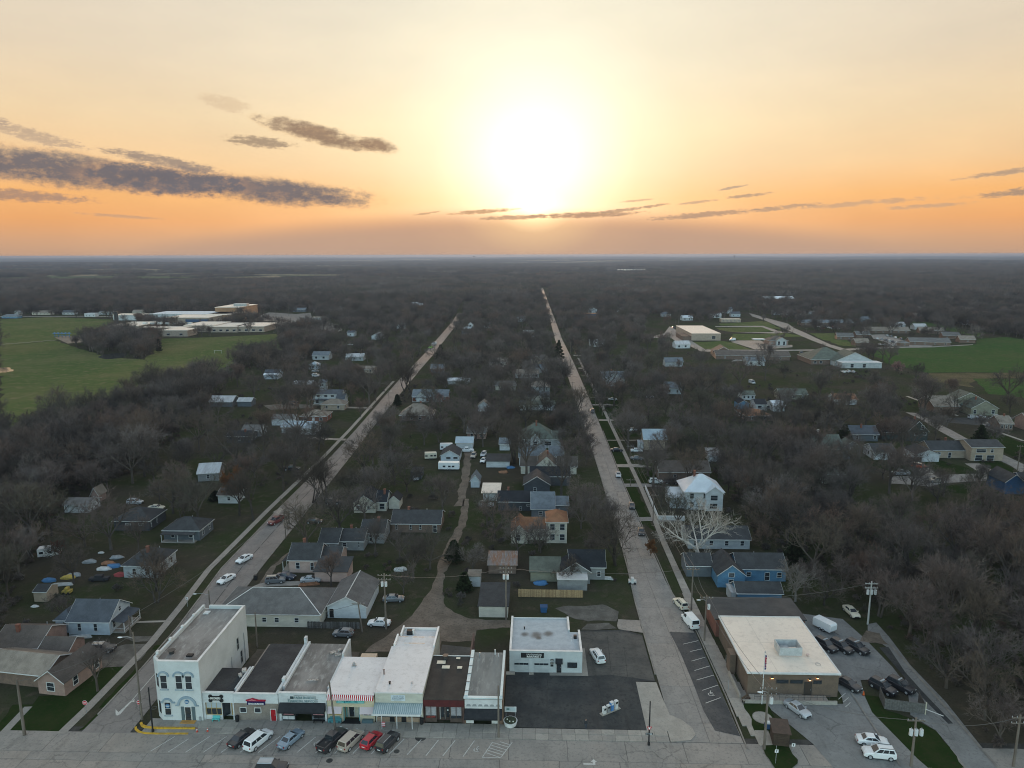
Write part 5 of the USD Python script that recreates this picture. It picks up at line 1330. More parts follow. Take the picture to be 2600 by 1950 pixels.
house('long cream building with wide grey hip roof behind the two-storey corner building', (at(*b)[0] - 6.5, at(*b)[1]), 21.5, 11.5, 2.9, 'hip', 2.9, 'cream', 'grey', front=[(9.6, 1.1, .8, .9), (12.2, 1.1, .8, .9), (16.3, 1.1, .8, .9)], right=[], name='hip_roof_building', cat='building', ridge=True, clear=3)
b = ('M6', 960, 1085)
house('white gable-fronted garage with grey roof behind the dark picket fence', b, span(b, 1295, 1090), 12.0, 2.7, 'gy', 2.1, 'white', 'grey', name='garage', cat='garage', front=[], right=[], doors=[(.45, .9, 2.0, BLACKP)], ridge=True, clear=5)

# --- between the alley and the right street
b = ('M7', 565, 1078)
house('low garage with grey roof and plain white front beside the alley pole', b, span(b, 815, 1080), 9.5, 2.5, 'shed', .5, 'cream', 'dark', name='garage', cat='garage', front=[], right=[], left=[], over=.25)
b = ('M7', 1150, 438)
house('cream two-storey house with rust-red hip roof beside the right street', b, span(b, 1325, 442), 7.4, 5.9, 'hip', 1.9, 'cream', 'rust', front=[(.9, 3.7, 1.2, 1.6), (3.5, 3.7, 1.2, 1.6), (.9, .9, 1.2, 1.6), (3.5, .9, 1.2, 1.6)], right=2,
	  wings=[dict(x=-8.0, y=2.0, w=7.9, d=6, h=3.2, roof='gx', rise=2.0, roofc='rust'), dict(x=-9.3, y=-.5, w=4.2, d=8.5, h=3.1, roof='gy', rise=1.9, roofc='rust', front=[(1.1, .8, 1.2, 1.6)])], clear=10)
b = ('M7', 1245, 845)
house('black-roofed house with white-roofed porch behind the tan plank fence', b, span(b, 1500, 850), 3.2, 2.55, 'flat', 0, 'grey', 'flatwhite', front=[], right=[], left=[], name='house',
	  wings=[dict(x=1.0, y=3.3, w=6.6, d=6.5, h=3.0, roof='gy', rise=2.2, roofc='black', wall='grey'), dict(x=3.0, y=5.5, w=8.2, d=7.5, h=3.2, roof='gx', rise=2.6, roofc='black', wall='grey', front=[(6.4, .9, .8, 1.2)]), dict(x=-6.2, y=4.2, w=7.0, d=6, h=2.4, roof='shed', rise=.9, roofc='green', wall='olive')], clear=0)
b = ('M7', 648, 702)
house('low shed with rusted tin roof behind the alley pole', b, span(b, 885, 705), 6, 2.2, 'shed', .7, 'brown', 'rusty', name='shed', cat='shed', front=[], right=[], left=[], clear=5)
b = ('M7', 470, 815)
house('pale rounded storage hut beside the alley bend', b, span(b, 575, 805), 3.2, 2.5, 'flat', .4, 'palegrey', 'tan', name='storage_hut', cat='shed', front=[], right=[], left=[])
b = ('M3', 1045, 1150)
house('charcoal outbuilding with black roof behind the silver car on the alley', b, span(b, 1320, 1150), 8, 2.9, 'gx', 1.9, 'darkgrey', 'black', front=[(8.6, 1.5, 1.4, .5), (6.4, .1, .5, 1.2)], right=[])
b = ('M3', 1325, 1222)
house('slate-grey house with blue-grey roof and single square window by the right street', b, 6.5, 9, 3.3, 'gx', 3.4, 'slate', 'blue', front=[(2.2, 1.2, .9, 1.2)], left=[], right=[], wings=[dict(x=6.6, y=1.5, w=4, d=6, h=3.8, roof='gx', rise=1.6, wall='slate', roofc='blue')], clear=4)
b = ('M3', 1262, 1005)
house('dark gabled house with wide overhanging roof and small bright window', b, span(b, 1480, 1005), 8, 3.0, 'gy', 2.6, 'darkgrey', 'dark', front=[(3.0, .8, .9, 1.1)], left=[], right=[], wings=[dict(x=2.0, y=8.1, w=13, d=7, h=3.2, roof='gx', rise=2.2, roofc='black')])
b = ('M3', 1372, 860)
house('cream gabled house with brown roof and rear awning by the right street', b, span(b, 1530, 860), 9, 3.9, 'gy', 3.0, 'cream', 'brown', front=[(3.4, 1.6, 1.6, .8)], left=[], right=[], wings=[dict(x=-5.6, y=2.5, w=5.5, d=6, h=2.9, roof='gx', rise=2.6), dict(x=7.2, y=2.5, w=6.5, d=6, h=2.9, roof='gx', rise=2.6)])
b = ('M3', 1222, 768)
house('white house with blue-grey roof just behind the cream gabled house', b, span(b, 1440, 768), 9, 3.2, 'gx', 3.0, 'white', 'blue', front=[(2.2, 1.2, .9, 1.1)], left=[], right=[], wings=[dict(x=6.0, y=-.8, w=5, d=5, h=3.4, roof='gy', rise=1.8), dict(x=11, y=1, w=5, d=8, h=3.2, roof='gx', rise=2.6)], clear=0)
b = ('M3', 1222, 620)
house('large grey house with complex dark-green roof and bay window', b, span(b, 1515, 620), 12, 3.6, 'hip', 5.2, 'palegrey', 'green', front=[(.8, 1.2, .8, 1.3), (10, 1.0, 2.6, 1.6)], left=[], right=[], wings=[dict(x=4.4, y=-1.8, w=4.0, d=6, h=4.0, roof='gy', rise=2.0, wall='white', roofc='green', front=[(1.2, 1.4, 1.6, 1.6)]), dict(x=13, y=2, w=3.4, d=8, h=3.0, roof='gx', rise=2.4, roofc='green')])
b = ('M3', 1058, 642)
house('small white garage with blue-grey roof left of the big forked tree', b, span(b, 1142, 642), 7, 2.6, 'gx', 1.5, 'white', 'blue', name='garage', cat='garage', front=[], left=[], right=[])
b = ('M3', 690, 632)
house('white garage with blue tin roof beside the alley trailers', b, span(b, 830, 628), 7, 2.6, 'gx', 1.5, 'white', 'bluemetal', name='garage', cat='garage', front=[], left=[], right=[])
b = ('M3', 562, 748)
house('pale blue gable-fronted garage behind the white camper', b, span(b, 716, 748), 9, 2.8, 'gy', 1.9, 'paleblue', 'dark', name='garage', cat='garage', front=[(2.0, 1.5, 1.6, .8), (4.6, 1.5, 1.6, .8)], left=[], right=[], clear=6)
b = ('M3', 815, 955)
house('small pale blue garden shed with gambrel front beside the alley', b, span(b, 887, 955), 5.5, 2.4, 'gy', 1.9, 'paleblue', 'blue', name='garden_shed', cat='shed', front=[], left=[], right=[], doors=[(.9, 1.6, 1.9, WL['paleblue'])])
b = ('M3', 918, 1065)
house('white garage with broad pale flat roof beside the alley', b, span(b, 1048, 1068), 7, 2.6, 'shed', .5, 'white', 'cream', name='garage', cat='garage', front=[], left=[], right=[], doors=[(4.9, .9, 2.0, BLACKP)], over=.6)
b = ('M3', 308, 885)
house('dark open carport over a silver car left of the alley', b, span(b, 398, 885), 5.5, 2.4, 'flat', 0, 'darkgrey', 'dark', name='carport', cat='carport', front=[], left=[], right=[])
b = ('M3', 945, 785)
house('long low white-walled shed with dark roof between alley and forked tree', b, span(b, 1140, 785), 7, 2.3, 'shed', .6, 'white', 'dark', name='shed', cat='shed', front=[], left=[], right=[])
b = ('M3', 785, 545)
house('grey-roofed bungalow in the trees behind the blue tin garage', b, span(b, 940, 545), 8, 2.6, 'gx', 1.6, 'pinkbrick', 'grey', front=2, right=[], clear=0)
b = ('M3', 1020, 135)
house('tan ranch house with grey roof and shaded door in the middle distance', b, span(b, 1192, 135), 9, 2.6, 'gx', 1.9, 'cream', 'grey', front=[(3.2, .1, .9, 1.9), (6, 1, 1.2, 1)])
b = ('M3', 1310, 145)
house('grey hip-roofed bungalow with windowed front near the orange awning', b, span(b, 1480, 145), 9, 2.7, 'hip', 2.6, 'palegrey', 'tan', front=3, wings=[dict(x=-2.9, y=0, w=2.8, d=4, h=2.4, roof='flat', roofc='rust', wall='brick')])
b = ('M3', 1275, 238)
house('white ranch house with slate roof and small front gable by the right street', b, span(b, 1475, 238), 9, 2.8, 'gx', 2.0, 'white', 'slate', front=[(1, 1, 1, 1.1), (10.4, .9, 1.6, 1.2)], wings=[dict(x=4, y=-2, w=5, d=5, h=2.8, roof='gy', rise=1.6, wall='cream', roofc='slate')])
b = ('M3', 1220, 305)
house('low white-walled house with dark roof in front of the slate-roofed ranch', b, span(b, 1280, 305), 8, 2.6, 'gx', 1.4, 'white', 'dark', front=1, right=[], wings=[dict(x=4.4, y=.6, w=13, d=7, h=2.6, roof='gx', rise=1.5, roofc='green')], clear=0)
b = ('M3', 875, 315)
house('small white gabled shed in the trees left of the white ranch', b, span(b, 972, 315), 6, 2.8, 'gy', 2.2, 'white', 'tan', name='shed', cat='shed', front=[(4.4, .1, .9, 1.9)], right=[])
b = ('M3', 1190, 30)
house('white bungalow in the middle distance beside the right street', b, span(b, 1380, 40), 8, 2.8, 'gx', 1.8, 'white', 'tan', front=4)
b = ('M3', 620, 85)
house('long pale-roofed shed behind the blue-grey cottage', b, span(b, 800, 88), 7, 2.2, 'gx', 1.0, 'palegrey', 'white', name='shed', cat='shed', front=[], right=[])

# --- right of the right street
b = ('M4', 958, 1140)
house('white two-storey house with broad pale blue tin roof behind the pale sycamore', b, span(b, 1268, 1140), 10, 5.6, 'hip', 4.0, 'white', 'white', front=[(1.4, 3.5, 1.1, 1.5), (5.4, 3.5, 1.1, 1.5), (1.4, .8, 1.1, 1.5), (5.4, .8, 1.1, 1.5)], left=2,
	  wings=[dict(x=span(b, 1268, 1140) - 5.2, y=-1.1, w=5.1, d=6, h=5.45, roof='gy', rise=1.9, roofc='white', wall='white', front=[(1.5, 3.3, 2.0, 1.5), (1.3, .7, 2.2, 1.6)]), dict(x=-4.2, y=1, w=4.1, d=8, h=3.2, roof='shed', rise=.6, roofc='white', wall='palegrey')], clear=14, over=.6)
b = ('M4', 742, 905)
house('brown brick bungalow hidden in trees beyond the white two-storey house', b, span(b, 1165, 905), 9, 3.4, 'gx', 2.6, 'brown', 'brown', front=[(4.8, .8, .8, 1.6), (11.2, .8, .8, 1.6)], clear=6)
b = ('M4', 612, 640)
house('tan house with steep blue-grey tin roof beside the right street', b, span(b, 800, 640), 8, 4.4, 'gx', 3.0, 'tan', 'bluemetal', front=[(2.2, 3.1, .8, .9), (2.2, .8, .9, 1.6)], clear=8, wings=[dict(x=-1.9, y=1, w=1.9, d=4, h=2.6, roof='flat', wall='white', roofc='white')])
b = ('M4', 1160, 735)
house('small white tin-roofed shed alone in the right woods', b, span(b, 1255, 735), 5.5, 2.2, 'shed', 1.2, 'white', 'metal', name='shed', cat='shed', front=[], left=[], clear=10)
b = ('M4', 985, 1470)
house('grey bungalow with white eave behind the pale sycamore', b, span(b, 1500, 1470), 8, 2.7, 'gx', 2.0, 'palegrey', 'dark', front=4, clear=0)
b = ('R3', 1170, 345)
house('blue weatherboard house with dark roof behind the brick offices', b, 11.0, 7.5, 3.1, 'gx', 2.2, 'blue', 'dark', front=[(6.2, .3, 1.0, 1.8), (9, 1, 1, 1.1), (2, 1.2, .9, 1.0)], left=[], wings=[dict(x=-5.6, y=-3.4, w=6.2, d=9, h=3.0, roof='gy', rise=2.4, wall='blue', roofc='dark', front=[(2.5, 2.6, 1.2, .9), (2.6, .7, 1.0, 1.2)]), dict(x=-11.5, y=2, w=5.8, d=6, h=2.8, roof='gx', rise=1.8, wall='slate', roofc='dark')], clear=6)
b = ('R3', 1165, 505)
house('low blue block with dark flat roof touching the brick offices', b, 9.5, 4.6, 2.6, 'gx', 1.4, 'blue', 'dark', front=[], left=[], wings=[dict(x=-1.2, y=.5, w=1.1, d=4, h=2.2, roof='flat', wall='palegrey', roofc='metal')], name='blue_shed', cat='shed', clear=0)
b = ('N8', 955, 345)
house('long low house with broad rust-orange roof in the right woods', b, span(b, 1240, 330), 13, 2.6, 'hip', 1.9, 'brown', 'rust', front=2, left=4, rz=6, clear=10)
b = ('N8', 1075, 205)
house('white and blue bungalow with white garage behind the rust-roofed house', b, span(b, 1200, 200), 9, 2.9, 'gx', 1.8, 'white', 'black', front=[(1.0, .9, 1.8, 1.3), (5.2, .9, 1.4, 1.3)], left=[], wings=[dict(x=-8, y=1.0, w=5, d=8, h=3.2, roof='gy', rise=1.4, wall='blue', roofc='black'), dict(x=7.6, y=-2.5, w=5.6, d=9, h=2.9, roof='gx', rise=1.6, roofc='white')], clear=10)
b = ('N8', 905, 75)
house('little white house in trees above the blue bungalow on the right', b, span(b, 1060, 75), 8, 2.6, 'gx', 1.5, 'white', 'green', front=3, left=[], clear=5)
b = ('N8', 1910, 1125)
house('square olive-tan house with shallow grey roof in the right woods', b, span(b, 2170, 1125), 10, 3.4, 'hip', 2.2, 'olive', 'green', front=[(5.0, 1.9, 1.0, 1.2), (-.02, .4, .5, 2.3)], left=2, clear=8)
b = ('N8', 1830, 800)
house('grey house with steep roof and tall pinkish chimney in the right woods', b, span(b, 2150, 800), 11, 3.6, 'gx', 4.0, 'grey', 'green', front=2, left=[], chimney=(2.2, 6.2, 9.2), wings=[dict(x=9.0, y=-1.5, w=6.5, d=6, h=4.6, roof='gy', rise=2.2, wall='slate', front=[(2.6, 3.2, 1.0, 1.3)])], clear=8)
b = ('N7', 752, 590)
house('dark green house with tall front gable and three white windows on the right', b, span(b, 1000, 590), 10, 4.2, 'gy', 4.0, 'green', 'black', front=[(2.7, 2.3, 1.1, 1.4), (6.2, 2.3, 1.1, 1.4), (5.1, 5.0, 1.2, 1.4)], left=[], wings=[dict(x=-9, y=2.5, w=9, d=7, h=3.2, roof='gx', rise=2.8)], clear=10)
b = ('N7', 50, 590)
house('low slate-blue house with dark blue roof left of the dark green house', b, span(b, 385, 590), 9, 2.9, 'gx', 2.6, 'slate', 'slate', front=[(2, .8, .8, 1.6), (9, 1, 1, 1.2)], left=[], clear=4)
b = ('N7', 338, 822)
house('white ranch house with open double garage on the cul-de-sac', b, span(b, 605, 825), 9, 2.8, 'gx', 2.2, 'white', 'dark', front=[(3.0, .5, 1.0, 1.8), (6.2, .5, 1.0, 1.8)], left=1, clear=12, wings=[dict(x=14.0, y=-2.6, w=8.2, d=9, h=2.9, roof='gy', rise=1.5, roofc='dark')])
GAR = at('N7', 738, 862)
t = thing('garage_interior', 'dark open garage doorway with white boxes on the cul-de-sac', 'garage', (GAR[0], GAR[1] - .3, 0))
obj('door_opening', MB().box(.2, 5.4, 0, .08, 0, 2.2), BLACKP, t)
for x in (1.6, 2.4, 3.4, 4.1):
	obj('box', MB().box(x, x + .5, -.3, -.02, 0, .5), TRIM, t)
b = ('N7', 1040, 800)
house('tan split-level house with two white garage doors on the cul-de-sac', b, 12.5, 9, 3.0, 'gx', 2.4, 'tan', 'dark', front=[(2.5, 1, 1.2, 1.2), (6.5, .1, 1.0, 2.0)], left=1, clear=12,
	  wings=[dict(x=12.6, y=-3.6, w=11.5, d=10, h=5.2, roof='gx', rise=1.6, front=[(1.8, 3.3, 3.4, 1.2), (7, 3.3, .9, 1.2), (1.6, .1, 2.5, 2.1), (5.8, .1, 2.5, 2.1)])])
b = ('N7', 1962, 1252)
house('deep blue cottage with white corner boards at the right edge', b, span(b, 2180, 1245), 9, 4.0, 'gy', 2.4, 'deepblue', 'dark', front=[], left=[], clear=10, wings=[dict(x=6.6, y=1, w=7, d=8, h=3.6, roof='gx', rise=2.0)], trim=TRIM)
b = ('N7', 1545, 268)
house('pale olive apartment house with stacked gables beside the car park', b, span(b, 1875, 268), 9, 3.4, 'gy', 3.6, 'olive', 'green', front=[(1.2, .8, 1.2, 1.8), (9.6, .8, 1.4, 1.8)], left=[], clear=8, name='apartment_house', cat='house', wings=[dict(x=-4, y=9.2, w=17, d=9, h=4.6, roof='gy', rise=4.4, roofc='green', wall='olive'), dict(x=-14, y=6, w=12, d=14, h=3.2, roof='gx', rise=3.6, roofc='tan', wall='brown', front=[(3, 1, 1, 1.2)])])
b = ('N7', 1905, 455)
house('brown brick house with pale gable at the right edge by the car park', b, span(b, 2100, 480), 8, 3.0, 'gx', 2.6, 'brown', 'tan', front=3, left=[], clear=6, wings=[dict(x=11.0, y=-1.5, w=9, d=9, h=4.2, roof='gx', rise=2.8, wall='pinkbrick')])
b = ('M5', 560, 258)
house('white-walled bungalow with rust-brown roof beside the diagonal street', b, span(b, 725, 250), 9, 2.8, 'gx', 2.0, 'white', 'rust', front=[], left=[], clear=9)
b = ('M5', 100, 215)
house('grey-green house with dark roof behind the diagonal street trees', b, span(b, 330, 215), 9, 2.8, 'gx', 2.2, 'olive', 'green', front=3, left=[], clear=5)
b = ('N4', 1010, 1240)
house('pale grey two-storey house with blue-grey gables by the right street', b, span(b, 1260, 1240), 9, 5.0, 'gx', 3.0, 'palegrey', 'blue', front=3, clear=4, wings=[dict(x=4.4, y=-1.0, w=5, d=6, h=6.0, roof='gy', rise=2.2, roofc='blue')])
b = ('N4', 1725, 1330)
house('pale blue-grey house behind the tan hay-coloured yard right of the street', b, span(b, 1900, 1330), 9, 3.4, 'gx', 2.6, 'paleblue', 'blue', front=2, left=[], clear=6)
b = ('N4', 215, 990)
house('tan house with two dark front gables far along the right street', b, span(b, 400, 985), 9, 3.0, 'gx', 2.8, 'tan', 'brown', front=2, clear=4, wings=[dict(x=.4, y=-1.5, w=6, d=6, h=3.2, roof='gy', rise=2.8), dict(x=8.4, y=-1.5, w=5, d=6, h=3.2, roof='gy', rise=2.4)])
b = ('N4', 270, 1090)
house('white-gabled low house by the large evergreen on the right street', b, span(b, 400, 1090), 8, 2.8, 'gx', 2.0, 'white', 'blue', front=2, clear=0)
b = ('N4', 55, 1150)
house('long white ranch with many windows left of the right street', b, span(b, 300, 1150), 8, 2.7, 'gx', 1.4, 'white', 'tan', front=5, clear=5)
b = ('N3', 1425, 655)
house('dark house with white belvedere and stepped white gables beyond the left street', b, span(b, 1580, 655), 10, 3.0, 'hip', 2.8, 'slate', 'brown', front=2, right=[], clear=8, wings=[dict(x=1.0, y=2.5, w=12, d=7, h=5.2, roof='hip', rise=1.8, wall='palegrey', roofc='white'), dict(x=5.6, y=5, w=5, d=5, h=8.6, roof='gy', rise=2.0, wall='white', roofc='slate', front=[(1.6, 6.6, 1.8, 1.6)])])

# --- the far quarter
b = ('N4', 700, 493)
house('long navy storefront with white display windows far along the right street', b, span(b, 970, 492), 14, 6.5, 'flat', 0, 'deepblue', 'rust', front=[(7, .6, 4.5, 1.6), (12.5, .6, 4.5, 1.6), (20, .6, 5, 1.6), (26, .6, 5, 1.6), (7, 3.0, 4.5, 1.4), (12.5, 3.0, 4.5, 1.4), (20, 3.0, 5, 1.4), (26, 3, 5, 1.4)], left=[], name='storefront', cat='shop', clear=22)
b = ('N4', 855, 435)
house('white gabled hall beside the navy storefront', b, span(b, 930, 430), 10, 6, 'gy', 3, 'white', 'white', front=[], left=[], name='hall', cat='building', clear=5)
b = ('N4', 1145, 405)
house('long low pale blue house beyond the navy storefront', b, span(b, 1260, 405), 9, 3.2, 'gx', 1.6, 'paleblue', 'tan', front=2, left=[], clear=8, wings=[dict(x=12, y=0, w=14, d=9, h=3, roof='gx', rise=1.6, wall='tan', roofc='rust')])
b = ('N4', 1225, 480)
house('tan flat-roofed workshop with pink brick end by the far junction', b, span(b, 1370, 480), 12, 4.2, 'flat', 0, 'pinkbrick', 'tan', front=[], left=[], name='workshop', cat='building', clear=10)
b = ('N5', 245, 640)
house('large beige flat-roofed store with lean-to porch in the right distance', b, span(b, 572, 640), 70, 6.2, 'flat', 0, 'beige', 'cream', front=[(18, 1.5, 3, 2.5)], left=[(8, 0, 3, 3), (40, 0, 3, 3)], name='store', cat='building', clear=25, wings=[dict(x=-7.5, y=1, w=7.4, d=30, h=3.4, roof='shed', rise=.2, roofc='brown', wall='brown')])
b = ('N5', 1115, 690)
house('small bank with brown hip roof and white columned gable in the right distance', b, span(b, 1330, 690), 14, 3.6, 'hip', 3.4, 'pinkbrick', 'brown', front=3, left=[], name='bank', cat='building', clear=14, wings=[dict(x=5.5, y=-3, w=8, d=6, h=4.2, roof='gy', rise=2.4, wall='palegrey', roofc='tan', front=[(1, .4, 1.6, 3), (5.2, .4, 1.6, 3)]), dict(x=-12, y=2, w=9, d=6, h=4.6, z0=3.9, roof='flat', wall='white', roofc='flatwhite')])
b = ('N5', 520, 850)
house('long brown-roofed clinic with pale eave in front of the bank', b, span(b, 930, 975), 16, 3.0, 'gx', 2.6, 'brown', 'brown', front=4, left=[], name='clinic', cat='building', rz=-6, clear=6, wings=[dict(x=0, y=12, w=14, d=16, h=3.4, roof='gy', rise=4.0)])
b = ('N5', 1930, 950)
house('large grey-roofed chapel-like clinic with white entrance canopy on the right', b, span(b, 2380, 950), 8, 3.6, 'flat', 0, 'palegrey', 'flatwhite', front=[(6, .4, 2, 2.4), (14, .4, 2, 2.4)], left=[], name='clinic', cat='building', clear=8, wings=[dict(x=-1, y=8.1, w=26, d=18, h=3.4, roof='gy', rise=6.0, wall='palegrey', roofc='green'), dict(x=-14, y=16, w=28, d=26, h=3.4, roof='hip', rise=7.0, wall='brown', roofc='green', front=[(2, .8, 1.5, 1.6), (6, .8, 1.5, 1.6)])])
for k, (c, x, y, x2, dep, lab) in enumerate([('N6', 110, 630, 300, 9, 'low brick apartment row nearest the lane'), ('N6', 320, 700, 490, 9, 'short brick apartment block at the corner of the lane'), ('N6', 330, 610, 500, 9, 'brick apartment block with pale porches beside the car park'),
											('N6', 420, 560, 960, 10, 'longest brick apartment row behind the car park'), ('N6', 930, 690, 1380, 12, 'long brown apartment row on the green field'), ('N6', 1040, 560, 1290, 10, 'back apartment row, nearest third of three'),
											('N6', 1300, 620, 1480, 10, 'back apartment row, middle third of three'), ('N6', 1490, 665, 1650, 10, 'back apartment row, farthest right of three'), ('N6', 820, 705, 920, 6, 'small square brick hut in the apartment car park')]):
	b = (c, x, y)
	house(lab, b, span(b, x2, y + (8 if k < 5 else 0)), dep, 2.9, 'gx' if k != 8 else 'hip', 2.8 if k != 8 else 1.8, 'brown', 'tan' if k % 2 else 'grey', front=(max(1, int(span(b, x2, y) / 7)) if k != 8 else 1), left=[], name='apartment_row', cat='apartments', clear=4, rz=-10 if k in (0, 4, 5, 6, 7) else 0)
for (c, x, y, x2, dep, h, rf, rise, wl, rc, lab) in [
		('N5', 615, 335, 705, 9, 5.4, 'gx', 2.2, 'white', 'slate', 'white two-storey house with dark porch beyond the store'), ('N5', 690, 372, 795, 9, 3.4, 'gx', 2.4, 'paleblue', 'slate', 'pale blue house in front of the far white two-storey house'),
		('N5', 580, 435, 800, 8, 3.4, 'flat', 0, 'beige', 'cream', 'long beige hut beside the far junction'), ('N5', 1075, 215, 1400, 24, 6.5, 'gx', 3.0, 'brown', 'white', 'big hall with bright white tin roof in the far trees'),
		('N5', 1165, 350, 1430, 9, 3.0, 'gx', 2.2, 'palegrey', 'blue', 'long pale blue-grey row house beyond the far junction'), ('N5', 1505, 350, 1670, 9, 2.8, 'gx', 1.6, 'white', 'grey', 'white row house right of the far junction'),
		('N5', 1480, 470, 2060, 12, 3.0, 'gx', 2.6, 'brown', 'blue', 'long dark-roofed school-like row above the red-edged car park'), ('N6', 245, 380, 310, 8, 4.6, 'gx', 2, 'palegrey', 'metal', 'pale narrow two-storey house in the far right trees'),
		('N6', 365, 430, 480, 9, 3.0, 'gx', 2.6, 'slate', 'blue', 'blue-roofed house in front of the pale narrow house'), ('N6', 500, 330, 735, 10, 2.8, 'hip', 2.0, 'brown', 'metal', 'low house with pale hip roof and white garage in the far right'),
		('N6', 885, 320, 1095, 12, 6.0, 'flat', 0, 'palegrey', 'cream', 'grey two-storey block with cream parapet in the far right'), ('N6', 905, 395, 1060, 9, 3.4, 'gx', 2.6, 'brown', 'tan', 'dark-porched house with cream gable below the grey block'),
		('N6', 1370, 285, 1520, 9, 2.8, 'gx', 2.6, 'palegrey', 'blue', 'blue-grey roofed house at the upper right wood edge'), ('N6', 1650, 375, 1790, 8, 2.8, 'gx', 2, 'slate', 'blue', 'slate house half hidden right of the green wedge'),
		('N6', 2060, 325, 2212, 9, 3.0, 'gx', 1.8, 'white', 'bluemetal', 'white house with blue roof at the far right edge'), ('N1', 950, 640, 1070, 8, 4.2, 'flat', 0, 'white', 'white', 'white press box with row of windows by the sports field'),
		('N1', 360, 618, 560, 9, 3.0, 'gx', 2.4, 'cream', 'tan', 'cream house across the sports field road'), ('N1', 700, 615, 830, 9, 2.8, 'gx', 2.6, 'white', 'slate', 'white house with dark verandah across the sports field road'),
		('N1', 160, 615, 205, 8, 3.2, 'gy', 2.6, 'white', 'white', 'tiny white gabled house across the sports field road'), ('N1', 20, 655, 200, 8, 2.4, 'hip', 2.4, 'blue', 'blue', 'blue-roofed dugout at the edge of the sports field'),
		('N1', 1110, 615, 1260, 8, 3.0, 'gx', 1.4, 'palegrey', 'grey', 'low grey row behind the sports field'), ('N1', 1490, 615, 1600, 8, 4.0, 'gx', 2.0, 'cream', 'tan', 'cream house behind the school sheds'),
		('N1', 690, 430, 890, 14, 4.0, 'flat', 0, 'white', 'white', 'far long white sheds left of the silo'), ('N1', 80, 430, 180, 12, 5, 'gx', 3, 'palegrey', 'metal', 'far grey barn at the left'),
		('N2', 1520, 495, 1660, 10, 3.0, 'gx', 2.0, 'slate', 'blue', 'blue-roofed house beyond the school car park'), ('N2', 1755, 500, 1850, 10, 5.0, 'gy', 3.6, 'white', 'tan', 'white gabled house beyond the school car park'),
		('N2', 1900, 495, 2170, 10, 4.4, 'gx', 2.6, 'white', 'metal', 'long white tin-roofed house beyond the school car park'), ('N2', 1740, 590, 1850, 10, 3.0, 'gx', 1.2, 'palegrey', 'tan', 'pale mobile hut on the school car park'),
		('N2', 2130, 770, 2210, 9, 3.4, 'gx', 1.6, 'white', 'slate', 'white house with open dark porch near the school woods'), ('N2', 1200, 1245, 1360, 8, 2.6, 'gx', 2.4, 'paleblue', 'slate', 'pale-walled house with dark roof at the field corner'),
		('N2', 1700, 1140, 1800, 7, 3.0, 'hip', 1.8, 'paleblue', 'bluemetal', 'pale blue hip-roofed hut above the parked cars'), ('N3', 890, 410, 1010, 9, 3.0, 'gx', 1.4, 'brown', 'white', 'house with white metal roof left of the far left street'),
		('N3', 830, 375, 950, 9, 3.0, 'gx', 2.0, 'slate', 'blue', 'slate house just behind the white metal roof'), ('N3', 2050, 515, 2140, 9, 3.4, 'gx', 2.4, 'paleblue', 'bluemetal', 'teal-grey house in the far middle trees'),
		('N3', 210, 1095, 440, 9, 2.6, 'gx', 1.4, 'tan', 'tan', 'tan house with low roof above the left street trees'), ('N3', 1080, 1090, 1220, 8, 2.8, 'gx', 2.2, 'slate', 'blue', 'slate-roofed house beside the left street tall trunks'),
		('N3', 120, 955, 320, 8, 2.8, 'gx', 2.0, 'palegrey', 'metal', 'pale tin-roofed house in trees left of the left street'), ('N4', 250, 365, 300, 8, 3.0, 'gx', 1.6, 'palegrey', 'blue', 'small grey house far along the right street'),
		('N4', 60, 410, 130, 8, 3.0, 'gx', 2.0, 'palegrey', 'grey', 'grey-roofed house far left of the right street'), ('N4', 1680, 460, 1785, 10, 3.2, 'hip', 2.6, 'palegrey', 'blue', 'pale hip-roofed house beside the far junction sign')]:
	b = (c, x, y)
	w_ = span(b, x2, y)
	house(lab, b, w_, dep, h, rf, rise, wl, rc, front=min(6, max(1, int(w_ / 4))), right=[], left=[], clear=12, name='house' if h < 6.2 else 'hall', cat='house' if h < 6.2 else 'building')

# --- the school
sc = at('N1', 1215, 815)
t = thing('school', 'sprawling beige school with flat tan roofs and orange brick gymnasium', 'school', (0, 0, 0))


def sblock(c, x, y, x2, dep, h, wl, rf, nwin=4, parent=None):
	p = at(c, x, y)
	w_ = float(np.linalg.norm((at(c, x2, y) - p)[:2]))
	parent = parent or t
	obj('wall', MB().box(p[0], p[0] + w_, p[1], p[1] + dep, 0, h), WL[wl], parent)
	obj('roof', MB().box(p[0] - .4, p[0] + w_ + .4, p[1] - .4, p[1] + dep + .4, h + .003, h + .5), SH[rf], parent)
	for k in range(nwin):
		u = p[0] + w_ * (k + .5) / nwin
		wn = obj('window', MB().box(u - 1.5, u + 1.5, p[1] - .1, p[1] - .003, 1.0, 1.15).box(u - 1.5, u + 1.5, p[1] - .1, p[1] - .003, 2.9, 3.05), TRIM, parent)
		obj('pane', MB().box(u - 1.4, u + 1.4, p[1] - .06, p[1] - .004, 1.15, 2.9), GLASS, wn)
	keep([(p[0], p[1]), (p[0] + w_, p[1]), (p[0] + w_, p[1] + dep), (p[0], p[1] + dep)], 4)
	CLEAR.append(Polygon([(p[0], p[1]), (p[0] + w_, p[1]), (p[0] + w_ + 15, p[1] - 30), (p[0] + 15, p[1] - 30)]))
	return p, w_


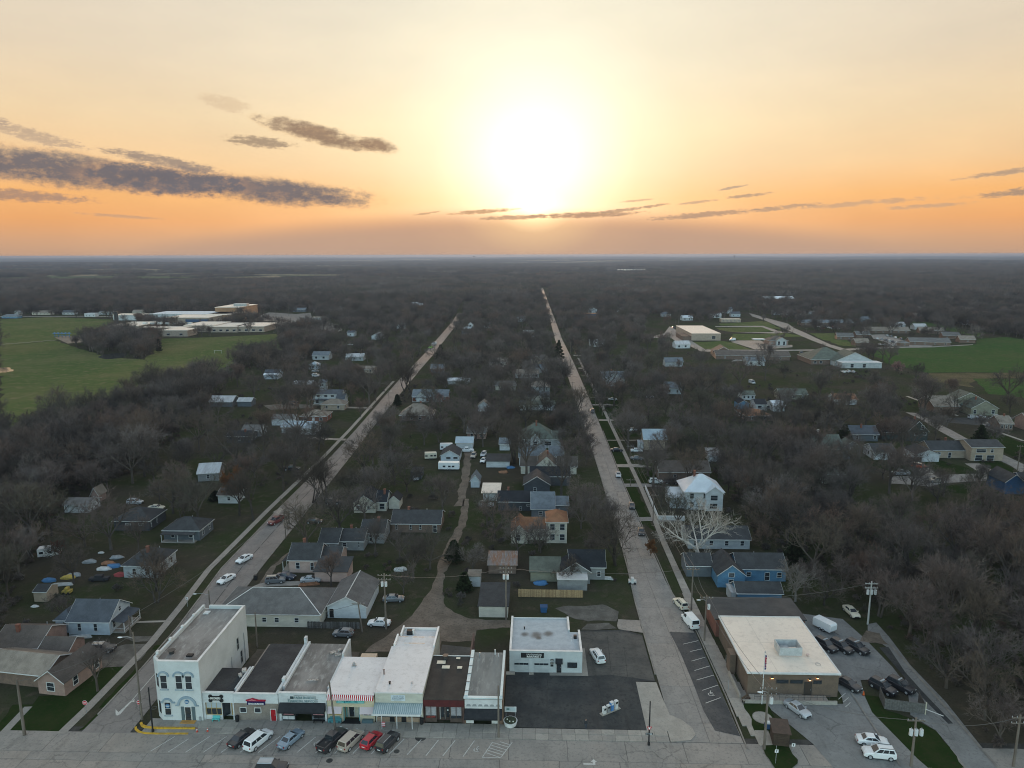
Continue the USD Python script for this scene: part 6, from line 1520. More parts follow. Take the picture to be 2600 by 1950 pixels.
sblock('N1', 1215, 812, 1560, 45, 6.0, 'beige', 'cream', 3)
sblock('N1', 1560, 830, 2080, 14, 5.4, 'beige', 'cream', 3)
sblock('N1', 1820, 860, 2110, 20, 5.6, 'beige', 'cream', 2)
sblock('N2', 300, 720, 640, 40, 6.2, 'beige', 'cream', 3)
sblock('N2', 600, 725, 900, 40, 5.4, 'beige', 'cream', 4)
sblock('N2', 880, 722, 1200, 40, 5.4, 'beige', 'cream', 4)
sblock('N2', 100, 650, 590, 40, 8.5, 'beige', 'cream', 1)
sblock('N2', 535, 620, 850, 40, 9.0, 'orange', 'cream', 0)
p_, w_ = sblock('N2', 655, 585, 930, 55, 14.5, 'orange', 'cream', 0)
obj('roof_unit', MB().box(p_[0] + 14, p_[0] + 30, p_[1] + 20, p_[1] + 28, 15, 18), GALV, t)
for k in range(7):
	q = at('N1', 1560 + k * 85, 800)
	obj('roof_unit', MB().box(q[0], q[0] + 4, q[1] + 8, q[1] + 11, 6.2, 8), GALV if k % 2 else TRIM, t)
p = at('N2', 355, 645)
obj('blue_window_band', MB().box(p[0], p[0] + 26, p[1] - 7.5, p[1] - 7.2, 4.2, 7.2), mat('blue_glass', (.04, .08, .14), rough=.3), t)
t2 = thing('school_hall', 'long white metal hall with a row of square windows behind the school', 'building', (0, 0, 0))
p_, w_ = sblock('N1', 1690, 698, 2560, 40, 9.0, 'white', 'white', 0, t2)
for k in range(6):
	u = p_[0] + 16 + k * 7.2
	obj('window', MB().box(u, u + 2.2, p_[1] - .12, p_[1] - .004, 3.6, 6.0), GLASS, t2)
t2 = thing('school_shed', 'low cream-roofed white shed left of the white metal hall', 'building', (0, 0, 0))
sblock('N1', 1275, 678, 1600, 20, 6.0, 'white', 'cream', 0, t2)
p = at('N1', 942, 415)
t2 = thing('silo', 'far pale silo catching the sunset light', 'silo', (p[0], p[1], 0))
obj('tower', MB().cyl(0, 0, 0, 9, 1.8, 14), mat('silo_cream', (.6, .5, .33)), t2)
obj('dome', MB().sphere((0, 0, 9), (1.8, 1.8, 1.2), 2), GALV, t2)
for x in (1303, 1325):
	p = at('N1', x, 720)
	t2 = thing('chimney_stack', 'dark twin stack standing behind the school, %s of the two' % ('left' if x == 1303 else 'right'), 'chimney', (p[0], p[1], 0))
	obj('stack', MB().cyl(0, 0, 0, 13, 1.2, 10), DARKMETAL, t2)
	obj('rim', MB().cyl(0, 0, 13, 13.6, 1.5, 10), DARKMETAL, t2)
for k, (x, lab) in enumerate([(1024, 'tiny far water tower on the horizon left of the sun street'), (1586, 'tiny far water tower on the horizon right of the sun street')]):
	p = at('D', x, 562)
	t2 = thing('water_tower', lab, 'water tower', (p[0], p[1], 0))
	obj('stem', MB().cyl(0, 0, -10, 52, 4, 8), DARKMETAL, t2)
	obj('tank', MB().sphere((0, 0, 54), (13, 13, 9), 2), DARKMETAL, t2)
for k in range(9):
	p = at('D', 1335 + k * 7, 585)
	t2 = thing('far_barn', 'long low bright-roofed farm shed in the far right country', 'barn', (p[0], p[1], 0), group='row of bright far farm sheds')
	obj('wall', MB().box(0, 9, 0, 24, 0, 6), WL['cream'], t2)
	obj('roof', MB().slab((-.5, -.5, 6.1), (9.5, -.5, 6.1), (9.5, 24.5, 8), (-.5, 24.5, 8), .2), SH['white'], t2)
# small pale houses half lost among the far trees
far_proto = []
for wl, rc in (('white', 'metal'), ('palegrey', 'blue'), ('cream', 'tan'), ('white', 'white')):
	t2 = thing('far_house', 'small pale house half hidden among the far bare trees', 'house', (0, 0, 0), group='small pale houses among the far trees')
	block(t2, 0, 0, 12, 9, 3.2, 'gx', 2.4, WL[wl], SH[rc])
	for x in (2, 7.5):
		obj('window', MB().box(x, x + 1.4, -.08, -.003, 1, 2.4), GLASS, t2)
	far_proto.append(t2)
rr = random.Random(4)
spots = []
while len(spots) < 96:
	y = rr.uniform(430, 1700)
	x = rr.uniform(-.62, .70) * y
	if -430 < x < -330 and y < 900 or (x > 190 and y < 720) or (x < -180 and y < 880) or min(abs(x - line_at(RS_L, y)[0]), abs(x - line_at(LS_L, y)[0])) < 22 or any(k.distance(Point(x, y)) < 10 for k in KEEP):
		continue
	spots.append((x, y))
for i, (x, y) in enumerate(spots):
	if i < 4:
		UsdGeom.XformCommonAPI(stage.GetPrimAtPath(far_proto[i])).SetTranslate(Gf.Vec3d(x, y, 0))
	else:
		dup(far_proto[i % 4], 'far_house', 'small pale house half hidden among the far bare trees', (x, y, 0), rr.choice([0, 0, 90, 180, 8]))
	keep(sbox(x - 2, y - 2, x + 13, y + 10), 1)
	CLEAR.append(sbox(x - 1, y - 9, x + 12, y))

# ------------------------------------------------------------------ vehicles
TYRE = mat('tyre', (.015, .015, .016), rough=.9)
RIM = mat('rim', (.42, .43, .44), rough=.35, metal=.6)
CARGLASS = mat('car_glass', (.012, .015, .018), rough=.08, spec=.9)
HEADL = mat('headlamp', (.62, .63, .62), rough=.2, spec=.6)
TAILL = mat('tail_lamp', (.22, .012, .012), rough=.3)
PLATE = mat('number_plate', (.62, .62, .60))
UNDER = mat('sill_black', (.018, .018, .019), rough=.7)


def carpaint(name, c, metal=.0):
	return mat('car_' + name, c, rough=.32, spec=.5, metal=metal, coat=.5)


PAINT = dict(white=carpaint('white', (.66, .67, .67)), black=carpaint('black', (.012, .012, .014)), silver=carpaint('silver', (.36, .38, .40), .3), grey=carpaint('grey', (.13, .14, .15), .2), blue=carpaint('steel_blue', (.19, .245, .30), .2),
			 tan=carpaint('tan', (.36, .31, .26), .2), red=carpaint('red', (.36, .012, .022)), darkred=carpaint('dark_red', (.085, .016, .015)), navy=carpaint('navy', (.015, .022, .038)), green=carpaint('lime', (.22, .50, .06)), cream=carpaint('cream', (.55, .50, .40)), orange=carpaint('orange_red', (.50, .09, .03)))
# kind: length, width, belt heights along the body, cabin (rear base, rear top, front top, front base), roof height, roof half width
KINDS = dict(sedan=(4.7, 1.82, [(-2.35, .62), (-2.28, .93), (-1.35, .99), (.75, .96), (1.9, .84), (2.25, .66), (2.35, .5)], (-1.6, -.95, .25, 1.05), 1.44, .60),
			 suv=(4.65, 1.88, [(-2.32, .75), (-2.28, 1.08), (-1.3, 1.10), (.85, 1.06), (1.95, .98), (2.25, .80), (2.32, .55)], (-2.22, -1.95, .2, 1.0), 1.72, .66),
			 hatch=(4.1, 1.78, [(-2.05, .70), (-2.0, 1.0), (-1.0, 1.0), (.75, .98), (1.7, .86), (2.0, .68), (2.05, .5)], (-1.95, -1.4, .2, 1.05), 1.5, .60),
			 minivan=(4.9, 1.95, [(-2.45, .75), (-2.4, 1.05), (-1.2, 1.08), (1.2, 1.04), (2.0, .95), (2.35, .78), (2.45, .5)], (-2.38, -2.1, .6, 1.55), 1.75, .70),
			 van=(5.4, 2.0, [(-2.7, .8), (-2.66, 1.2), (-1.2, 1.22), (1.4, 1.18), (2.2, 1.1), (2.6, .9), (2.7, .5)], (-2.64, -2.55, 1.0, 1.75), 2.2, .82),
			 pickup=(5.7, 1.98, [(-2.85, .75), (-2.8, 1.12), (-.9, 1.14), (.9, 1.12), (2.3, 1.05), (2.7, .88), (2.85, .55)], (-.95, -.75, .6, 1.25), 1.86, .68))
_cars = {}


def car(kind, colour, label, c, x, y, heading, group=None, roof=None, bar=False):
	"""A parked vehicle; heading in degrees, 0 = nose towards +x, 90 = nose up the street; the point is the middle of its ground shadow."""
	p = at(c, x, y) if c else np.array([x, y, 0])
	loc = (p[0], p[1], .09)
	KEEP.append(Point(p[0], p[1]).buffer(3.4))
	CLEAR.append(sbox(p[0] - 2.5, p[1] - 7, p[0] + 2.5, p[1]))
	key = (kind, colour, roof, bar)
	nm = {'suv': 'parked_car', 'sedan': 'parked_car', 'hatch': 'parked_car', 'minivan': 'minivan', 'van': 'van', 'pickup': 'pickup_truck'}[kind]
	ct = {'suv': 'car', 'sedan': 'car', 'hatch': 'car', 'minivan': 'van', 'van': 'van', 'pickup': 'pickup truck'}[kind]
	if key in _cars:
		return dup(_cars[key], nm, label, loc, heading, None, group, ct)
	L, W, prof, (rb, rt, ft, fb), H, rh = KINDS[kind]
	P_ = PAINT[colour]
	t = thing(nm, label, ct, loc, heading, group)
	_cars[key] = t
	b = MB()
	secs = []
	xs = np.array([q[0] for q in prof])
	stations = sorted(set(list(np.linspace(-L / 2, L / 2, 13)) + list(xs)))
	for s in stations:
		zt = np.interp(s, xs, [q[1] for q in prof])
		e = min(1.0, (L / 2 - abs(s)) / .5)
		hw = W / 2 * (.80 + .20 * math.sqrt(max(e, 0)))
		zb = .24 + .12 * (1 - e)
		zm = zb + (zt - zb) * .55
		secs.append([(s, -hw * .93, zb), (s, -hw, zm), (s, -hw * .97, zt - .06), (s, -hw * .86, zt), (s, 0, zt + .025), (s, hw * .86, zt), (s, hw * .97, zt - .06), (s, hw, zm), (s, hw * .93, zb)])
	n = len(secs[0])
	v = np.array(secs).reshape(-1, 3)
	f = []
	for i in range(len(secs) - 1):
		for j in range(n):
			k = (j + 1) % n
			f.append([i * n + j, i * n + k, (i + 1) * n + k, (i + 1) * n + j])
	b.add(v, f)
	for i0, sg in ((0, 1), ((len(secs) - 1) * n, -1)):
		b.add(v[i0:i0 + n], [[0, j + 1, j] if sg < 0 else [0, j, j + 1] for j in range(1, n - 1)])
	if kind == 'pickup':   # bed walls and floor recess painted dark
		obj('bed_liner', MB().box(-2.7, -1.0, -.78, .78, 1.12, 1.155), UNDER, t)
		b.box(-2.8, -1.0, -.95, -.8, 1.0, 1.3).box(-2.8, -1.0, .8, .95, 1.0, 1.3).box(-2.84, -2.72, -.95, .95, .9, 1.3)
	obj('body', b, P_, t, smooth=35)
	zb = [np.interp(s, xs, [q[1] for q in prof]) - .01 for s in (rb, fb)]
	wb = W / 2 * .88
	lo = np.array([(rb, -wb, zb[0]), (fb, -wb, zb[1]), (fb, wb, zb[1]), (rb, wb, zb[0])])
	hi = np.array([(rt, -rh, H - .05), (ft, -rh, H - .05), (ft, rh, H - .05), (rt, rh, H - .05)])
	cab = MB().add(np.vstack([lo, hi]), [[0, 1, 5, 4], [1, 2, 6, 5], [2, 3, 7, 6], [3, 0, 4, 7], [4, 5, 6, 7]])
	obj('cabin', cab, P_, t)
	cap = hi.copy()
	cap2 = cap * [1, .9, 1] + [0, 0, .05]
	cap2[:, 0] = cap[:, 0] * .96
	obj('roof', MB().add(np.vstack([cap + [0, 0, .002], cap2]), [[0, 1, 5, 4], [1, 2, 6, 5], [2, 3, 7, 6], [3, 0, 4, 7], [4, 5, 6, 7]]), PAINT[roof] if roof else P_, t)

	def patch(a, bb, c_, d, u0, u1, w0, w1, name, m):
		a, bb, c_, d = map(np.array, (a, bb, c_, d))
		nn = np.cross(bb - a, d - a)
		nn = nn / np.linalg.norm(nn) * .012
		g = lambda u, w: (a * (1 - u) + bb * u) * (1 - w) + (d * (1 - u) + c_ * u) * w + nn
		return obj(name, MB().quad(g(u0, w0), g(u1, w0), g(u1, w1), g(u0, w1)), m, t)
	patch(lo[1], lo[2], hi[2], hi[1], .06, .94, .06, .95, 'windscreen', CARGLASS)
	patch(lo[3], lo[0], hi[0], hi[3], .08, .92, .12, .92, 'rear_window', CARGLASS)
	for a, bb, cc, dd in ((lo[0], lo[1], hi[1], hi[0]), (lo[2], lo[3], hi[3], hi[2])):
		panes = ((.06, .33), (.36, .62), (.65, .93)) if kind in ('suv', 'minivan') else ((.70, .95),) if kind == 'van' else ((.10, .50), (.53, .92))
		for u0, u1 in panes:
			if a[1] > 0:
				u0, u1 = 1 - u1, 1 - u0
			patch(a, bb, cc, dd, u0, u1, .14, .90, 'side_window', CARGLASS)
	wx = L * .31
	R = .34 if kind in ('sedan', 'hatch') else .38
	for sx in (-wx, wx):
		for sy in (-1, 1):
			y0, y1 = (W / 2 - .2) * sy, (W / 2 + .015) * sy
			tp = obj('wheel', MB().tube([(sx, y0, R - .05), (sx, y1, R - .05)], R, 14), TYRE, t)
			obj('rim', MB().tube([(sx, y1, R - .05), (sx, y1 + .012 * sy, R - .05)], R * .62, 10), RIM, tp)
	zf, zr = prof[-2][1], prof[1][1]
	for sy in (-1, 1):
		obj('headlight', MB().box(L / 2 - .26, L / 2 - .06, sy * W * .30 - .17, sy * W * .30 + .17, zf - .13, zf + .02), HEADL, t)
		obj('tail_light', MB().box(-L / 2 - .015, -L / 2 + .1, sy * W * .36 - .1, sy * W * .36 + .1, zr - .3, zr - .08), TAILL, t)
		obj('mirror', MB().box(fb - .35, fb - .17, sy * W * .5 - .02, sy * W * .5 + .16 * sy if sy > 0 else sy * W * .5 + .02, zb[1] + .02, zb[1] + .17) if sy > 0 else MB().box(fb - .35, fb - .17, -W * .5 - .16, -W * .5 + .02, zb[1] + .02, zb[1] + .17), P_, t)
	obj('number_plate', MB().box(-L / 2 - .03, -L / 2 - .004, -.26, .26, .62, .76), PLATE, t)
	obj('sill', MB().box(-L / 2 + .2, L / 2 - .2, -W / 2 * .9, W / 2 * .9, .14, .25), UNDER, t)
	obj('grille', MB().box(L / 2 - .03, L / 2 + .012, -.5, .5, .38, .58), UNDER, t)
	if bar:
		obj('light_bar', MB().box(-.35, -.1, -.55, .55, H + .003, H + .1), mat('light_bar', (.32, .34, .36), rough=.3), t)
		obj('push_bar', MB().box(L / 2 + .014, L / 2 + .1, -.4, .4, .4, .85), UNDER, t)
	if kind == 'suv' and not bar:
		for sy in (-1, 1):
			obj('roof_rail', MB().box(rt + .1, ft - .1, sy * rh * .8 - .02, sy * rh * .8 + .02, H + .002, H + .06), RIM if colour == 'black' else UNDER, t)
	return t


G1 = 'cars parked aslant in front of the shops'
for kind, col, x, y, lab, roof in [('sedan', 'black', 1300, 1115, 'black sedan parked aslant left of the white minivan in front of the shops', None), ('minivan', 'white', 1530, 1150, 'white minivan parked aslant before the finance office', None), ('sedan', 'blue', 1990, 1130, 'steel-blue sedan with dark bonnet parked aslant alone in its stretch', None)]:
	car(kind, col, lab, 'c1', x, y, 66, G1, roof)
for kind, col, x, y, lab in [('pickup', 'black', 800, 1150, 'big black pickup truck parked aslant before the striped awning'), ('minivan', 'tan', 1060, 1155, 'tan minivan parked aslant between black pickup and red car'), ('hatch', 'red', 1345, 1150, 'red small car parked aslant before the quilt shop'), ('suv', 'black', 1575, 1175, 'black estate-like car with silver roof rails, rightmost of those before the shops')]:
	car(kind, col, lab, 'c2', x, y, 66, G1)
car('suv', 'black', 'black car with white bonnet stripe driving along the main street at the bottom edge', 'R1', 1195, 1560, 0, roof='silver')
G2 = 'cars in the brick office car park'
for kind, col, c, x, y, hd, lab, bar in [('suv', 'black', 'R4', 405, 820, -62, 'black patrol-style car closest to the brick office roof, leftmost of three', True), ('suv', 'black', 'R4', 515, 830, -62, 'black patrol-style car in the middle of the row of three', True), ('suv', 'black', 'R4', 625, 835, -62, 'black patrol-style car on the right of the row of three', True),
										 ('sedan', 'black', 'R4', 562, 1090, -58, 'black sedan with tan-lit roof beside the corner of the brick office', None), ('suv', 'black', 'R4', 805, 1115, -58, 'black patrol-style car left of the pair behind the grey screen', True), ('suv', 'black', 'R4', 930, 1105, -55, 'black patrol-style car right of the pair behind the grey screen', True),
										 ('sedan', 'silver', 'R4', 205, 1265, -62, 'silver car parked below the office ramp', None), ('sedan', 'white', 'R4', 730, 1490, -8, 'white sedan parked sideways, upper of the two at the lawn', None), ('suv', 'white', 'R4', 775, 1580, 172, 'white crossover car parked sideways, lower of the two at the lawn', None)]:
	car(kind, col, lab, c, x, y, hd, G2, None, bool(bar))
car('sedan', 'cream', 'pale cream car parked beyond the trailer at the edge of the right wood', 'R4', 583, 580, -85)
car('suv', 'white', 'white estate car with ladder roof rack parked right of the market', 'c4', 1310, 735, 105)
car('van', 'white', 'white and lime-green van parked at the right kerb', 'R3', 835, 650, 102, roof='white')
car('suv', 'cream', 'pale estate car parked behind the white and green van', 'R3', 768, 525, 104)
car('sedan', 'white', 'white sedan nearest the corner on the left street', 'M6', 85, 770, -112, 'white sedans on the left street')
car('sedan', 'white', 'white sedan farther up the left street beside the pavement sign', 'M6', 240, 595, -112, 'white sedans on the left street')
car('pickup', 'darkred', 'dark red pickup truck parked far up the left street', 'M6', 515, 265, -112)
car('suv', 'grey', 'two-tone grey car with pale roof on the pink house driveway', 'M6', 510, 780, 10, roof='tan')
car('sedan', 'navy', 'dark blue car tucked against the pink house', 'M6', 600, 745, -10)
car('sedan', 'silver', 'silver coupe on the pink house driveway beside the lower wing', 'M6', 815, 775, 5)
car('pickup', 'white', 'white pickup truck behind the wide hip roof', 'M6', 640, 900, 0)
car('hatch', 'white', 'white car between the hip-roof building and the white garage', 'M6', 925, 960, 70)
car('sedan', 'white', 'white sedan on the grass beside the leaning alley pole', 'M6', 1405, 1150, 178)
car('hatch', 'grey', 'dark grey small car on the grass before the picket fence', 'M6', 1095, 1240, 175)
car('sedan', 'grey', 'grey car with light reflections near the alley behind the white garage', 'M6', 1530, 940, 5)
car('suv', 'black', 'old dark estate car with tan roof on the gravel drive at the left', 'R5', 725, 840, 5, roof='tan')
car('suv', 'silver', 'silver off-road car beside the alley in front of the charcoal outbuilding', 'M3', 945, 1115, 0)
car('pickup', 'white', 'white pickup beside the blue tin garage on the alley', 'M3', 780, 655, 5)
car('suv', 'tan', 'dark off-road car facing the viewer on the alley yard', 'M3', 838, 700, -95)
car('suv', 'silver', 'upper of the two cars parked nose to tail right of the alley yard', 'M3', 922, 690, -98)
car('sedan', 'white', 'lower white car of the two parked nose to tail right of the alley yard', 'M3', 920, 740, -98)
car('sedan', 'grey', 'silver car under the dark carport', 'M3', 345, 888, -70)
for col, x, y, hd, k, lab in [('silver', 398, 862, -95, 'sedan', 'silver car driving down the right street above the white house'), ('black', 512, 1125, -95, 'sedan', 'dark sedan driving down the right street beside the white wall'), ('black', 592, 1345, -98, 'sedan', 'dark car driving down the right street nearest the viewer'), ('black', 182, 325, -95, 'suv', 'black car on the right street far up past the lawns'),
							  ('black', 385, 650, 0, 'sedan', 'black car with bright roof parked across the right street pavement'), ('white', 552, 655, 0, 'sedan', 'white car parked on the lawn right of the black car with bright roof'), ('grey', 555, 720, 0, 'sedan', 'dark sedan in the driveway below the white lawn car'), ('silver', 350, 220, 0, 'sedan', 'dark silver car on a driveway up the right street'), ('white', 715, 920, 0, 'suv', 'white car behind the pale wall beside the brick bungalow'),
							  ('black', 840, 925, 0, 'sedan', 'black car hidden under trees beside the brick bungalow'), ('white', 515, 480, 30, 'sedan', 'white car among trees in front of the blue-roofed tan house'), ('black', 1740, 300, -30, 'suv', 'black car on the drive of the white and blue bungalow'), ('silver', 270, 95, 0, 'sedan', 'pale car at a driveway of the far right street'), ('silver', 665, 200, 30, 'sedan', 'silver car beside the hay-coloured yard')]:
	car(k, col, lab, 'M4', x, y, hd)
car('pickup', 'silver', 'pale blue-grey pickup truck parked on the cul-de-sac', 'N7', 672, 1010, 178)
car('minivan', 'orange', 'orange-red van on the drive of the open garage', 'N7', 905, 925, -40, roof='cream')
car('suv', 'tan', 'car with a pale roof rack among branches on the cul-de-sac', 'N7', 1110, 1105, 175)
for k, (x, y, col) in enumerate([(1575, 310, 'silver'), (1670, 305, 'white'), (1880, 310, 'white'), (1760, 405, 'silver'), (1830, 405, 'grey')]):
	car('suv' if k % 2 == 0 else 'sedan', col, ['silver car at the left end of the apartment car park row', 'white car beside the pale olive apartment house windows', 'white car at the right end of the upper apartment car park row', 'silver car nearest the cedar in the apartment car park', 'dark car with bright roof beside the brick gable house'][k], 'N7', x, y, 8)
for k, (x, y, lab) in enumerate([(560, 625, 1), (610, 632, 1), (660, 645, 1), (700, 655, 1), (735, 662, 1), (780, 672, 1), (670, 590, 1), (715, 600, 1), (765, 612, 1), (825, 628, 1), (590, 692, 1), (640, 695, 1), (690, 697, 1), (735, 697, 1), (970, 662, 1), (1020, 668, 1), (1065, 682, 1), (1110, 690, 1)]):
	p = at('N6', x, y)
	car('suv' if k % 3 else 'minivan', ('white', 'silver', 'grey', 'white', 'navy')[k % 5], 'car parked in the far apartment car park rows', None, p[0], p[1], 80, 'cars in the far apartment car park')
for k in range(9):
	p = at('N5', 1670 + 28 * k, 490 + 9 * (k % 3))
	car('sedan', ('white', 'silver', 'red', 'navy')[k % 4], 'car parked in the far red-edged car park', None, p[0], p[1], 85, 'cars in the far red-edged car park')
for k, (c, x, y, col, kd, hd, lab) in enumerate([('N5', 130, 540, 'silver', 'sedan', 175, 'pale car in front of the beige store'), ('N5', 40, 500, 'navy', 'sedan', 175, 'dark car left of the beige store'), ('N5', 705, 640, 'white', 'van', 175, 'white van beside the bank'), ('N5', 1490, 790, 'black', 'suv', 0, 'dark car upper of the pair by the chapel-like clinic'), ('N5', 1500, 825, 'white', 'sedan', 0, 'white car lower of the pair by the chapel-like clinic'), ('N5', 1615, 820, 'grey', 'sedan', 0, 'grey car beside the footpath to the chapel-like clinic'),
												 ('N5', 1950, 1000, 'white', 'sedan', 90, 'left white car below the clinic canopy'), ('N5', 2005, 1000, 'white', 'suv', 90, 'middle white car below the clinic canopy'), ('N5', 2060, 1002, 'silver', 'sedan', 90, 'right silver car below the clinic canopy'), ('N5', 925, 1125, 'silver', 'van', -80, 'silver van among the trees below the clinic'), ('N3', 1115, 775, 'white', 'van', -115, 'white box van parked on the far left street'), ('N3', 1078, 815, 'green', 'suv', -115, 'green car parked in front of the white van on the far left street'),
												 ('N3', 178, 782, 'white', 'sedan', 0, 'white car on the green left of the left street'), ('N2', 1780, 1215, 'white', 'minivan', 0, 'white minivan among the yard cars at the left middle'), ('N2', 1775, 1170, 'silver', 'sedan', 0, 'silver car behind the white minivan in the yard'), ('N2', 2060, 1235, 'tan', 'pickup', 0, 'truck with shining roof at the yard at the left middle'), ('M2', 1005, 22, 'white', 'suv', 0, 'white car under the trees above the tin-roofed shed'), ('M2', 800, 265, 'black', 'suv', 0, 'black car left of the white two-storey house'),
												 ('M2', 820, 245, 'black', 'sedan', 0, 'second black car behind the one left of the two-storey house'), ('M2', 800, 810, 'black', 'pickup', 0, 'black pickup with pale load under trees left of the left street'), ('M2', 1150, 1095, 'black', 'suv', 0, 'black car with bright roof glints under trees right of the left street'), ('M2', 990, 1255, 'black', 'sedan', 0, 'black car with bright windscreen behind the dark-roofed houses'), ('M1', 1140, 1095, 'silver', 'suv', 0, 'silver car parked above the dark bungalow in the left woods'), ('M1', 1320, 1140, 'cream', 'sedan', 0, 'small pale car right of the silver one in the left woods'),
												 ('M2', 985, 420, 'tan', 'sedan', 0, 'tan car between the brick ranch and the white bungalow')]):
	car(kd, col, lab, c, x, y, hd)


# trailers
def trailer(label, c, x, y, rz, L=4.0, W=2.0, H=2.1, m='white', windows=False, name='trailer'):
	p = at(c, x, y)
	KEEP.append(Point(p[0], p[1]).buffer(4))
	CLEAR.append(sbox(p[0] - 3, p[1] - 8, p[0] + 3, p[1]))
	t = thing(name, label, 'trailer', (p[0], p[1], .08), rz)
	prof = [(-L / 2, .45), (L / 2 - .25, .45), (L / 2, .8), (L / 2, H - .3), (L / 2 - .3, H), (-L / 2 + .05, H), (-L / 2, H - .1)]
	obj('body', MB().prism(prof, -W / 2, W / 2, 'y'), PAINT[m], t)
	obj('drawbar', MB().tube([(L / 2, 0, .5), (L / 2 + 1.1, 0, .45)], .05, 5), DARKMETAL, t)
	for sx in (-.4, .4):
		for sy in (-1, 1):
			w = obj('wheel', MB().tube([(sx, sy * (W / 2 - .18), .32), (sx, sy * (W / 2 + .02), .32)], .32, 12), TYRE, t)
			obj('rim', MB().tube([(sx, sy * (W / 2 + .02), .32), (sx, sy * (W / 2 + .03), .32)], .18, 8), RIM, w)
	obj('corner_trim', MB().box(-L / 2 - .02, -L / 2 - .003, -W / 2, W / 2, .5, .6), GALV, t)
	if windows:
		for sx in (-1.6, 0.3, 1.6):
			obj('window', MB().box(sx - .5, sx + .4, -W / 2 - .02, -W / 2 - .003, 1.2, 1.75), GLASS, t)
	return t


trailer('white enclosed trailer parked behind the black patrol cars', 'R4', 395, 690, -58, 4.2, 1.9, 2.1)
trailer('long white camper trailer in front of the pale blue garage', 'M3', 632, 805, 0, 7.5, 2.4, 2.8, 'white', True, 'camper')
trailer('white camper with raised roof left of the pale blue garage', 'M3', 478, 715, 10, 4.5, 2.2, 2.5, 'cream', True, 'camper')
trailer('small white camper van body behind the garage at the alley', 'M3', 610, 640, 5, 5, 2.2, 2.6, 'white', True, 'camper')
trailer('old white camper alone in the left woods', 'R5', 355, 172, 20, 5.0, 2.3, 2.5, 'white', True, 'camper')

# ------------------------------------------------------------------ poles, lamps, wires
WOODP = mat('pole_wood', (.17, .145, .12), (.12, .10, .085), 1.0, .9, .1, stretch=(2, 2, .3))
tops = {}


def pole(key, label, c, x, y, xt, yt, arms=1, cans=0, lamp=0, r=.15, name='utility_pole', dark=False, cat='utility pole', lean=0.0, m=None):
	p = at(c, x, y)
	h = tall(c, x, y, yt)
	t = thing(name, label, cat, (p[0], p[1], 0))
	top = np.array([lean * h, 0, h])
	m = m or (DARKMETAL if dark else WOODP)
	obj('pole', MB().tube([(0, 0, -.2), tuple(top)], [r * 1.25, r * .8], 8), m, t)
	for k in range(arms):
		z = h - .5 - .9 * k
		a = obj('crossarm', MB().box(-1.3 + lean * z, 1.3 + lean * z, -.17, -.05, z, z + .14), m, t)
		for sx in (-1.2, -.5, .5, 1.2):
			obj('insulator', MB().cyl(sx + lean * z, -.11, z + .14, z + .34, .06, 6), GALV, a)
	for k in range(cans):
		ax = (k - (cans - 1) / 2) * .75 + (.45 if cans == 1 else 0)
		cz = h - 2.6
		cn = obj('transformer', MB().cyl(ax, -.38, cz, cz + .95, .27, 10), mat('transformer_grey', (.50, .52, .52), rough=.5), t)
		obj('bushing', MB().cyl(ax, -.38, cz + .95, cz + 1.2, .07, 6), GALV, cn)
	if lamp:
		z = h - .8
		am = obj('lamp_arm', MB().tube([(0, 0, z - .3), (lamp * .9, -.3, z + .15), (lamp * 2.0, -.5, z + .2)], .04, 5), GALV, t)
		obj('lamp_head', MB().sphere((lamp * 2.3, -.55, z + .18), (.42, .17, .1), 2), mat('lamp_housing', (.55, .57, .58), rough=.4), am)
	tops[key] = (p + [0, 0, h]) + [lean * h, 0, 0]
	return t


pole('A', 'thin wooden pole rising behind the bone-sign shop', 'R1', 1068, 490, 1070, 185, arms=0, r=.12)
pole('B', 'leaning wooden pole with skewed rusty crossarm behind the picket fence', 'R1', 1975, 355, 1925, 95, arms=1, r=.14, lean=-.10)
pole('C', 'tall pale pole with transformer can beside the white lawn sedan', 'M6', 1465, 1180, 1470, 700, arms=2, cans=2, r=.17)
pole('D', 'tall pole with two transformer cans beside the low garage', 'M7', 800, 1100, 800, 640, arms=2, cans=2, r=.17)
pole('E', 'wooden pole standing at the kerb before the striped awning shop', 'c2', 840, 960, 765, 290, arms=0, r=.15, lean=-.07)
pole('F', 'wooden pole at the kerb before the scalloped sign shop', 'c3', 1195, 1070, 1180, 340, arms=0, r=.15)
pole('G', 'wooden pole with crossarm nearest on the right street verge', 'R3', 843, 555, 845, 250, arms=1, r=.15)
pole('H', 'wooden pole with lamp arm beside the dark annexe', 'R3', 935, 770, 935, 450, arms=1, cans=1, lamp=-.7, r=.15)
pole('I', 'tall wooden pole with wide crossarm on the office lawn', 'R3', 1355, 1530, 1358, 1085, arms=2, cans=1, lamp=-.6, r=.17)
pole('J', 'pole with three transformer cans at the edge of the right wood', 'R4', 700, 650, 722, 350, arms=2, cans=3, r=.16, m=mat('pale_pole', (.42, .42, .40), rough=.7))
pole('K', 'pole with three transformer cans standing in the right corner lawn', 'R4', 1003, 1650, 1030, 1305, arms=1, cans=3, r=.17)
pole('L', 'pole with crossarms and coiled cable at the right edge', 'R4', 1722, 1650, 1760, 1285, arms=2, cans=0, r=.17)
pole('M', 'stout pale wooden pole on the left corner lawn', 'R5', 173, 1430, 122, 1035, arms=0, r=.2)
pole('N', 'tall thin pole with street lamp beside the corner building', 'R5', 998, 1320, 955, 705, arms=0, lamp=-.8, r=.14)
pole('O', 'short wooden pole beside the pale blue cottage porch', 'R5', 920, 760, 908, 590, arms=0, r=.13)
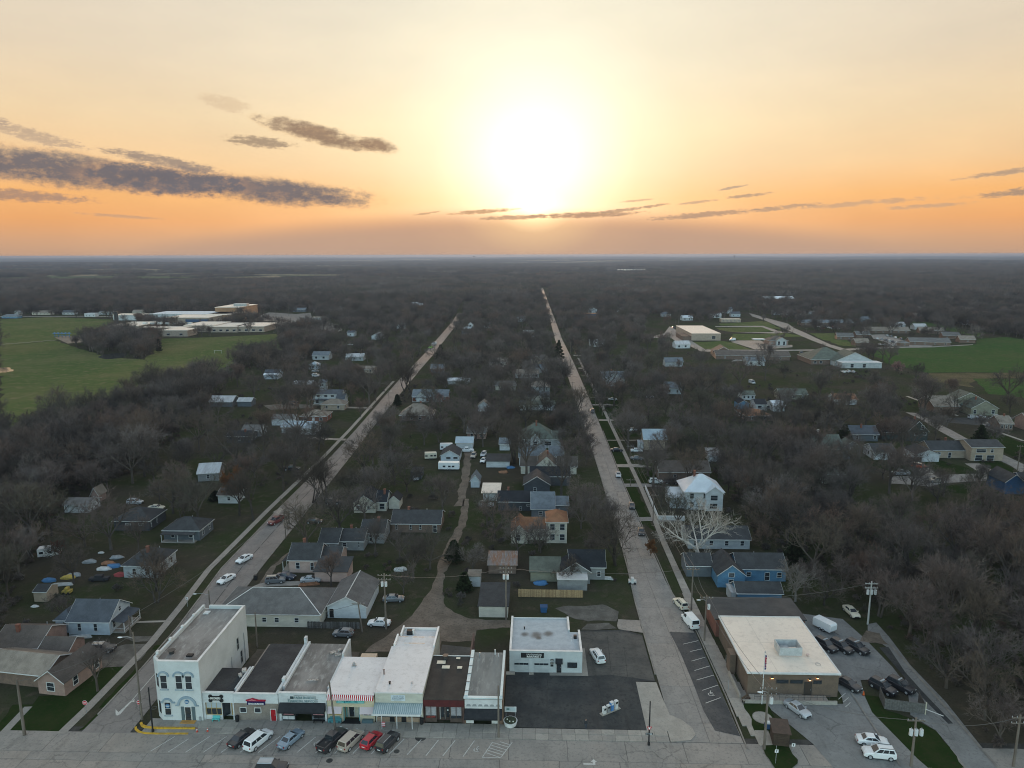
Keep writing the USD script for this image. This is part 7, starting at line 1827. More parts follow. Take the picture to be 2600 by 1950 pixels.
pole('P', 'cobra-head street lamp pole behind the corner building', 'R1', 660, 180, 655, -5, arms=0, lamp=-1.2, r=.14)
pole('Q', 'slim street lamp beside the red pickup on the left street', 'M6', 598, 400, 600, 150, arms=0, lamp=.8, r=.11)
pole('U', 'slim pole before the tall ivy-dark trees on the left street', 'M2', 1620, 260, 1615, 130, arms=0, lamp=.6, r=.12)
for k, (x, y, yt) in enumerate([(495, 745, 600), (690, 1240, 1010), (500, 945, 880), (205, 260, 150), (325, 410, 330), (262, 350, 270)]):
	pole('V%d' % k, ['grey pole on the right pavement beside the dark driveway car', 'grey pole on the pavement at the corner of the white wall', 'short pole on the right verge by the wide drive', 'pole on the right verge by the far black car', 'pole on the right pavement above the pale driveway', 'pole on the right verge between the far lawns'][k], 'M4', x, y, x, yt, arms=1, r=.13)
for k, (c, x, y, yt, lab) in enumerate([('N4', 655, 880, 740, 'pole right of the large dark evergreen on the right street'), ('N4', 530, 975, 930, 'short trunk-like pole below the large evergreen'), ('N4', 680, 1310, 1190, 'pole left of the right street near the orange awning'), ('N5', 895, 345, 195, 'tall pole at the far right junction'), ('N5', 1385, 545, 480, 'pole at the right side of the far side street'), ('N5', 1535, 545, 500, 'second pole right along the far side street'), ('N7', 2130, 960, 640, 'lamp pole beside the diagonal street at the right edge'), ('N7', 550, 1130, 1020, 'pale post at the end of the cul-de-sac'), ('N2', 1475, 540, 400, 'tall pole on the school green'), ('N2', 1335, 590, 440, 'second tall pole on the school green, left'), ('N1', 1785, 600, 545, 'flag pole behind the white metal hall'), ('N1', 175, 600, 510, 'pole beside the sports field road at the left')]):
	pole('W%d' % k, lab, c, x, y, x, yt, arms=0 if k in (1, 10) else 1, r=.14)


def wire(label, a, b, sag=.8, off=0.0, r=.032):
	a, b = np.array(tops[a] if isinstance(a, str) else a, float), np.array(tops[b] if isinstance(b, str) else b, float)
	n = 14
	s = np.linspace(0, 1, n)[:, None]
	pts = a + (b - a) * s
	pts[:, 2] += -.35 - 4 * sag * (s[:, 0] * (1 - s[:, 0]))
	pts[:, 0] += off
	obj('overhead_wire', MB().tube(pts, r, 4, cap=False), mat('wire', (.10, .095, .09), rough=.6), label=label, cat='wire', group='overhead wires')


GW = mat('wire', (.10, .095, .09), rough=.6)
for n_, (a, b, lab) in enumerate([('G', 'V1', 'wire from the nearest verge pole up to the white wall corner'), ('V1', 'V0', 'wire along the right pavement past the white wall'), ('V0', 'V4', 'wire along the right pavement between the middle poles'), ('V4', 'V3', 'wire along the far right verge'), ('H', 'G', 'wire between the dark annexe pole and the verge pole'), ('I', 'H', 'wire running above the office pavement'),
								 ('D', 'C', 'wire across the alley between the transformer poles'), ('K', 'L', 'wire across the right lane'), ('B', 'C', 'wire from the leaning pole to the tall pale pole'), ('M', 'N', 'wire across the left street corner'), ('N', 'O', 'wire from the corner lamp pole to the cottage pole'), ('A', 'B', 'wire behind the shops between thin and leaning poles'), ('O', 'Q', 'wire up the left street to the slim lamp'), ('Q', 'U', 'wire along the left street between the lamps'), ('J', 'H', 'wire over the dark annexe roof'), ('D', 'G', 'wire across the right street to the verge pole'), ('V3', 'W0', 'wire up the far right street'), ('K', 'I', 'wire over the office car park')]):
	for o in ((-.6, .6) if n_ < 6 else (0.0,)):
		wire(lab + (', left strand' if o < 0 else ', right strand' if o > 0 else ''), a, b, 1.2, o)

# black decorative posts at the corners with signs
REDS, SIGNW = mat('sign_red_paint', (.42, .03, .04), rough=.5), mat('sign_white_paint', (.68, .68, .67), rough=.5)


def sign_board(t, shape, z, what):
	if shape == 'octagon':
		s = obj('sign_plate', MB().tube([(0, -.1, z), (0, -.07, z)], .42, 16), SIGNW, t)
		obj('sign_disc', MB().tube([(0, -.115, z), (0, -.102, z)], .38, 16), REDS, s)
		obj('sign_bar', MB().box(-.28, .28, -.128, -.117, z - .06, z + .06), SIGNW, s)
	elif shape == 'one_way':
		s = obj('sign_plate', MB().box(-.55, .55, -.12, -.08, z, z + .34), BLACKP, t)
		obj('arrow', MB().prism([(-.48, z + .12), (.2, z + .12), (.2, z + .04), (.5, z + .17), (.2, z + .30), (.2, z + .22), (-.48, z + .22)], -.135, -.122, 'y'), SIGNW, s)
		obj('lettering', text(MB(), 'ONE WAY', -.38, z + .135, -.137, .07, .5), BLACKP, s)
	elif shape == 'yield':
		s = obj('sign_plate', MB().prism([(-.42, z + .7), (0, z), (.42, z + .7)], -.1, -.07, 'y'), REDS, t)
		obj('sign_inner', MB().prism([(-.22, z + .58), (0, z + .2), (.22, z + .58)], -.115, -.102, 'y'), SIGNW, s)
	elif shape == 'square':
		s = obj('sign_plate', MB().box(-.26, .26, -.1, -.07, z, z + .52), SIGNW, t)
		obj('arrow', MB().prism([(-.05, z + .1), (.05, z + .1), (.05, z + .3), (.16, z + .3), (0, z + .44), (-.16, z + .3), (-.05, z + .3)], -.115, -.102, 'y'), BLACKP, s)


def post(label, c, x, y, ytop, signs=(), r=.09, dark=True, arm=0, name='sign_post', cat='sign'):
	p = at(c, x, y)
	h = tall(c, x, y, ytop)
	t = thing(name, label, cat, (p[0], p[1], .0))
	m = BLACKP if dark else GALV
	obj('post', MB().tube([(0, 0, 0), (0, 0, h)], [r * 1.15, r * .85], 8), m, t)
	if dark:
		obj('post_base', MB().cyl(0, 0, 0.1, .5, r * 1.9, 8), m, t)
	for s, z in signs:
		sign_board(t, s, z, '')
	if arm:
		obj('banner_ring', MB().tm(trimesh.creation.torus(.38, .05, major_sections=14, minor_sections=5), (arm * .6, 0, h * .55)), DARKMETAL, t)
	return t


post('black corner post with ONE WAY arrow at the market corner', 'R3', 545, 1500, 1190, (('yield', 2.6), ('one_way', 1.9)), .11)
post('black corner post with hanging basket ring at the yellow kerb', 'R1', 165, 1222, 835, (), .11, arm=1)
post('dark post with round red sign beside the corner building', 'R1', 60, 1075, 870, (('octagon', 2.4),), .08)
post('red and white no-entry sign on the left corner lawn', 'R5', 607, 1275, 1222, (('octagon', 2.0),), .035, False)
post('white arrow sign with green street name plate on the office lawn', 'c5', 935, 1440, 1180, (('square', 2.0),), .035, False)
post('small white sign at the edge of the office lot', 'c5', 1178, 1260, 1180, (('square', .9),), .03, False)
post('pair of pale sign backs on the left street pavement', 'R5', 1318, 525, 482, (('square', 1.7),), .04, False)
post('thin parking sign on the right pavement near the office entrance', 'c5', 272, 400, 255, (), .04, False)
post('thin parking sign higher up on the right pavement', 'R3', 1086, 915, 865, (), .04, False)

# flagpole
p = at('R3', 1338, 1215)
hf = tall('R3', 1338, 1215, 855)
t = thing('flagpole', 'white flagpole with a limp flag on the office lawn', 'flagpole', (p[0], p[1], .17))
obj('pole', MB().tube([(0, 0, 0), (0, 0, hf)], [.09, .05], 8), TRIM, t)
obj('finial', MB().sphere((0, 0, hf + .1), .12, 1), GALV, t)
fl = MB()
for k in range(6):
	fl.quad((.06, -.02 + .05 * math.sin(k), hf - .4 - k * .45), (.32 + .05 * (k % 2), -.06, hf - .5 - k * .45), (.30 + .05 * ((k + 1) % 2), .05, hf - .95 - k * .45), (.06, .02, hf - .85 - k * .45))
obj('flag', fl, mat('flag_cloth', (.30, .03, .05), (.04, .05, .14), 2.5, .8, lo=.45, hi=.55), t)
# small flag leaning on the awning post
p = at('c2', 1510, 970)
t = thing('small_flag', 'small striped flag leaning at the metal awning post', 'flag', (p[0], p[1], .17))
obj('stick', MB().tube([(0, 0, 0), (-.25, 0, 2.2)], .025, 5), TRIM, t)
for k in range(5):
	obj('stripe', MB().box(-.2, .35, -.03, -.01, .6 + k * .17, .75 + k * .17), REDS if k % 2 == 0 else SIGNW, t)

# ------------------------------------------------------------------ person
p = at('R3', 103, 1388)
t = thing('person', 'person in dark clothes standing on the market forecourt edge', 'person', (p[0], p[1], .10), 20)
import manifold3d as m3


def limb(joints):
	out = []
	for (a, ra), (b, rb) in zip(joints[:-1], joints[1:]):
		s = [m3.Manifold.sphere(r, 12).translate(tuple(map(float, q))) for q, r in ((a, ra), (b, rb))]
		out.append(m3.Manifold.batch_hull(s))
	return out


bones = []
for s in (-1, 1):
	bones += limb([((s * .10, 0, .92), .095), ((s * .105, -.02, .50), .065), ((s * .11, .02, .10), .045), ((s * .12, -.13, .05), .04)])
	bones += limb([((s * .19, 0, 1.42), .065), ((s * .26, .02, 1.13), .048), ((s * .24, -.07, .88), .038), ((s * .235, -.10, .80), .035)])
	for f in range(4):
		bones += limb([((s * .235, -.10 - .02 * f + .03, .80), .012), ((s * .235, -.11 - .018 * f + .03, .72), .008)])
	bones += limb([((s * .22, -.12, .82), .013), ((s * .21, -.15, .77), .009)])
bones += limb([((0, 0, .95), .15), ((0, 0, 1.15), .145), ((0, 0, 1.38), .16), ((0, 0, 1.50), .07), ((0, -.01, 1.58), .06)])
bones += [m3.Manifold.batch_hull([m3.Manifold.sphere(.155, 12).translate((s * .1, 0, 1.38)) for s in (-1, 1)] + [m3.Manifold.sphere(.13, 12).translate((s * .06, 0, 1.0)) for s in (-1, 1)])]
bones += [m3.Manifold.batch_hull([m3.Manifold.sphere(.095, 14).translate((0, 0, 1.70)), m3.Manifold.sphere(.07, 12).translate((0, -.035, 1.62))])]
bones += [m3.Manifold.sphere(.022, 8).translate((0, -.105, 1.66))] + [m3.Manifold.sphere(.022, 8).translate((s * .095, 0, 1.67)) for s in (-1, 1)]
body = m3.Manifold.batch_boolean(bones, m3.OpType.Add).refine_to_length(.05)
bm = body.to_mesh()
tmb = trimesh.Trimesh(bm.vert_properties[:, :3], bm.tri_verts, process=True)
trimesh.smoothing.filter_taubin(tmb, iterations=6)


def clothes_mat():
	g = Graph()
	z = Ref(g.n('separate_xyz', 'z', vector=g.n('texture_coordinate', 'object')))
	c = g.ramp(g.m('divide', z, 2.0), [(0, (.03, .03, .03)), (.045, (.03, .03, .03)), (.05, (.03, .035, .05)), (.47, (.03, .035, .05)), (.475, (.018, .02, .024)), (.76, (.018, .02, .024)), (.765, (.36, .22, .16)), (1, (.36, .22, .16))])
	return g.build('/World/Looks/dark_clothes', surface=g.n('principled_bsdf', 'BSDF', base_color=c, roughness=.85))


obj('body', (np.array(tmb.vertices), np.array(tmb.faces)), clothes_mat(), t, smooth=True)
hair = trimesh.creation.icosphere(2, .102)
hv = np.array(hair.vertices)
hv[:, 2] = np.where(hv[:, 1] < -.03, np.maximum(hv[:, 2], .03), hv[:, 2])
obj('hair', (hv + [0, .008, 1.712], np.array(hair.faces)), mat('hair', (.05, .04, .035)), t)

# ------------------------------------------------------------------ small things near the shops
p = at('R3', 275, 1265)
t = thing('fuel_pumps', 'old fuel pump island with three upright pumps on the market forecourt', 'fuel pumps', (p[0], p[1], .11), 33, None, .8)
obj('island', MB().box(-2.4, 2.4, -.5, .5, 0, .16), WALK2, t)
for k, (x, m_, hh) in enumerate([(-1.6, TRIM, 1.5), (-.55, GALV, 1.55), (.35, mat('pump_blue', (.06, .17, .38), (.08, .2, .42), 2, .5), 2.0), (1.5, TRIM, 1.9)]):
	q = obj('pump', MB().box(x - .35, x + .35, -.3, .3, .16, hh), m_, t)
	obj('pump_face', MB().box(x - .26, x + .26, -.325, -.302, hh - .55, hh - .12), BLACKP if k != 2 else SIGNW, q)
	obj('pump_cap', MB().box(x - .38, x + .38, -.33, .33, hh, hh + .08), TRIM, q)
	obj('hose', MB().tube([(x + .36, -.1, 1.1), (x + .55, -.2, .7), (x + .5, -.2, .35), (x + .38, -.1, .6)], .03, 5), BLACKP, q)
p = at('c3', 1360, 900)
t = thing('planter', 'white tub planter of dark plants beside the end shop', 'planter', (p[0], p[1], .17))
obj('tub', MB().tube([(0, .1, 0), (0, .1, .75)], [.95, 1.15], 16), TRIM, t)
obj('plants', MB().tube([(0, .1, .752), (0, .1, .80)], 1.0, 16), mat('planter_soil', (.03, .04, .022)), t)
for x, y in ((-.1, -.3), (.45, -.35), (-.5, .2)):
	obj('flower', MB().sphere((x, y, .85), .12, 1), mat('pale_flower', (.5, .52, .45)), t)
p = at('c3', 1360, 855)
t = thing('notice_sign', 'white framed board on legs behind the white planter', 'sign', (p[0], p[1] + 1.2, .1))
obj('board', MB().box(-.95, .95, -.06, 0, 1.0, 1.95), TRIM, t)
obj('panel', MB().box(-.8, .8, -.075, -.062, 1.12, 1.85), mat('board_panel', (.42, .48, .50)), t)
obj('mark', MB().box(-.65, -.2, -.09, -.077, 1.4, 1.7), mat('board_mark', (.10, .18, .17)), t)
for x in (-.8, .72):
	obj('leg', MB().box(x, x + .08, -.05, -.01, 0, 1.0), GALV, t)
for (c, x, y, lab) in [('c1', 1232, 850, 'black litter bin at the wall of the brick insurance office'), ('c2', 2052, 885, 'black litter bin at the end of the metal awning')]:
	p = at(c, x, y)
	t = thing('litter_bin', lab, 'bin', (p[0], p[1], .17))
	obj('body', MB().tube([(0, 0, 0), (0, 0, .9)], [.28, .33], 12), BLACKP, t)
	obj('lid', MB().tube([(0, 0, .9), (0, 0, 1.05)], [.34, .18], 12), BLACKP, t)
for (c, x, y, lab, m_) in [('c2', 600, 868, 'dark slatted bench under the black awning', BLACKP), ('c2', 830, 868, 'teal slatted bench at the striped awning shop', mat('teal_planter', (.08, .25, .27)))]:
	p = at(c, x, y)
	t = thing('bench', lab, 'bench', (p[0], p[1], .17))
	for k in range(3):
		obj('slat', MB().box(-.85, .85, -.25 + k * .16, -.12 + k * .16, .42, .46), m_, t)
		obj('back_slat', MB().box(-.85, .85, .26, .29, .55 + k * .13, .65 + k * .13), m_, t)
	for x_ in (-.75, .7):
		obj('leg', MB().box(x_, x_ + .06, -.25, .3, 0, .42), BLACKP, t)
for k, (x, y) in enumerate([(668, 995), (815, 990)]):
	p = at('c1', x, y)
	t = thing('traffic_cone', '%s red-white marker beside the kerb drain at the yellow kerb' % ('left' if k == 0 else 'right'), 'traffic cone', (p[0], p[1], .06))
	obj('cone', MB().tube([(0, 0, 0.04), (0, 0, .7)], [.17, .04], 10), mat('cone_red', (.45, .06, .04)), t)
	obj('collar', MB().tube([(0, 0, .4), (0, 0, .55)], [.105, .075], 10), SIGNW, t)
	obj('foot', MB().box(-.2, .2, -.2, .2, 0, .04), BLACKP, t)
for k, (x, y) in enumerate([(670, 1150), (795, 1155)]):
	p = at('R4', x, y)
	t = thing('traffic_cone', '%s orange cone at the lawn edge behind the office' % ('left' if k == 0 else 'right'), 'traffic cone', (p[0], p[1], .09))
	obj('cone', MB().tube([(0, 0, 0.04), (0, 0, .75)], [.19, .04], 10), mat('cone_orange', (.60, .12, .03)), t)
	obj('foot', MB().box(-.22, .22, -.22, .22, 0, .04), BLACKP, t)
p = at('c1', 742, 985)
obj('drain_grate', MB().box(p[0] - .8, p[0] + .8, p[1] - .25, p[1] + .25, .06, .09), BLACKP, kind='structure')
p = at('M7', 1125, 1030)
t = thing('waste_bin', 'blue waste bin standing on the grass behind the market', 'bin', (p[0], p[1], 0))
obj('body', MB().add([(-.6, -.5, 0), (.6, -.5, 0), (.6, .5, 0), (-.6, .5, 0), (-.75, -.6, 1.2), (.75, -.6, 1.2), (.75, .6, 1.3), (-.75, .6, 1.3)], [[0, 1, 5, 4], [1, 2, 6, 5], [2, 3, 7, 6], [3, 0, 4, 7], [4, 5, 6, 7]]), mat('bin_blue', (.03, .10, .22)), t)
obj('lid', MB().slab((-.8, -.65, 1.22), (.8, -.65, 1.22), (.8, .65, 1.36), (-.8, .65, 1.36), .05), mat('bin_blue_dark', (.02, .06, .14)), t)
# trash bins on the left street verge
p = at('M6', 338, 755)
t = thing('waste_bin', 'dark wheeled bin at the left street kerb below the pink house', 'bin', (p[0], p[1], .05))
obj('body', MB().box(-.35, .35, -.35, .35, .05, 1.0), BLACKP, t)
obj('lid', MB().box(-.38, .38, -.4, .38, 1.0, 1.08), BLACKP, t)

# the tan plank fence, plank by plank
a, b = at('M7', 905, 905), at('M7', 1465, 908)
t = thing('plank_fence', 'new tan wooden plank fence behind the market', 'fence', (a[0], a[1], 0))
Lf = b[0] - a[0]
PL = [mat('fence_plank_%s' % n_, c, vary(c, .75), 3, .85) for n_, c in (('tan', (.36, .24, .125)), ('light', (.42, .29, .155)), ('dark', (.29, .19, .10)))]
npl = int(Lf / .2)
for k in range(npl):
	hh = 1.95 + rnd.uniform(-.04, .04) - .15 * (k / npl)
	obj('plank', MB().box(k * .2, k * .2 + .185, -.02, .0, .05, hh), rnd.choice(PL), t)
for z in (.4, 1.5):
	obj('rail', MB().box(0, Lf, .003, .05, z, z + .09), PL[2], t)
a, b = at('R1', 1500, 325), at('R1', 1960, 335)
t = thing('picket_fence', 'weathered grey picket fence in front of the white garage', 'fence', (a[0], a[1], 0))
GP = [mat('fence_grey_%s' % n_, c, vary(c, .7), 3, .9) for n_, c in (('mid', (.10, .095, .09)), ('pale', (.14, .135, .13)), ('dark', (.07, .065, .06)))]
for k in range(int((b[0] - a[0]) / .2)):
	obj('picket', MB().box(k * .2, k * .2 + .17, -.02, 0, .05, 1.55 + rnd.uniform(-.06, .05)), rnd.choice(GP), t)
for z in (.4, 1.2):
	obj('rail', MB().box(0, b[0] - a[0], .003, .05, z, z + .09), GP[2], t)
# white wall round the garden of the white house
w0, w1, w2 = at('M4', 622, 965), at('M4', 732, 1228), at('M4', 958, 1235)
t = thing('garden_wall', 'low white garden wall turning the corner below the white two-storey house', 'wall', (w1[0], w1[1], 0))
d0, d2 = w0 - w1, w2 - w1
obj('wall', MB().slab((d0[0], d0[1], 0), (0, 0, 0), (0, 0, 1.1), (d0[0], d0[1], 1.1), .25), WHITE, t)
obj('wall', MB().slab((0.003, -.003, 0), (d2[0], d2[1], 0), (d2[0], d2[1], 1.1), (0.003, -.003, 1.1), .25), WHITE, t)
obj('coping', MB().box(-.05, d2[0], -.08, .3, 1.103, 1.2), TRIM, t)
# wooden screen in the office lawn
p = at('R4', 815, 1245)
t = thing('wooden_screen', 'grey three-sided wooden bin screen on the corner lawn', 'screen', (p[0], p[1], .06), -12)
for k in range(16):
	obj('board', MB().box(k * .38, k * .38 + .36, -.04, 0, 0, 1.9), GP[1], t)
for k in range(9):
	obj('board', MB().box(0, .04, .02 + k * .38, .36 + k * .38, 0, 1.9), GP[1], t)
	obj('board', MB().box(6.04, 6.08, .02 + k * .38, .36 + k * .38, 0, 1.9), GP[0], t)
obj('gate_rail', MB().tube([(6.1, -.1, 1.0), (8.4, -1.4, 1.0)], .06, 5), TRIM, t)
obj('gate_post', MB().tube([(6.2, -.05, 0), (6.2, -.05, 2.2)], .09, 6), mat('cream_post', (.5, .47, .36)), t)
# brown timber kiosk and disc on the office lawn
p = at('c5', 900, 1190)
t = thing('timber_kiosk', 'dark brown timber kiosk with boarded roof on the office lawn', 'kiosk', (p[0], p[1], .17), -8)
for k in range(8):
	obj('board', MB().box(0, 2.3, -.05, 0, .1 + k * .28, .35 + k * .28), mat('kiosk_brown', (.045, .030, .022), (.06, .042, .03), 2), t)
obj('side_wall', MB().box(2.303, 2.36, 0, 2.6, .1, 2.35).box(-.06, -.003, 0, 2.6, .1, 2.35), mat('kiosk_brown', (.045, .030, .022)), t)
obj('roof', MB().slab((-.25, -.3, 2.38), (2.55, -.3, 2.38), (2.55, 2.9, 2.75), (-.25, 2.9, 2.75), .12), mat('kiosk_roof', (.065, .042, .032), (.05, .034, .026), 2), t)
p = at('c5', 750, 800)
t = thing('stone_disc', 'pale round paved disc on the office lawn', 'paving', (p[0], p[1], .175))
obj('paving', MB().tube([(0, 0, 0), (0, 0, .06)], 1.5, 24), WALK2, t)
obj('edge', MB().tube([(0, 0, 0), (0, 0, .05)], 1.6, 24), KERB, t)
p = at('c5', 815, 960)
t = thing('blue_mailbox', 'white and blue collection box beside the tall wooden pole', 'mailbox', (p[0], p[1], .17))
obj('body', MB().box(-.4, .4, -.35, .35, .2, 1.1), mat('mailbox_blue', (.03, .07, .16)), t)
obj('top', MB().tube([(-.4, 0, 1.1), (.4, 0, 1.1)], .35, 14), TRIM, t)
p = at('c5', 470, 570)
t = thing('bench', 'brown wooden bench at the pavement corner of the brick offices', 'bench', (p[0] + .6, p[1], .17), 40)
for k in range(3):
	obj('slat', MB().box(-.9, .9, -.25 + k * .17, -.11 + k * .17, .45, .5), mat('bench_brown', (.10, .065, .045)), t)
obj('back', MB().box(-.9, .9, .28, .33, .5, .95), mat('bench_brown', (.10, .065, .045)), t)
for x_ in (-.8, .74):
	obj('leg', MB().box(x_, x_ + .06, -.25, .28, 0, .45), BLACKP, t)
# junk of the left yard: tarpaulins, boxes, boards, each a thing
JUNK = [('R5', 345, 345, 'blue', 'blue tarpaulin heap at the left of the junk yard'), ('R5', 800, 245, 'blue', 'bright blue tarpaulin heap in the middle of the junk yard'), ('R5', 730, 265, 'white', 'white sheet heap left of the bright blue one in the junk yard'), ('R5', 520, 310, 'grey', 'pale grey heap in the junk yard'), ('R5', 760, 225, 'rust', 'orange-brown heap behind the bright blue one in the junk yard'),
		('R5', 440, 375, 'white', 'flat pale boards at the front of the junk yard'), ('R5', 710, 150, 'white', 'small pale heap at the back of the junk yard'), ('R5', 820, 185, 'grey', 'pale scrap heap at the back right of the junk yard'), ('R5', 850, 305, 'red', 'red scrap beside the grey-blue house'), ('R5', 700, 345, 'dark', 'dark truck-shaped heap at the front of the junk yard'), ('R5', 475, 435, 'yellow', 'small yellow machine on the grass below the junk yard'), ('R5', 245, 525, 'white', 'small white thing on the grass left of the pale blue cottage'),
		('R5', 480, 325, 'yellow', 'faded yellow heap among the junk'), ('R5', 630, 215, 'grey', 'grey canvas heap at the back of the junk yard'), ('M3', 1090, 830, 'rust', 'rusty frame heap in front of the long low shed'), ('M3', 1150, 790, 'blue', 'pale blue junk beside the forked tree'), ('R5', 180, 690, 'white', 'white garden ornament at the left fence'), ('R5', 560, 745, 'white', 'white boards lying under the pale blue cottage'), ('M7', 1640, 745, 'white', 'long white sheet lying right of the black-roofed house'), ('M7', 1890, 790, 'white', 'white bin at the kerb of the right street'), ('M7', 1100, 790, 'blue', 'grey-blue tarpaulin beside the porch house'), ('M6', 800, 800, 'rust', 'orange-brown timber stack behind the silver coupe'), ('M6', 1590, 670, 'white', 'white upturned boat shape in the trees by the alley')]
JM = dict(blue=mat('tarp_blue', (.04, .13, .27), (.06, .16, .3), 1.5), white=mat('tarp_white', (.52, .53, .52), (.38, .38, .37), 1.5), grey=mat('tarp_grey', (.25, .27, .28), (.18, .19, .2), 1.5), rust=mat('scrap_rust', (.27, .13, .07), (.18, .09, .05), 1.5), red=mat('scrap_red', (.24, .04, .04)), dark=mat('scrap_dark', (.03, .03, .033)), yellow=mat('scrap_yellow', (.42, .30, .05), (.3, .23, .08), 2))
for c, x, y, cl_, lab in JUNK:
	p = at(c, x, y)
	KEEP.append(Point(p[0], p[1]).buffer(2))
	CLEAR.append(sbox(p[0] - 2, p[1] - 8, p[0] + 2, p[1]))
	q = random.Random(x * 7 + y)
	big = 1.0 if 'small' not in lab else .5
	m = trimesh.creation.icosphere(2, 1.0)
	v = np.array(m.vertices)
	v = v * (1 + .45 * (meshkit.noise(v * 2.1 + q.random() * 9, 3)[:, None] - .5)) * [1.7 * big, 1.0 * big, .75 * big]
	v[:, 2] = np.maximum(v[:, 2], 0)
	if 'boards' in lab or 'sheet lying' in lab or 'timber' in lab:
		t = thing('board_stack', lab, 'boards', (p[0], p[1], .03), q.uniform(-15, 15))
		for k in range(3):
			obj('board', MB().box(-2.4 + k * .2, 2.4 - k * .3, -.6 + k * .35, -.3 + k * .35, 0, .25 + .1 * k), JM[cl_], t)
	elif 'machine' in lab or 'bin' in lab or 'truck' in lab:
		t = thing('yard_machine', lab, 'machine', (p[0], p[1], .03), q.uniform(-20, 20))
		s = 2.2 if 'truck' in lab else .9
		obj('body', MB().box(-s, s, -.6, .6, .3, .9), JM[cl_], t)
		obj('hood', MB().box(-s * .4, s * .4, -.5, .5, .9, 1.5), JM[cl_], t)
		for sx in (-s * .6, s * .6):
			obj('wheel', MB().tube([(sx, -.65, .3), (sx, .65, .3)], .3, 10), TYRE, t)
	else:
		obj('junk_heap', (v + [p[0], p[1], 0], np.array(m.faces)), JM[cl_], smooth=50, label=lab, cat='junk heap')
# goal frames, play set
for c, x, y, w_, lab in (('N2', 530, 1200, 7.3, 'white goal frame at the near edge of the sports field'), ('N2', 680, 960, 6, 'white goal frame in the middle of the sports field')):
	p = at(c, x, y)
	t = thing('goal', lab, 'goal', (p[0], p[1], 0))
	obj('post', MB().cyl(-w_ / 2, 0, 0, 2.4, .08, 6), TRIM, t)
	obj('post', MB().cyl(w_ / 2, 0, 0, 2.4, .08, 6), TRIM, t)
	obj('crossbar', MB().tube([(-w_ / 2, 0, 2.4), (w_ / 2, 0, 2.4)], .08, 6), TRIM, t)
p = at('N1', 700, 870)
t = thing('play_set', 'blue climbing frame on the school play yard', 'play set', (p[0], p[1], .05))
pb = mat('play_blue', (.05, .14, .25))
for k in range(5):
	obj('post', MB().cyl(-7 + k * 3.5, 0, 0, 3.5, .3, 6), pb, t)
	obj('roof', MB().tube([(-7 + k * 3.5, 0, 3.5), (-7 + k * 3.5, 0, 4.8)], [2.0, .1], 4), pb, t)
obj('deck', MB().box(-7, 7, -1, 1, 1.3, 1.5), pb, t)
# painted road marks
ms_ = '/World/main_street'
for c, pts in (('c1', [(355, 1055, 15, 1262), (545, 1090, 260, 1275), (845, 1055, 505, 1278), (1080, 1055, 755, 1278), (1330, 1050, 1003, 1280), (1600, 1030, 1270, 1278), (1830, 1055, 1525, 1280), (2070, 1055, 1795, 1282)]),
			   ('c2', [(300, 1055, 20, 1285), (560, 1063, 300, 1280), (790, 1070, 560, 1290), (1030, 1075, 830, 1295), (1290, 1080, 1085, 1295), (1540, 1085, 1345, 1300), (1805, 1090, 1595, 1305), (2045, 1100, 1845, 1312)]),
			   ('c3', [(350, 1105, 175, 1325), (585, 1110, 410, 1330), (855, 1115, 695, 1338)])):
	for x0, y0, x1, y1 in pts:
		stripe(ms_, at(c, x0, y0), at(c, x1, y1), .12, .075)
for x0, y0, x1, y1 in ((1110, 1135, 965, 1350), (1385, 1140, 1222, 1355), (960, 1350, 1225, 1355), (1110, 1140, 1330, 1205), (1095, 1180, 1305, 1245), (1060, 1215, 1278, 1280), (1045, 1250, 1250, 1315), (1020, 1285, 1222, 1355), (1215, 1130, 1360, 1175)):
	stripe(ms_, at('c3', x0, y0), at('c3', x1, y1), .11, .078)


def wheelchair(parent, p, z, s=1.0, rz=0):
	mb = MB()
	a = np.radians(np.linspace(150, 400, 12))
	ring = [(.35 * math.cos(t_), .35 * math.sin(t_)) for t_ in a]
	segs = list(zip(ring[:-1], ring[1:])) + [((-.1, .2), (-.05, .75)), ((-.05, .45), (.3, .45)), ((-.1, .15), (.3, .15)), ((.3, .15), (.5, -.3)), ((-.1, .85), (.03, .85))]
	for (x0, y0), (x1, y1) in segs:
		q0, q1 = np.array(rot(x0 * s, y0 * s, rz)), np.array(rot(x1 * s, y1 * s, rz))
		t_ = (q1 - q0) / (np.linalg.norm(q1 - q0) + 1e-9)
		n_ = np.array([-t_[1], t_[0]]) * .065
		mb.quad((*(p[:2] + q0 + n_), z), (*(p[:2] + q0 - n_), z), (*(p[:2] + q1 - n_), z), (*(p[:2] + q1 + n_), z))
	obj('wheelchair_mark', mb, MARK, parent)


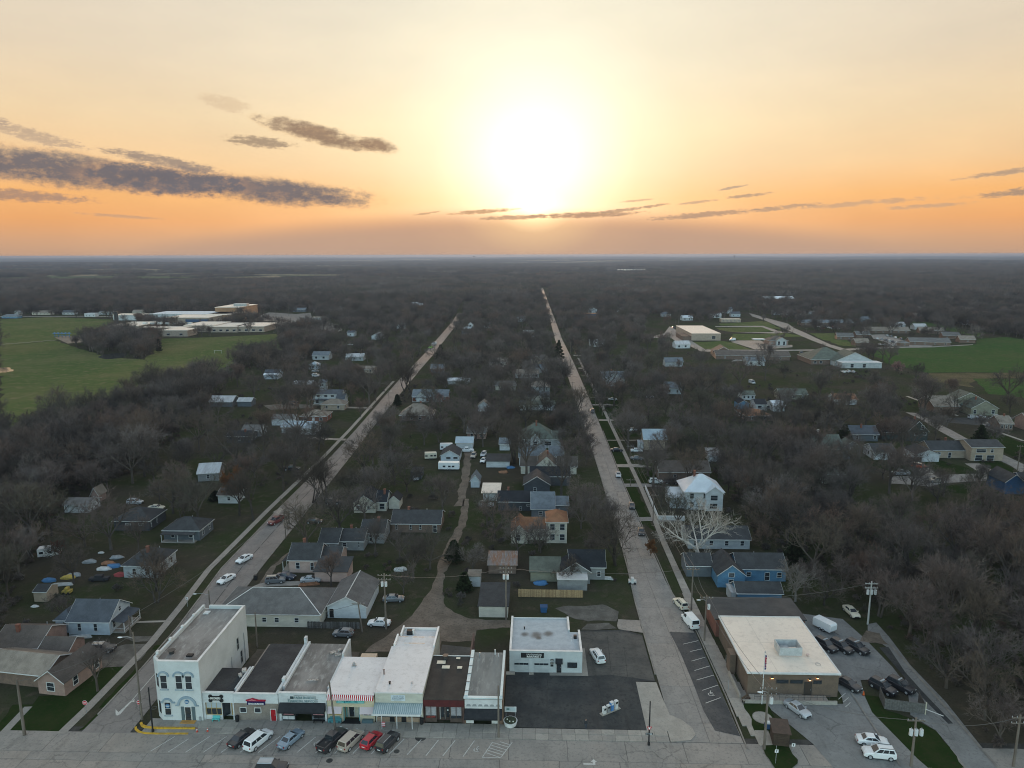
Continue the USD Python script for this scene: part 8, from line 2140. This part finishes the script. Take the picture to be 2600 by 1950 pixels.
wheelchair(ms_, at('c3', 880, 1245), .08, 1.0, -20)
wheelchair(ms_, at('c2', 570, 1160), .08, 1.0, -20)
wheelchair('/World/parking_bay', at('R3', 980, 1145), .115, 1.2, -15)
p = at('D', 1283, 1648)
obj('turn_arrow', MB().add([(p[0] + x_, p[1] + y_, .078) for x_, y_ in ((-1.6, -.5), (.2, -.5), (.2, .1), (.5, .1), (0, .7), (-.5, .1), (-.2, .1), (-.2, -.2), (-1.6, -.2))], [[0, 1, 7], [0, 7, 8], [1, 2, 6], [1, 6, 7], [3, 4, 5], [2, 3, 6], [6, 3, 5]]), MARK, ms_)
p = at('R5', 855, 1255)
obj('turn_arrow', MB().add([(p[0] + x_, p[1] + y_, .09) for x_, y_ in ((-1.2, .2), (-.2, -.6), (.1, 2.2), (.5, 3.0), (.9, 2.2), (.45, 2.2), (.2, -1.4), (-.2, -1.4))], [[0, 1, 7], [2, 4, 3], [1, 5, 2], [1, 6, 5], [1, 7, 6]]), MARK, '/World/left_street')
# yellow kerb at the left corner
mb = MB()
for rad, z1 in ((0, .12), (1.1, .3)):
	pts = [at('R1', x, y)[:2] for x, y in ([(470, 1238), (200, 1238), (100, 1235), (45, 1222), (18, 1200), (15, 1180)] if rad == 0 else [(530, 1197), (180, 1195), (110, 1188), (72, 1172), (62, 1150)])]
	ln = LineString(pts).buffer(.17, cap_style=2)
	mb.tm(trimesh.creation.extrude_polygon(ln, z1, engine='earcut'), (0, 0, .02))
obj('yellow_kerb', mb, YELLOW, kind='structure')
for c, x, y, r in (('c3', 100, 1070, .9), ('c2', 1700, 1265, .45), ('c2', 755, 1395, .5)):
	p = at(c, x, y)
	obj('manhole' if r < .6 and c == 'c2' and y < 1300 else 'tar_patch', MB().tube([(p[0], p[1], .06), (p[0], p[1], .074)], r, 14), SEAM, ms_)

# ------------------------------------------------------------------ trees
def wood_mat(name, stops, dark=.75):
	g = Graph()
	r = g.n('object_info', 'random')
	c = g.ramp(r, stops)
	nz = g.n('noise_texture', 'fac', vector=g.n('geometry', 'position'), scale=.6, detail=3.0)
	c = g.mix(g.step(nz, .3, .7), c, g.mix(1.0, c, (dark, dark, dark), 'multiply'))
	return g.build('/World/Looks/' + name, surface=g.n('principled_bsdf', 'BSDF', base_color=c, roughness=.95, specular_ior_level=.05))


BARK = wood_mat('bark', [(0, (.075, .062, .052)), (.4, (.11, .092, .078)), (.7, (.065, .057, .052)), (1, (.14, .12, .105))])
TWIG = wood_mat('twigs', [(0, (.100, .083, .074)), (.2, (.145, .112, .100)), (.4, (.080, .071, .066)), (.55, (.150, .126, .117)), (.68, (.150, .098, .078)), (.8, (.105, .098, .076)), (.9, (.068, .058, .052)), (1, (.185, .160, .150))])


def grow(seed, h=13.0, spread=1.0, stems=1, bole=.22, twigs=6, width=.027, droop=0.0, levels=(6, 5, 5)):
	"""A leafless tree: (trunk with its limbs, fine twigs) as two meshes."""
	q = random.Random(seed)
	wood, tv = MB(), []

	def bend(d, s, up):
		v = np.array(d) + [q.gauss(0, s), q.gauss(0, s), q.gauss(0, s) + up]
		return v / np.linalg.norm(v)

	def side(d, ang):
		a = np.cross(d, [q.gauss(0, 1), q.gauss(0, 1), q.gauss(0, 1)])
		a /= np.linalg.norm(a) + 1e-9
		return np.array(d) * math.cos(ang) + a * math.sin(ang)

	def sliver(p, d, L, w):
		n = np.cross(d, [q.gauss(0, 1), q.gauss(0, 1), q.gauss(0, 1)])
		n = n / (np.linalg.norm(n) + 1e-9) * w
		tv.append((p - n, p + n, p + np.array(d) * L))

	def branch(p, d, L, r, lev):
		nseg = (4, 3, 2)[min(lev, 2)] if lev < 3 else 1
		pts, ds = [np.array(p)], [np.array(d)]
		for k in range(nseg):
			d = bend(d, .13 + .05 * lev, .10 - droop * (lev > 1))
			pts.append(pts[-1] + d * L / nseg)
			ds.append(d)
		rr = np.linspace(r, max(r * .45, .012), len(pts))
		wood.tube(pts, rr, (6, 5, 4, 3)[min(lev, 3)], cap=False)
		if lev == 3:
			for k in range(twigs):
				t = q.uniform(.15, 1.0)
				i = pts[0] + (pts[-1] - pts[0]) * t
				dd = bend(side(ds[-1], q.uniform(.3, .95)), .1, .12 - droop)
				LL = L * q.uniform(.55, 1.0)
				sliver(i, dd, LL, width)
				for _ in range(3):
					e = bend(side(dd, q.uniform(.4, .9)), .1, .1 - droop)
					sliver(i + dd * LL * q.uniform(.25, .8), e, LL * q.uniform(.4, .7), width * .8)
			return
		n = levels[lev - 1]
		for k in range(n):
			t = .28 + .72 * (k + q.random() * .8) / n
			x = min(t, .999) * nseg
			i = int(x)
			pos = pts[i] + (pts[min(i + 1, nseg)] - pts[i]) * (x - i)
			dd = bend(side(ds[i], q.uniform(.5, .95)), .08, .12 - droop * (lev > 1))
			branch(pos, dd, L * q.uniform(.46, .68) * (1.12 - .4 * t), rr[i] * .55, lev + 1)

	for s in range(stems):
		base = np.array([q.gauss(0, .25), q.gauss(0, .25), 0]) * (stems > 1)
		lean = .28 if stems > 1 else .05
		d = bend((q.gauss(0, lean), q.gauss(0, lean), 1), .02, 0)
		L = h * bole
		r0 = h * .020 / (stems ** .4)
		wood.tube([base - [0, 0, .2], base + d * L * .5, base + d * L], [r0 * 1.35, r0, r0 * .9], 7, cap=False)
		top = base + d * L
		nl = 5 if stems == 1 else 3
		for k in range(nl):
			a = 2 * math.pi * (k + q.random() * .6) / nl
			tilt = q.uniform(.35, .85) * spread if k else .1
			dd = np.array([math.sin(tilt) * math.cos(a), math.sin(tilt) * math.sin(a), math.cos(tilt)])
			branch(top - d * L * q.uniform(0, .25), dd, h * q.uniform(.40, .52), r0 * q.uniform(.5, .75), 1)
	t = np.array(tv)
	return wood, MB().add(t.reshape(-1, 3), np.arange(len(t) * 3).reshape(-1, 3))


CAT = 'tree'
protos = []
specs = [(1, 13, 1.0, 1, .22), (2, 14.5, .85, 1, .26), (3, 12, 1.15, 1, .18), (4, 13.5, .9, 2, .2), (5, 11, 1.1, 1, .2), (6, 15, .95, 1, .3), (7, 12.5, .8, 3, .16), (8, 9.5, 1.1, 2, .15)]
TREELABEL = ['bare grey-brown tree', 'narrow bare tree with upswept limbs', 'broad low-forking bare tree', 'twin-stemmed bare tree', 'smallish round-crowned bare tree', 'straight-boled bare tree', 'three-stemmed bare tree', 'small twin-stemmed bare tree']
TREEGROUP = ['grey-brown bare trees', 'narrow bare trees', 'broad bare trees', 'twin-stemmed bare trees', 'small round bare trees', 'straight-boled bare trees', 'three-stemmed bare trees', 'small twin-stemmed bare trees']
geo = [grow(s, h, sp, st, bo) for s, h, sp, st, bo in specs]

# where trees may stand
from shapely import contains_xy, prepare
keep_u = shapely.union_all(KEEP)
clear_u = shapely.union_all([c for c in CLEAR if c.is_valid])
clear2_u = shapely.union_all([c for c in CLEAR2 if c.is_valid])
prepare(clear2_u)
prepare(keep_u)
prepare(clear_u)


def region(*pts):
	return Polygon([tuple(at(*p)[:2]) for p in pts]).buffer(0)


dense = shapely.union_all([
	region(('M1', -400, 560), ('M1', 0, 500), ('M1', 600, 320), ('M1', 1200, 160), ('M1', 1720, 60), ('M1', 1750, 330), ('M1', 1300, 720), ('M1', 900, 1000), ('M1', 520, 1300), ('M1', 300, 1560), ('M1', 60, 1660), ('M1', -600, 1660)),
	region(('S', -150, 1380), ('S', 80, 1360), ('S', 85, 1500), ('S', 60, 1580), ('S', -200, 1600)),
	region(('S', 1990, 1430), ('S', 2100, 1340), ('S', 2300, 1365), ('S', 2750, 1380), ('S', 2900, 1990), ('R4', 1680, 1690), ('R4', 1500, 1480), ('R4', 1270, 1200), ('R4', 1030, 930), ('R4', 870, 750), ('R4', 740, 640), ('S', 2150, 1520), ('S', 2080, 1470)),
	region(('S', 1790, 1190), ('S', 2060, 1150), ('S', 2180, 1270), ('S', 2100, 1420), ('S', 1960, 1440), ('S', 1900, 1330)),
	region(('N6', 1000, 430), ('N6', 1500, 500), ('N6', 2212, 620), ('N6', 2700, 620), ('N6', 2700, 380), ('N6', 1600, 360), ('N6', 1100, 340)),
	region(('N1', 690, 1190), ('N1', 780, 980), ('N1', 1400, 850), ('N1', 1780, 900), ('N1', 1790, 1040), ('N1', 1560, 1150), ('N1', 1250, 1180), ('N1', 900, 1300)),
	region(('N2', 1380, 940), ('N2', 1400, 760), ('N2', 1650, 720), ('N2', 2050, 860), ('N2', 2040, 960), ('N2', 1600, 1040), ('N2', 1500, 1000)),
	region(('N2', 850, 1150), ('N2', 950, 1000), ('N2', 1250, 980), ('N2', 1370, 1060), ('N2', 1200, 1160)),
	region(('N1', 120, 480), ('N1', 2212, 420), ('N2', 1200, 330), ('N2', 1200, 470), ('N1', 2212, 560), ('N1', 1100, 600), ('N1', 120, 600)),
])
fieldish = shapely.union_all([region(('F1', -600, 440), ('F1', 650, 455), ('F1', 700, 480), ('F1', 1290, 590), ('F1', 1760, 560), ('F1', 1760, 690), ('F1', 1400, 790), ('F1', 1000, 900), ('F1', 300, 1130), ('F1', -100, 1300), ('F1', -900, 1700)),
							  region(('N6', 400, 745), ('N6', 1650, 685), ('N6', 1700, 610), ('N6', 2900, 640), ('N6', 2900, 1330), ('N6', 1800, 1250), ('N6', 1060, 1080), ('N6', 700, 900)),
							  region(('N5', -20, 440), ('N5', 110, 430), ('N5', 560, 430), ('N5', 880, 330), ('N5', 1100, 380), ('N5', 2212, 700), ('N6', 1650, 560), ('N6', 1650, 690), ('N5', 2212, 800), ('N5', 1900, 1060), ('N5', 900, 1020), ('N5', 400, 900), ('N5', -60, 640)),
							  sbox(-62, 95, 24, 138), region(('N4', 1450, 590), ('N4', 1560, 420), ('N4', 1700, 480), ('N4', 2212, 560), ('N4', 2212, 860), ('N4', 1800, 900), ('N4', 1700, 740)), region(('M7', 820, 1100), ('M7', 820, 900), ('M7', 1470, 890), ('M7', 1860, 860), ('M7', 1900, 1120))])
prepare(dense)
prepare(fieldish)
LAWNS = shapely.union_all([region(('R5', 0, 1445), ('R5', 0, 1330), ('R5', 225, 1215), ('R5', 480, 1150), ('R5', 910, 942), ('R5', 1090, 800), ('R5', 1300, 500), ('R5', 1000, 520), ('R5', 930, 640), ('R5', 500, 1000), ('R5', 450, 1445)),
						   region(('R4', 560, 1130), ('R4', 1000, 1000), ('R4', 1700, 1700), ('R4', 800, 1700))])
prepare(LAWNS)


def scatter(n, x0, x1, y0, y1, seed):
	g = np.random.default_rng(seed)
	return g.uniform(x0, x1, n), g.uniform(y0, y1, n), g


def in_view(x, y, pad=25):
	w = x * CF[0] + y * CF[1] - CAM_H * CF[2]
	u = 1300 + F_PX * (x * CR[0] + y * CR[1]) / np.maximum(w, 1)
	return (w > 20) & (u > -pad * F_PX / np.maximum(w, 1) - 60) & (u < 2660 + pad * F_PX / np.maximum(w, 1))


trees = []       # x, y, scale, rotation, kind
X, Y, g_ = scatter(90000, -900, 900, 96, 1200, 21)
ok = in_view(X, Y)
X, Y = X[ok], Y[ok]
inkeep, inclear, ind, inf, inl = contains_xy(keep_u, X, Y), contains_xy(clear_u, X, Y), contains_xy(dense, X, Y), contains_xy(fieldish, X, Y), contains_xy(LAWNS, X, Y)
dens = np.where(ind, 1.0, .31)
dens = np.where((Y < 300) & ~ind, .36, dens)
dens = np.where((X > 70) & (Y > 190) & (Y < 520) & ~ind, .17, dens)
dens = np.where((Y > 650) & ~ind, .5, dens)
dens[inf & ~ind] = .012
lsr = np.interp(Y, [q[1] for q in LS_R], [q[0] for q in LS_R])
rsl = np.interp(Y, [q[1] for q in RS_L], [q[0] for q in RS_L])
dens[(X > lsr) & (X < lsr + np.where(Y < 300, 8, 15)) & (Y > 200)] *= .22
dens[(X < rsl) & (X > rsl - 9) & (Y > 330)] *= .45
dens[contains_xy(region(('N6', 1060, 1080), ('N6', 2900, 1250), ('N7', 2700, 420), ('N7', 1700, 400), ('N7', 1000, 100)), X, Y)] *= .2
dens[inl] = 0.0
sp = region(('N1', -100, 900), ('N1', 300, 860), ('N1', 700, 980), ('N1', 900, 1327), ('N1', 400, 1420), ('N1', -200, 1500))
dens[contains_xy(sp, X, Y)] = .13
patch = meshkit.fbm(np.stack([X * .012, Y * .012, 0 * X], -1), 3, 5)
dens *= np.where(ind, 1.0, np.clip((patch - .25) * 2.6, .25, 1.4))
dens[inclear & ~ind] *= .1
dens[contains_xy(clear2_u, X, Y) & ~ind] *= .42
dens[inclear & ind] *= .3
ok = (g_.random(len(X)) < dens) & ~inkeep
X, Y, ind = X[ok], Y[ok], ind[ok]
# keep a minimum spacing
cell, kept = {}, []
for i in range(len(X)):
	md = 4.2 if ind[i] else 5.6
	c0 = (int(X[i] // 7), int(Y[i] // 7))
	if all((X[i] - X[j]) ** 2 + (Y[i] - Y[j]) ** 2 > md * md for a in (-1, 0, 1) for b in (-1, 0, 1) for j in cell.get((c0[0] + a, c0[1] + b), ())):
		cell.setdefault(c0, []).append(i)
		kept.append(i)
X, Y, ind = X[kept], Y[kept], ind[kept]
S = .68 + .85 * g_.beta(2.2, 2.2, len(X)) * np.where(ind, .92, 1.0)
S *= np.where((Y < 170) & ~ind, .72, 1.0)
A = g_.uniform(0, 360, len(X))
K = g_.choice(8, len(X), p=[.19, .13, .16, .11, .13, .12, .08, .08])

# trees with a character of their own
hero = [('white_tree', ('M4', 1062, 1525), 18.5, 31, dict(h=19, spread=1.6, stems=1, bole=.12, width=.045), 'pale white-barked sycamore with wide twisting limbs in front of the white house', 'pale'),
		('bare_tree', ('M7', 1735, 630), 19.5, 32, dict(h=19, spread=1.0, stems=3, bole=.12), 'huge dark many-stemmed bare tree leaning over the right street', 'dark'),
		('bare_tree', ('M3', 1190, 745), 22, 33, dict(h=21, spread=.95, stems=2, bole=.2), 'very tall forked tree with thick twin trunk in front of the large grey house', 'dark'),
		('bare_tree', ('M2', 985, 1085), 17, 34, dict(h=17, spread=.5, stems=3, bole=.3), 'tall ivy-dark tree with upright stems beside the left street', 'dark'),
		('bare_tree', ('M2', 1095, 1075), 16, 35, dict(h=16, spread=.5, stems=2, bole=.3), 'second upright dark tree just right of the ivy-dark one by the left street', 'dark'),
		('bare_tree', ('N3', 785, 1310), 20, 36, dict(h=20, spread=.7, stems=3, bole=.22), 'big dark fan-shaped tree at the left street bend', 'dark'),
		('bare_tree', ('N3', 850, 1300), 18, 37, dict(h=18, spread=.6, stems=2, bole=.25), 'dark upright tree just right of the fan-shaped tree at the left street bend', 'dark'),
		('bare_tree', ('N5', 1058, 815), 13, 38, dict(h=13, spread=1.2, stems=1, bole=.22), 'lone broad bare tree on the green in front of the bank', 'grey'),
		('bare_tree', ('N5', 1055, 430), 10, 39, dict(h=10, spread=.9), 'lone small tree at the far right junction', 'grey'),
		('bare_tree', ('N4', 1765, 765), 13, 40, dict(h=13, spread=1.0, bole=.2), 'round pale grey tree beside the store car park', 'pale2'),
		('rust_tree', ('M2', 310, 1085), 12, 41, dict(h=12, spread=1.0, twigs=9, width=.06), 'oak still holding rust-brown leaves in front of the white shed', 'rust'),
		('rust_tree', ('R5', 440, 175), 5, 42, dict(h=5.5, spread=1.0, twigs=9, width=.05), 'small dark-red bush-like tree beside the white camper in the left woods', 'red'),
		('bare_tree', ('M7', 1360, 800), 7.5, 43, dict(h=8, spread=1.2, bole=.25), 'small crooked black tree in front of the white-roofed porch', 'dark'),
		('bare_tree', ('R5', 1100, 415), 12, 44, dict(h=12, spread=1.0), 'bare yard tree right of the grey-blue house by the junk yard', 'dark'),
		('bare_tree', ('M2', 360, 1190), 13, 45, dict(h=13, spread=.9, bole=.35), 'bare tree with bare straight trunk left of the left street pavement', 'dark'),
		('bare_tree', ('M2', 478, 1235), 15, 46, dict(h=15, spread=.9, bole=.4), 'straight-trunked tree nearest the left street driveway', 'dark'),
		('bare_tree', ('M5', 400, 460), 12, 47, dict(h=12, spread=1.1, stems=2), 'wide bare tree standing at the side street in the right woods', 'dark'),
		('bare_tree', ('N7', 580, 330), 12, 48, dict(h=12, spread=1.1, stems=2), 'bare tree at the edge of the diagonal street above the slate-blue house', 'dark'),
		('bare_tree', ('N7', 1100, 480), 11, 49, dict(h=11, spread=1.0), 'bare tree between the dark green house and the diagonal street', 'grey'),
		('bare_tree', ('N7', 2035, 240), 12, 50, dict(h=12, spread=1.0, bole=.2), 'dark bare tree at the edge of the right green field', 'dark'),
		('bare_tree', ('R4', 190, 490), 10, 51, dict(h=11, spread=1.0), 'slender grey tree behind the dark annexe roof', 'pale2'),
		('bare_tree', ('R4', 1060, 660), 13, 52, dict(h=13, spread=1.1, stems=2), 'pale leaning tree at the edge of the right wood behind the three-can pole', 'pale2'),
		('bare_tree', ('R5', 230, 180), 9, 53, dict(h=10, spread=1.0, stems=2), 'pale fallen-limbed tree left of the camper in the left woods', 'pale2'),
		('pink_tree', ('N6', 800, 1010), 9, 54, dict(h=9, spread=1.0, twigs=8, width=.05), 'pinkish budding tree at the lower edge of the right field', 'pink'),
		('pink_tree', ('M2', 2040, 260), 7, 55, dict(h=7, spread=1.0, twigs=8, width=.045), 'small pinkish budding tree in front of the blue-grey cottage', 'pink'),
		('rust_tree', ('R3', 560, 170), 4, 56, dict(h=4.5, spread=1.1, twigs=9, width=.05), 'low rust-brown bush on the verge of the right street', 'rust')]
HM = dict(pale=(wood_mat('pale_bark', [(0, (.62, .58, .53)), (1, (.56, .52, .47))]), wood_mat('pale_twigs', [(0, (.36, .32, .28)), (1, (.36, .32, .28))])),
		  dark=(wood_mat('dark_bark', [(0, (.050, .043, .037)), (1, (.062, .054, .047))]), wood_mat('dark_twigs', [(0, (.075, .062, .053)), (1, (.095, .078, .066))])),
		  grey=(BARK, TWIG), pale2=(wood_mat('grey_bark', [(0, (.19, .175, .16)), (1, (.17, .155, .14))]), wood_mat('grey_twigs', [(0, (.19, .165, .15)), (1, (.17, .15, .135))])),
		  rust=(BARK, wood_mat('rust_leaves', [(0, (.19, .085, .036)), (1, (.16, .075, .035))])), red=(BARK, wood_mat('red_leaves', [(0, (.13, .035, .02)), (1, (.13, .035, .02))])),
		  pink=(BARK, wood_mat('pink_buds', [(0, (.27, .16, .15)), (1, (.27, .16, .15))])))
hero_xy = []
for name, base, hh, seed, kw, lab, mt in hero:
	p = at(*base)
	wood, tw = grow(seed, **kw)
	t = thing(name, lab, CAT, (p[0], p[1], 0))
	obj('trunk', wood, HM[mt][0], t)
	obj('crown', tw, HM[mt][1], t)
	hero_xy.append(p[:2])

# evergreens
NEEDLE = wood_mat('evergreen_needles', [(0, (.020, .030, .014)), (.5, (.028, .036, .016)), (1, (.018, .026, .016))])


def conifer(seed, h, r, blunt=.9):
	q = np.random.default_rng(seed)
	n = int(1500 + h * 160)
	z = q.uniform(.08, 1, n) ** .85
	rad = r * (1 - z) ** blunt * (.75 + .35 * np.sin(z * 40 + q.uniform(0, 6))) * np.sqrt(q.uniform(.25, 1, n)) + .1
	a = q.uniform(0, 2 * np.pi, n)
	c = np.stack([rad * np.cos(a), rad * np.sin(a), z * h], 1)
	out = np.stack([np.cos(a), np.sin(a), q.uniform(-.5, .3, n)], 1)
	s = q.uniform(.35, .8, n)[:, None]
	t = np.stack([-np.sin(a), np.cos(a), 0 * a], 1)
	jig = q.normal(0, .2, (n, 3))
	v = np.stack([c - t * s * .3 + jig, c + t * s * .3 - jig, c + out * s], 1)
	return MB().add(v.reshape(-1, 3), np.arange(n * 3).reshape(-1, 3))


for k, (base, top, r, lab) in enumerate([(('N4', 525, 975), 725, 5.5, 'big dark spreading evergreen standing at the edge of the right street'), (('N3', 1190, 960), 775, 5.5, 'large dark evergreen beside the left street past the parked vans'),
										(('M2', 1690, 272), 172, 2.4, 'neat cone-shaped evergreen in front of the blue-grey cottage'), (('N7', 1660, 672), 395, 4.6, 'dense dark cedar beside the diagonal street end'),
										(('M5', 640, 570), 425, 3.6, 'dark cedar left of the slate-blue house in the right woods'), (('N3', 135, 335), 235, 3.5, 'tall narrow evergreen far left of the left street'),
										(('M7', 350, 600), 420, 2.6, 'dark evergreen thicket on the inner bend of the alley'), (('M7', 440, 850), 700, 1.8, 'small dark evergreen beside the pale storage hut'),
										(('R3', 1560, 210), 40, 3.4, 'green-tinged evergreen behind the blue house'), (('N3', 30, 790), 680, 4, 'dark evergreen left of the white car yard beyond the school'), (('N1', 1790, 1040), 890, 2.2, 'thin dark evergreen at the end of the pond grove'),
										(('R5', 1770 / 1.2, 1300 / 3), 300, 2.0, 'evergreen bush on the verge above the corner building'), (('M2', 160, 1060), 990, 2.6, 'dark evergreen left of the white shed in the left woods')]):
	if 'verge above' in lab:
		continue
	p = at(*base)
	t = thing('evergreen_tree', lab, CAT, (p[0], p[1], 0))
	h = tall(*base, top)
	obj('trunk', MB().tube([(0, 0, -.2), (0, 0, h * .8)], [h * .02, .04], 6), BARK, t)
	obj('foliage', conifer(70 + k, h, r), NEEDLE, t)
	hero_xy.append(p[:2])
hero_xy = np.array(hero_xy)
far_enough = (np.hypot(X[:, None] - hero_xy[None, :, 0], Y[:, None] - hero_xy[None, :, 1]) > 5.5).all(1)
X, Y, ind, S, A, K = (v[far_enough] for v in (X, Y, ind, S, A, K))

# the 300 nearest as trees of their own, the others together
order = np.argsort(Y)


def where(x, y):
	if x < -100:
		return ('left woods', 'in the woods at the left') if y > 170 else ('lower left yards', 'in the yards at the lower left')
	if x < -74:
		return 'left street yards', 'on the left side of the left street'
	if x < -24:
		return 'yards between left street and alley', 'between the left street and the dirt alley'
	if x < 22:
		return 'yards between alley and right street', 'between the dirt alley and the right street'
	if x < 62:
		return 'right street yards', 'in the yards right of the right street'
	return 'right woods', 'in the big wood at the lower right'


near, rest = order[:300], order[300:]
first = {}
for i in near:
	k = int(K[i])
	loc, sc = (X[i], Y[i], -.05), float(S[i])
	ar, ph = where(X[i], Y[i])
	lab, grp = TREELABEL[k] + ' ' + ph, TREEGROUP[k] + ', ' + ar
	if k not in first:
		t = thing('bare_tree', lab, CAT, loc, float(A[i]), grp, sc)
		obj('trunk', geo[k][0], BARK, t)
		obj('crown', geo[k][1], TWIG, t)
		first[k] = t
	else:
		dup(first[k], 'bare_tree', lab, loc, float(A[i]), sc, grp, CAT)


def instancer(name, protos, X, Y, S, A, K, Z=None, label=None, cat=None):
	path = '/World/' + numbered('/World', name)
	pi = UsdGeom.PointInstancer.Define(stage, path)
	tag(pi.GetPrim(), label, cat, kind='stuff')
	targets = []
	for k, parts in enumerate(protos):
		pp = UsdGeom.Xform.Define(stage, path + '/tree_kind' + ('_%03d' % k if k else ''))
		for nm, m, mt in parts:
			obj(nm, m, mt, str(pp.GetPath()))
		targets.append(pp.GetPath())
	pi.CreatePrototypesRel().SetTargets(targets)
	pi.CreateProtoIndicesAttr(Vt.IntArray.FromNumpy(np.asarray(K, np.int32)))
	Z = np.full(len(X), -.05) if Z is None else Z
	pi.CreatePositionsAttr(Vt.Vec3fArray.FromNumpy(np.stack([X, Y, Z], 1).astype(np.float32)))
	pi.CreateScalesAttr(Vt.Vec3fArray.FromNumpy(np.repeat(np.asarray(S)[:, None], 3, 1).astype(np.float32)))
	h = np.radians(np.asarray(A)) / 2
	pi.CreateOrientationsAttr(Vt.QuathArray([Gf.Quath(float(c), 0, 0, float(s)) for c, s in zip(np.cos(h), np.sin(h))]))
	return path


instancer('town_trees', [[('trunk', g[0], BARK), ('crown', g[1], TWIG)] for g in geo], X[rest], Y[rest], S[rest], A[rest], K[rest], label='bare trees filling the town beyond the nearest ones, reading as one brown mass', cat='trees')

# undergrowth in the woods and along fences
bush = [grow(90 + k, 2.6, 1.5, 3, .05, 5, .03, levels=(4, 4, 3)) for k in range(3)]
BX, BY, gb = scatter(26000, -320, 330, 96, 560, 33)
ok = in_view(BX, BY)
BX, BY = BX[ok], BY[ok]
d_ = contains_xy(dense, BX, BY)
pb = meshkit.fbm(np.stack([BX * .03, BY * .03, 0 * BX], -1), 3, 9)
ok = (gb.random(len(BX)) < np.where(d_, .85, np.clip((pb - .5) * 2.2, 0, .6))) & ~contains_xy(keep_u, BX, BY) & ~contains_xy(LAWNS, BX, BY) & ~(contains_xy(fieldish, BX, BY) & ~d_) & ~(contains_xy(clear_u, BX, BY) & (gb.random(len(BX)) < .75))
BX, BY = BX[ok], BY[ok]
instancer('undergrowth', [[('stems', b[0], BARK), ('twigs', b[1], TWIG)] for b in bush], BX, BY, gb.uniform(.35, 1.1, len(BX)), gb.uniform(0, 360, len(BX)), gb.integers(0, 3, len(BX)), label='tangled bare undergrowth and scrub below the trees', cat='scrub')

# woods beyond the town: clumps of crowns
cl = []
for k in range(4):
	q = np.random.default_rng(200 + k)
	cw, ct = MB(), []
	for j in range(26):
		cx, cy, hh = q.uniform(-24, 24), q.uniform(-24, 24), q.uniform(8, 14)
		cw.tube([(cx, cy, -.3), (cx, cy, hh * .7)], [.22, .06], 3, cap=False)
		n = 120
		p = q.normal(0, 1, (n, 3))
		p /= np.linalg.norm(p, axis=1, keepdims=True)
		p *= q.uniform(.45, 1, (n, 1)) ** .5 * [hh * .38, hh * .38, hh * .42]
		c = p + [cx, cy, hh * .6]
		d = p / np.linalg.norm(p, axis=1, keepdims=True) + q.normal(0, .4, (n, 3)) + [0, 0, .4]
		sd = np.cross(d, q.normal(0, 1, (n, 3)))
		sd /= np.linalg.norm(sd, axis=1, keepdims=True)
		w = q.uniform(.14, .30, (n, 1))
		ct.append(np.stack([c - sd * w, c + sd * w, c + d * q.uniform(1.2, 2.6, (n, 1))], 1))
	ct = np.concatenate(ct)
	cl.append([('trunks', cw, BARK), ('crowns', MB().add(ct.reshape(-1, 3), np.arange(len(ct) * 3).reshape(-1, 3)), TWIG)])
FX, FY, gf = scatter(90000, -5200, 5200, 1180, 6800, 44)
ok = in_view(FX, FY, 40)
FX, FY = FX[ok], FY[ok]
wmask = meshkit.fbm(np.stack([FX * .0009, FY * .0013, 0 * FX], -1), 4, 17)
straw = region(('N1', 1460, 255), ('N1', 2000, 222), ('N1', 2800, 196), ('N1', 3100, 172), ('N1', 3230, 195), ('N1', 2600, 240), ('N1', 2100, 262)).buffer(40)
town = FY < 2000
ok = (gf.random(len(FX)) < np.where(town, .95, .55)) & ((wmask > np.where(town, .27, .53)) | (gf.random(len(FX)) < .03)) & ~contains_xy(straw, FX, FY) & (np.abs(FX - np.interp(FY, [881, 1339, 2083], [21, 19, 15])) > np.where(FY < 1700, 33, 0))
FX, FY = FX[ok], FY[ok]
ty = np.clip((FY - 2600) / 4000, 0, 1)
FZ = ty * (meshkit.fbm(np.stack([FX * .0007, FY * .0004, 0 * FX], -1), 4, 3) - .52) * 42 - .5
FS = gf.uniform(.8, 1.25, len(FX))
instancer('far_woods', cl, FX, FY, FS, gf.uniform(0, 360, len(FX)), gf.integers(0, 4, len(FX)), FZ, label='distant bare woods stretching to the horizon', cat='woods')
print('trees', len(X), 'bushes', len(BX), 'far clumps', len(FX))

# ------------------------------------------------------------------ the evening air
g = Graph()
hm = g.build('/World/Looks/evening_air', volume=g.n('principled_volume', 'volume', color=(.21, .31, .49), density=.00008, anisotropy=.4))
obj('haze', MB().box(-26000, 26000, -300, 21500, -40, 78), hm, kind='stuff')
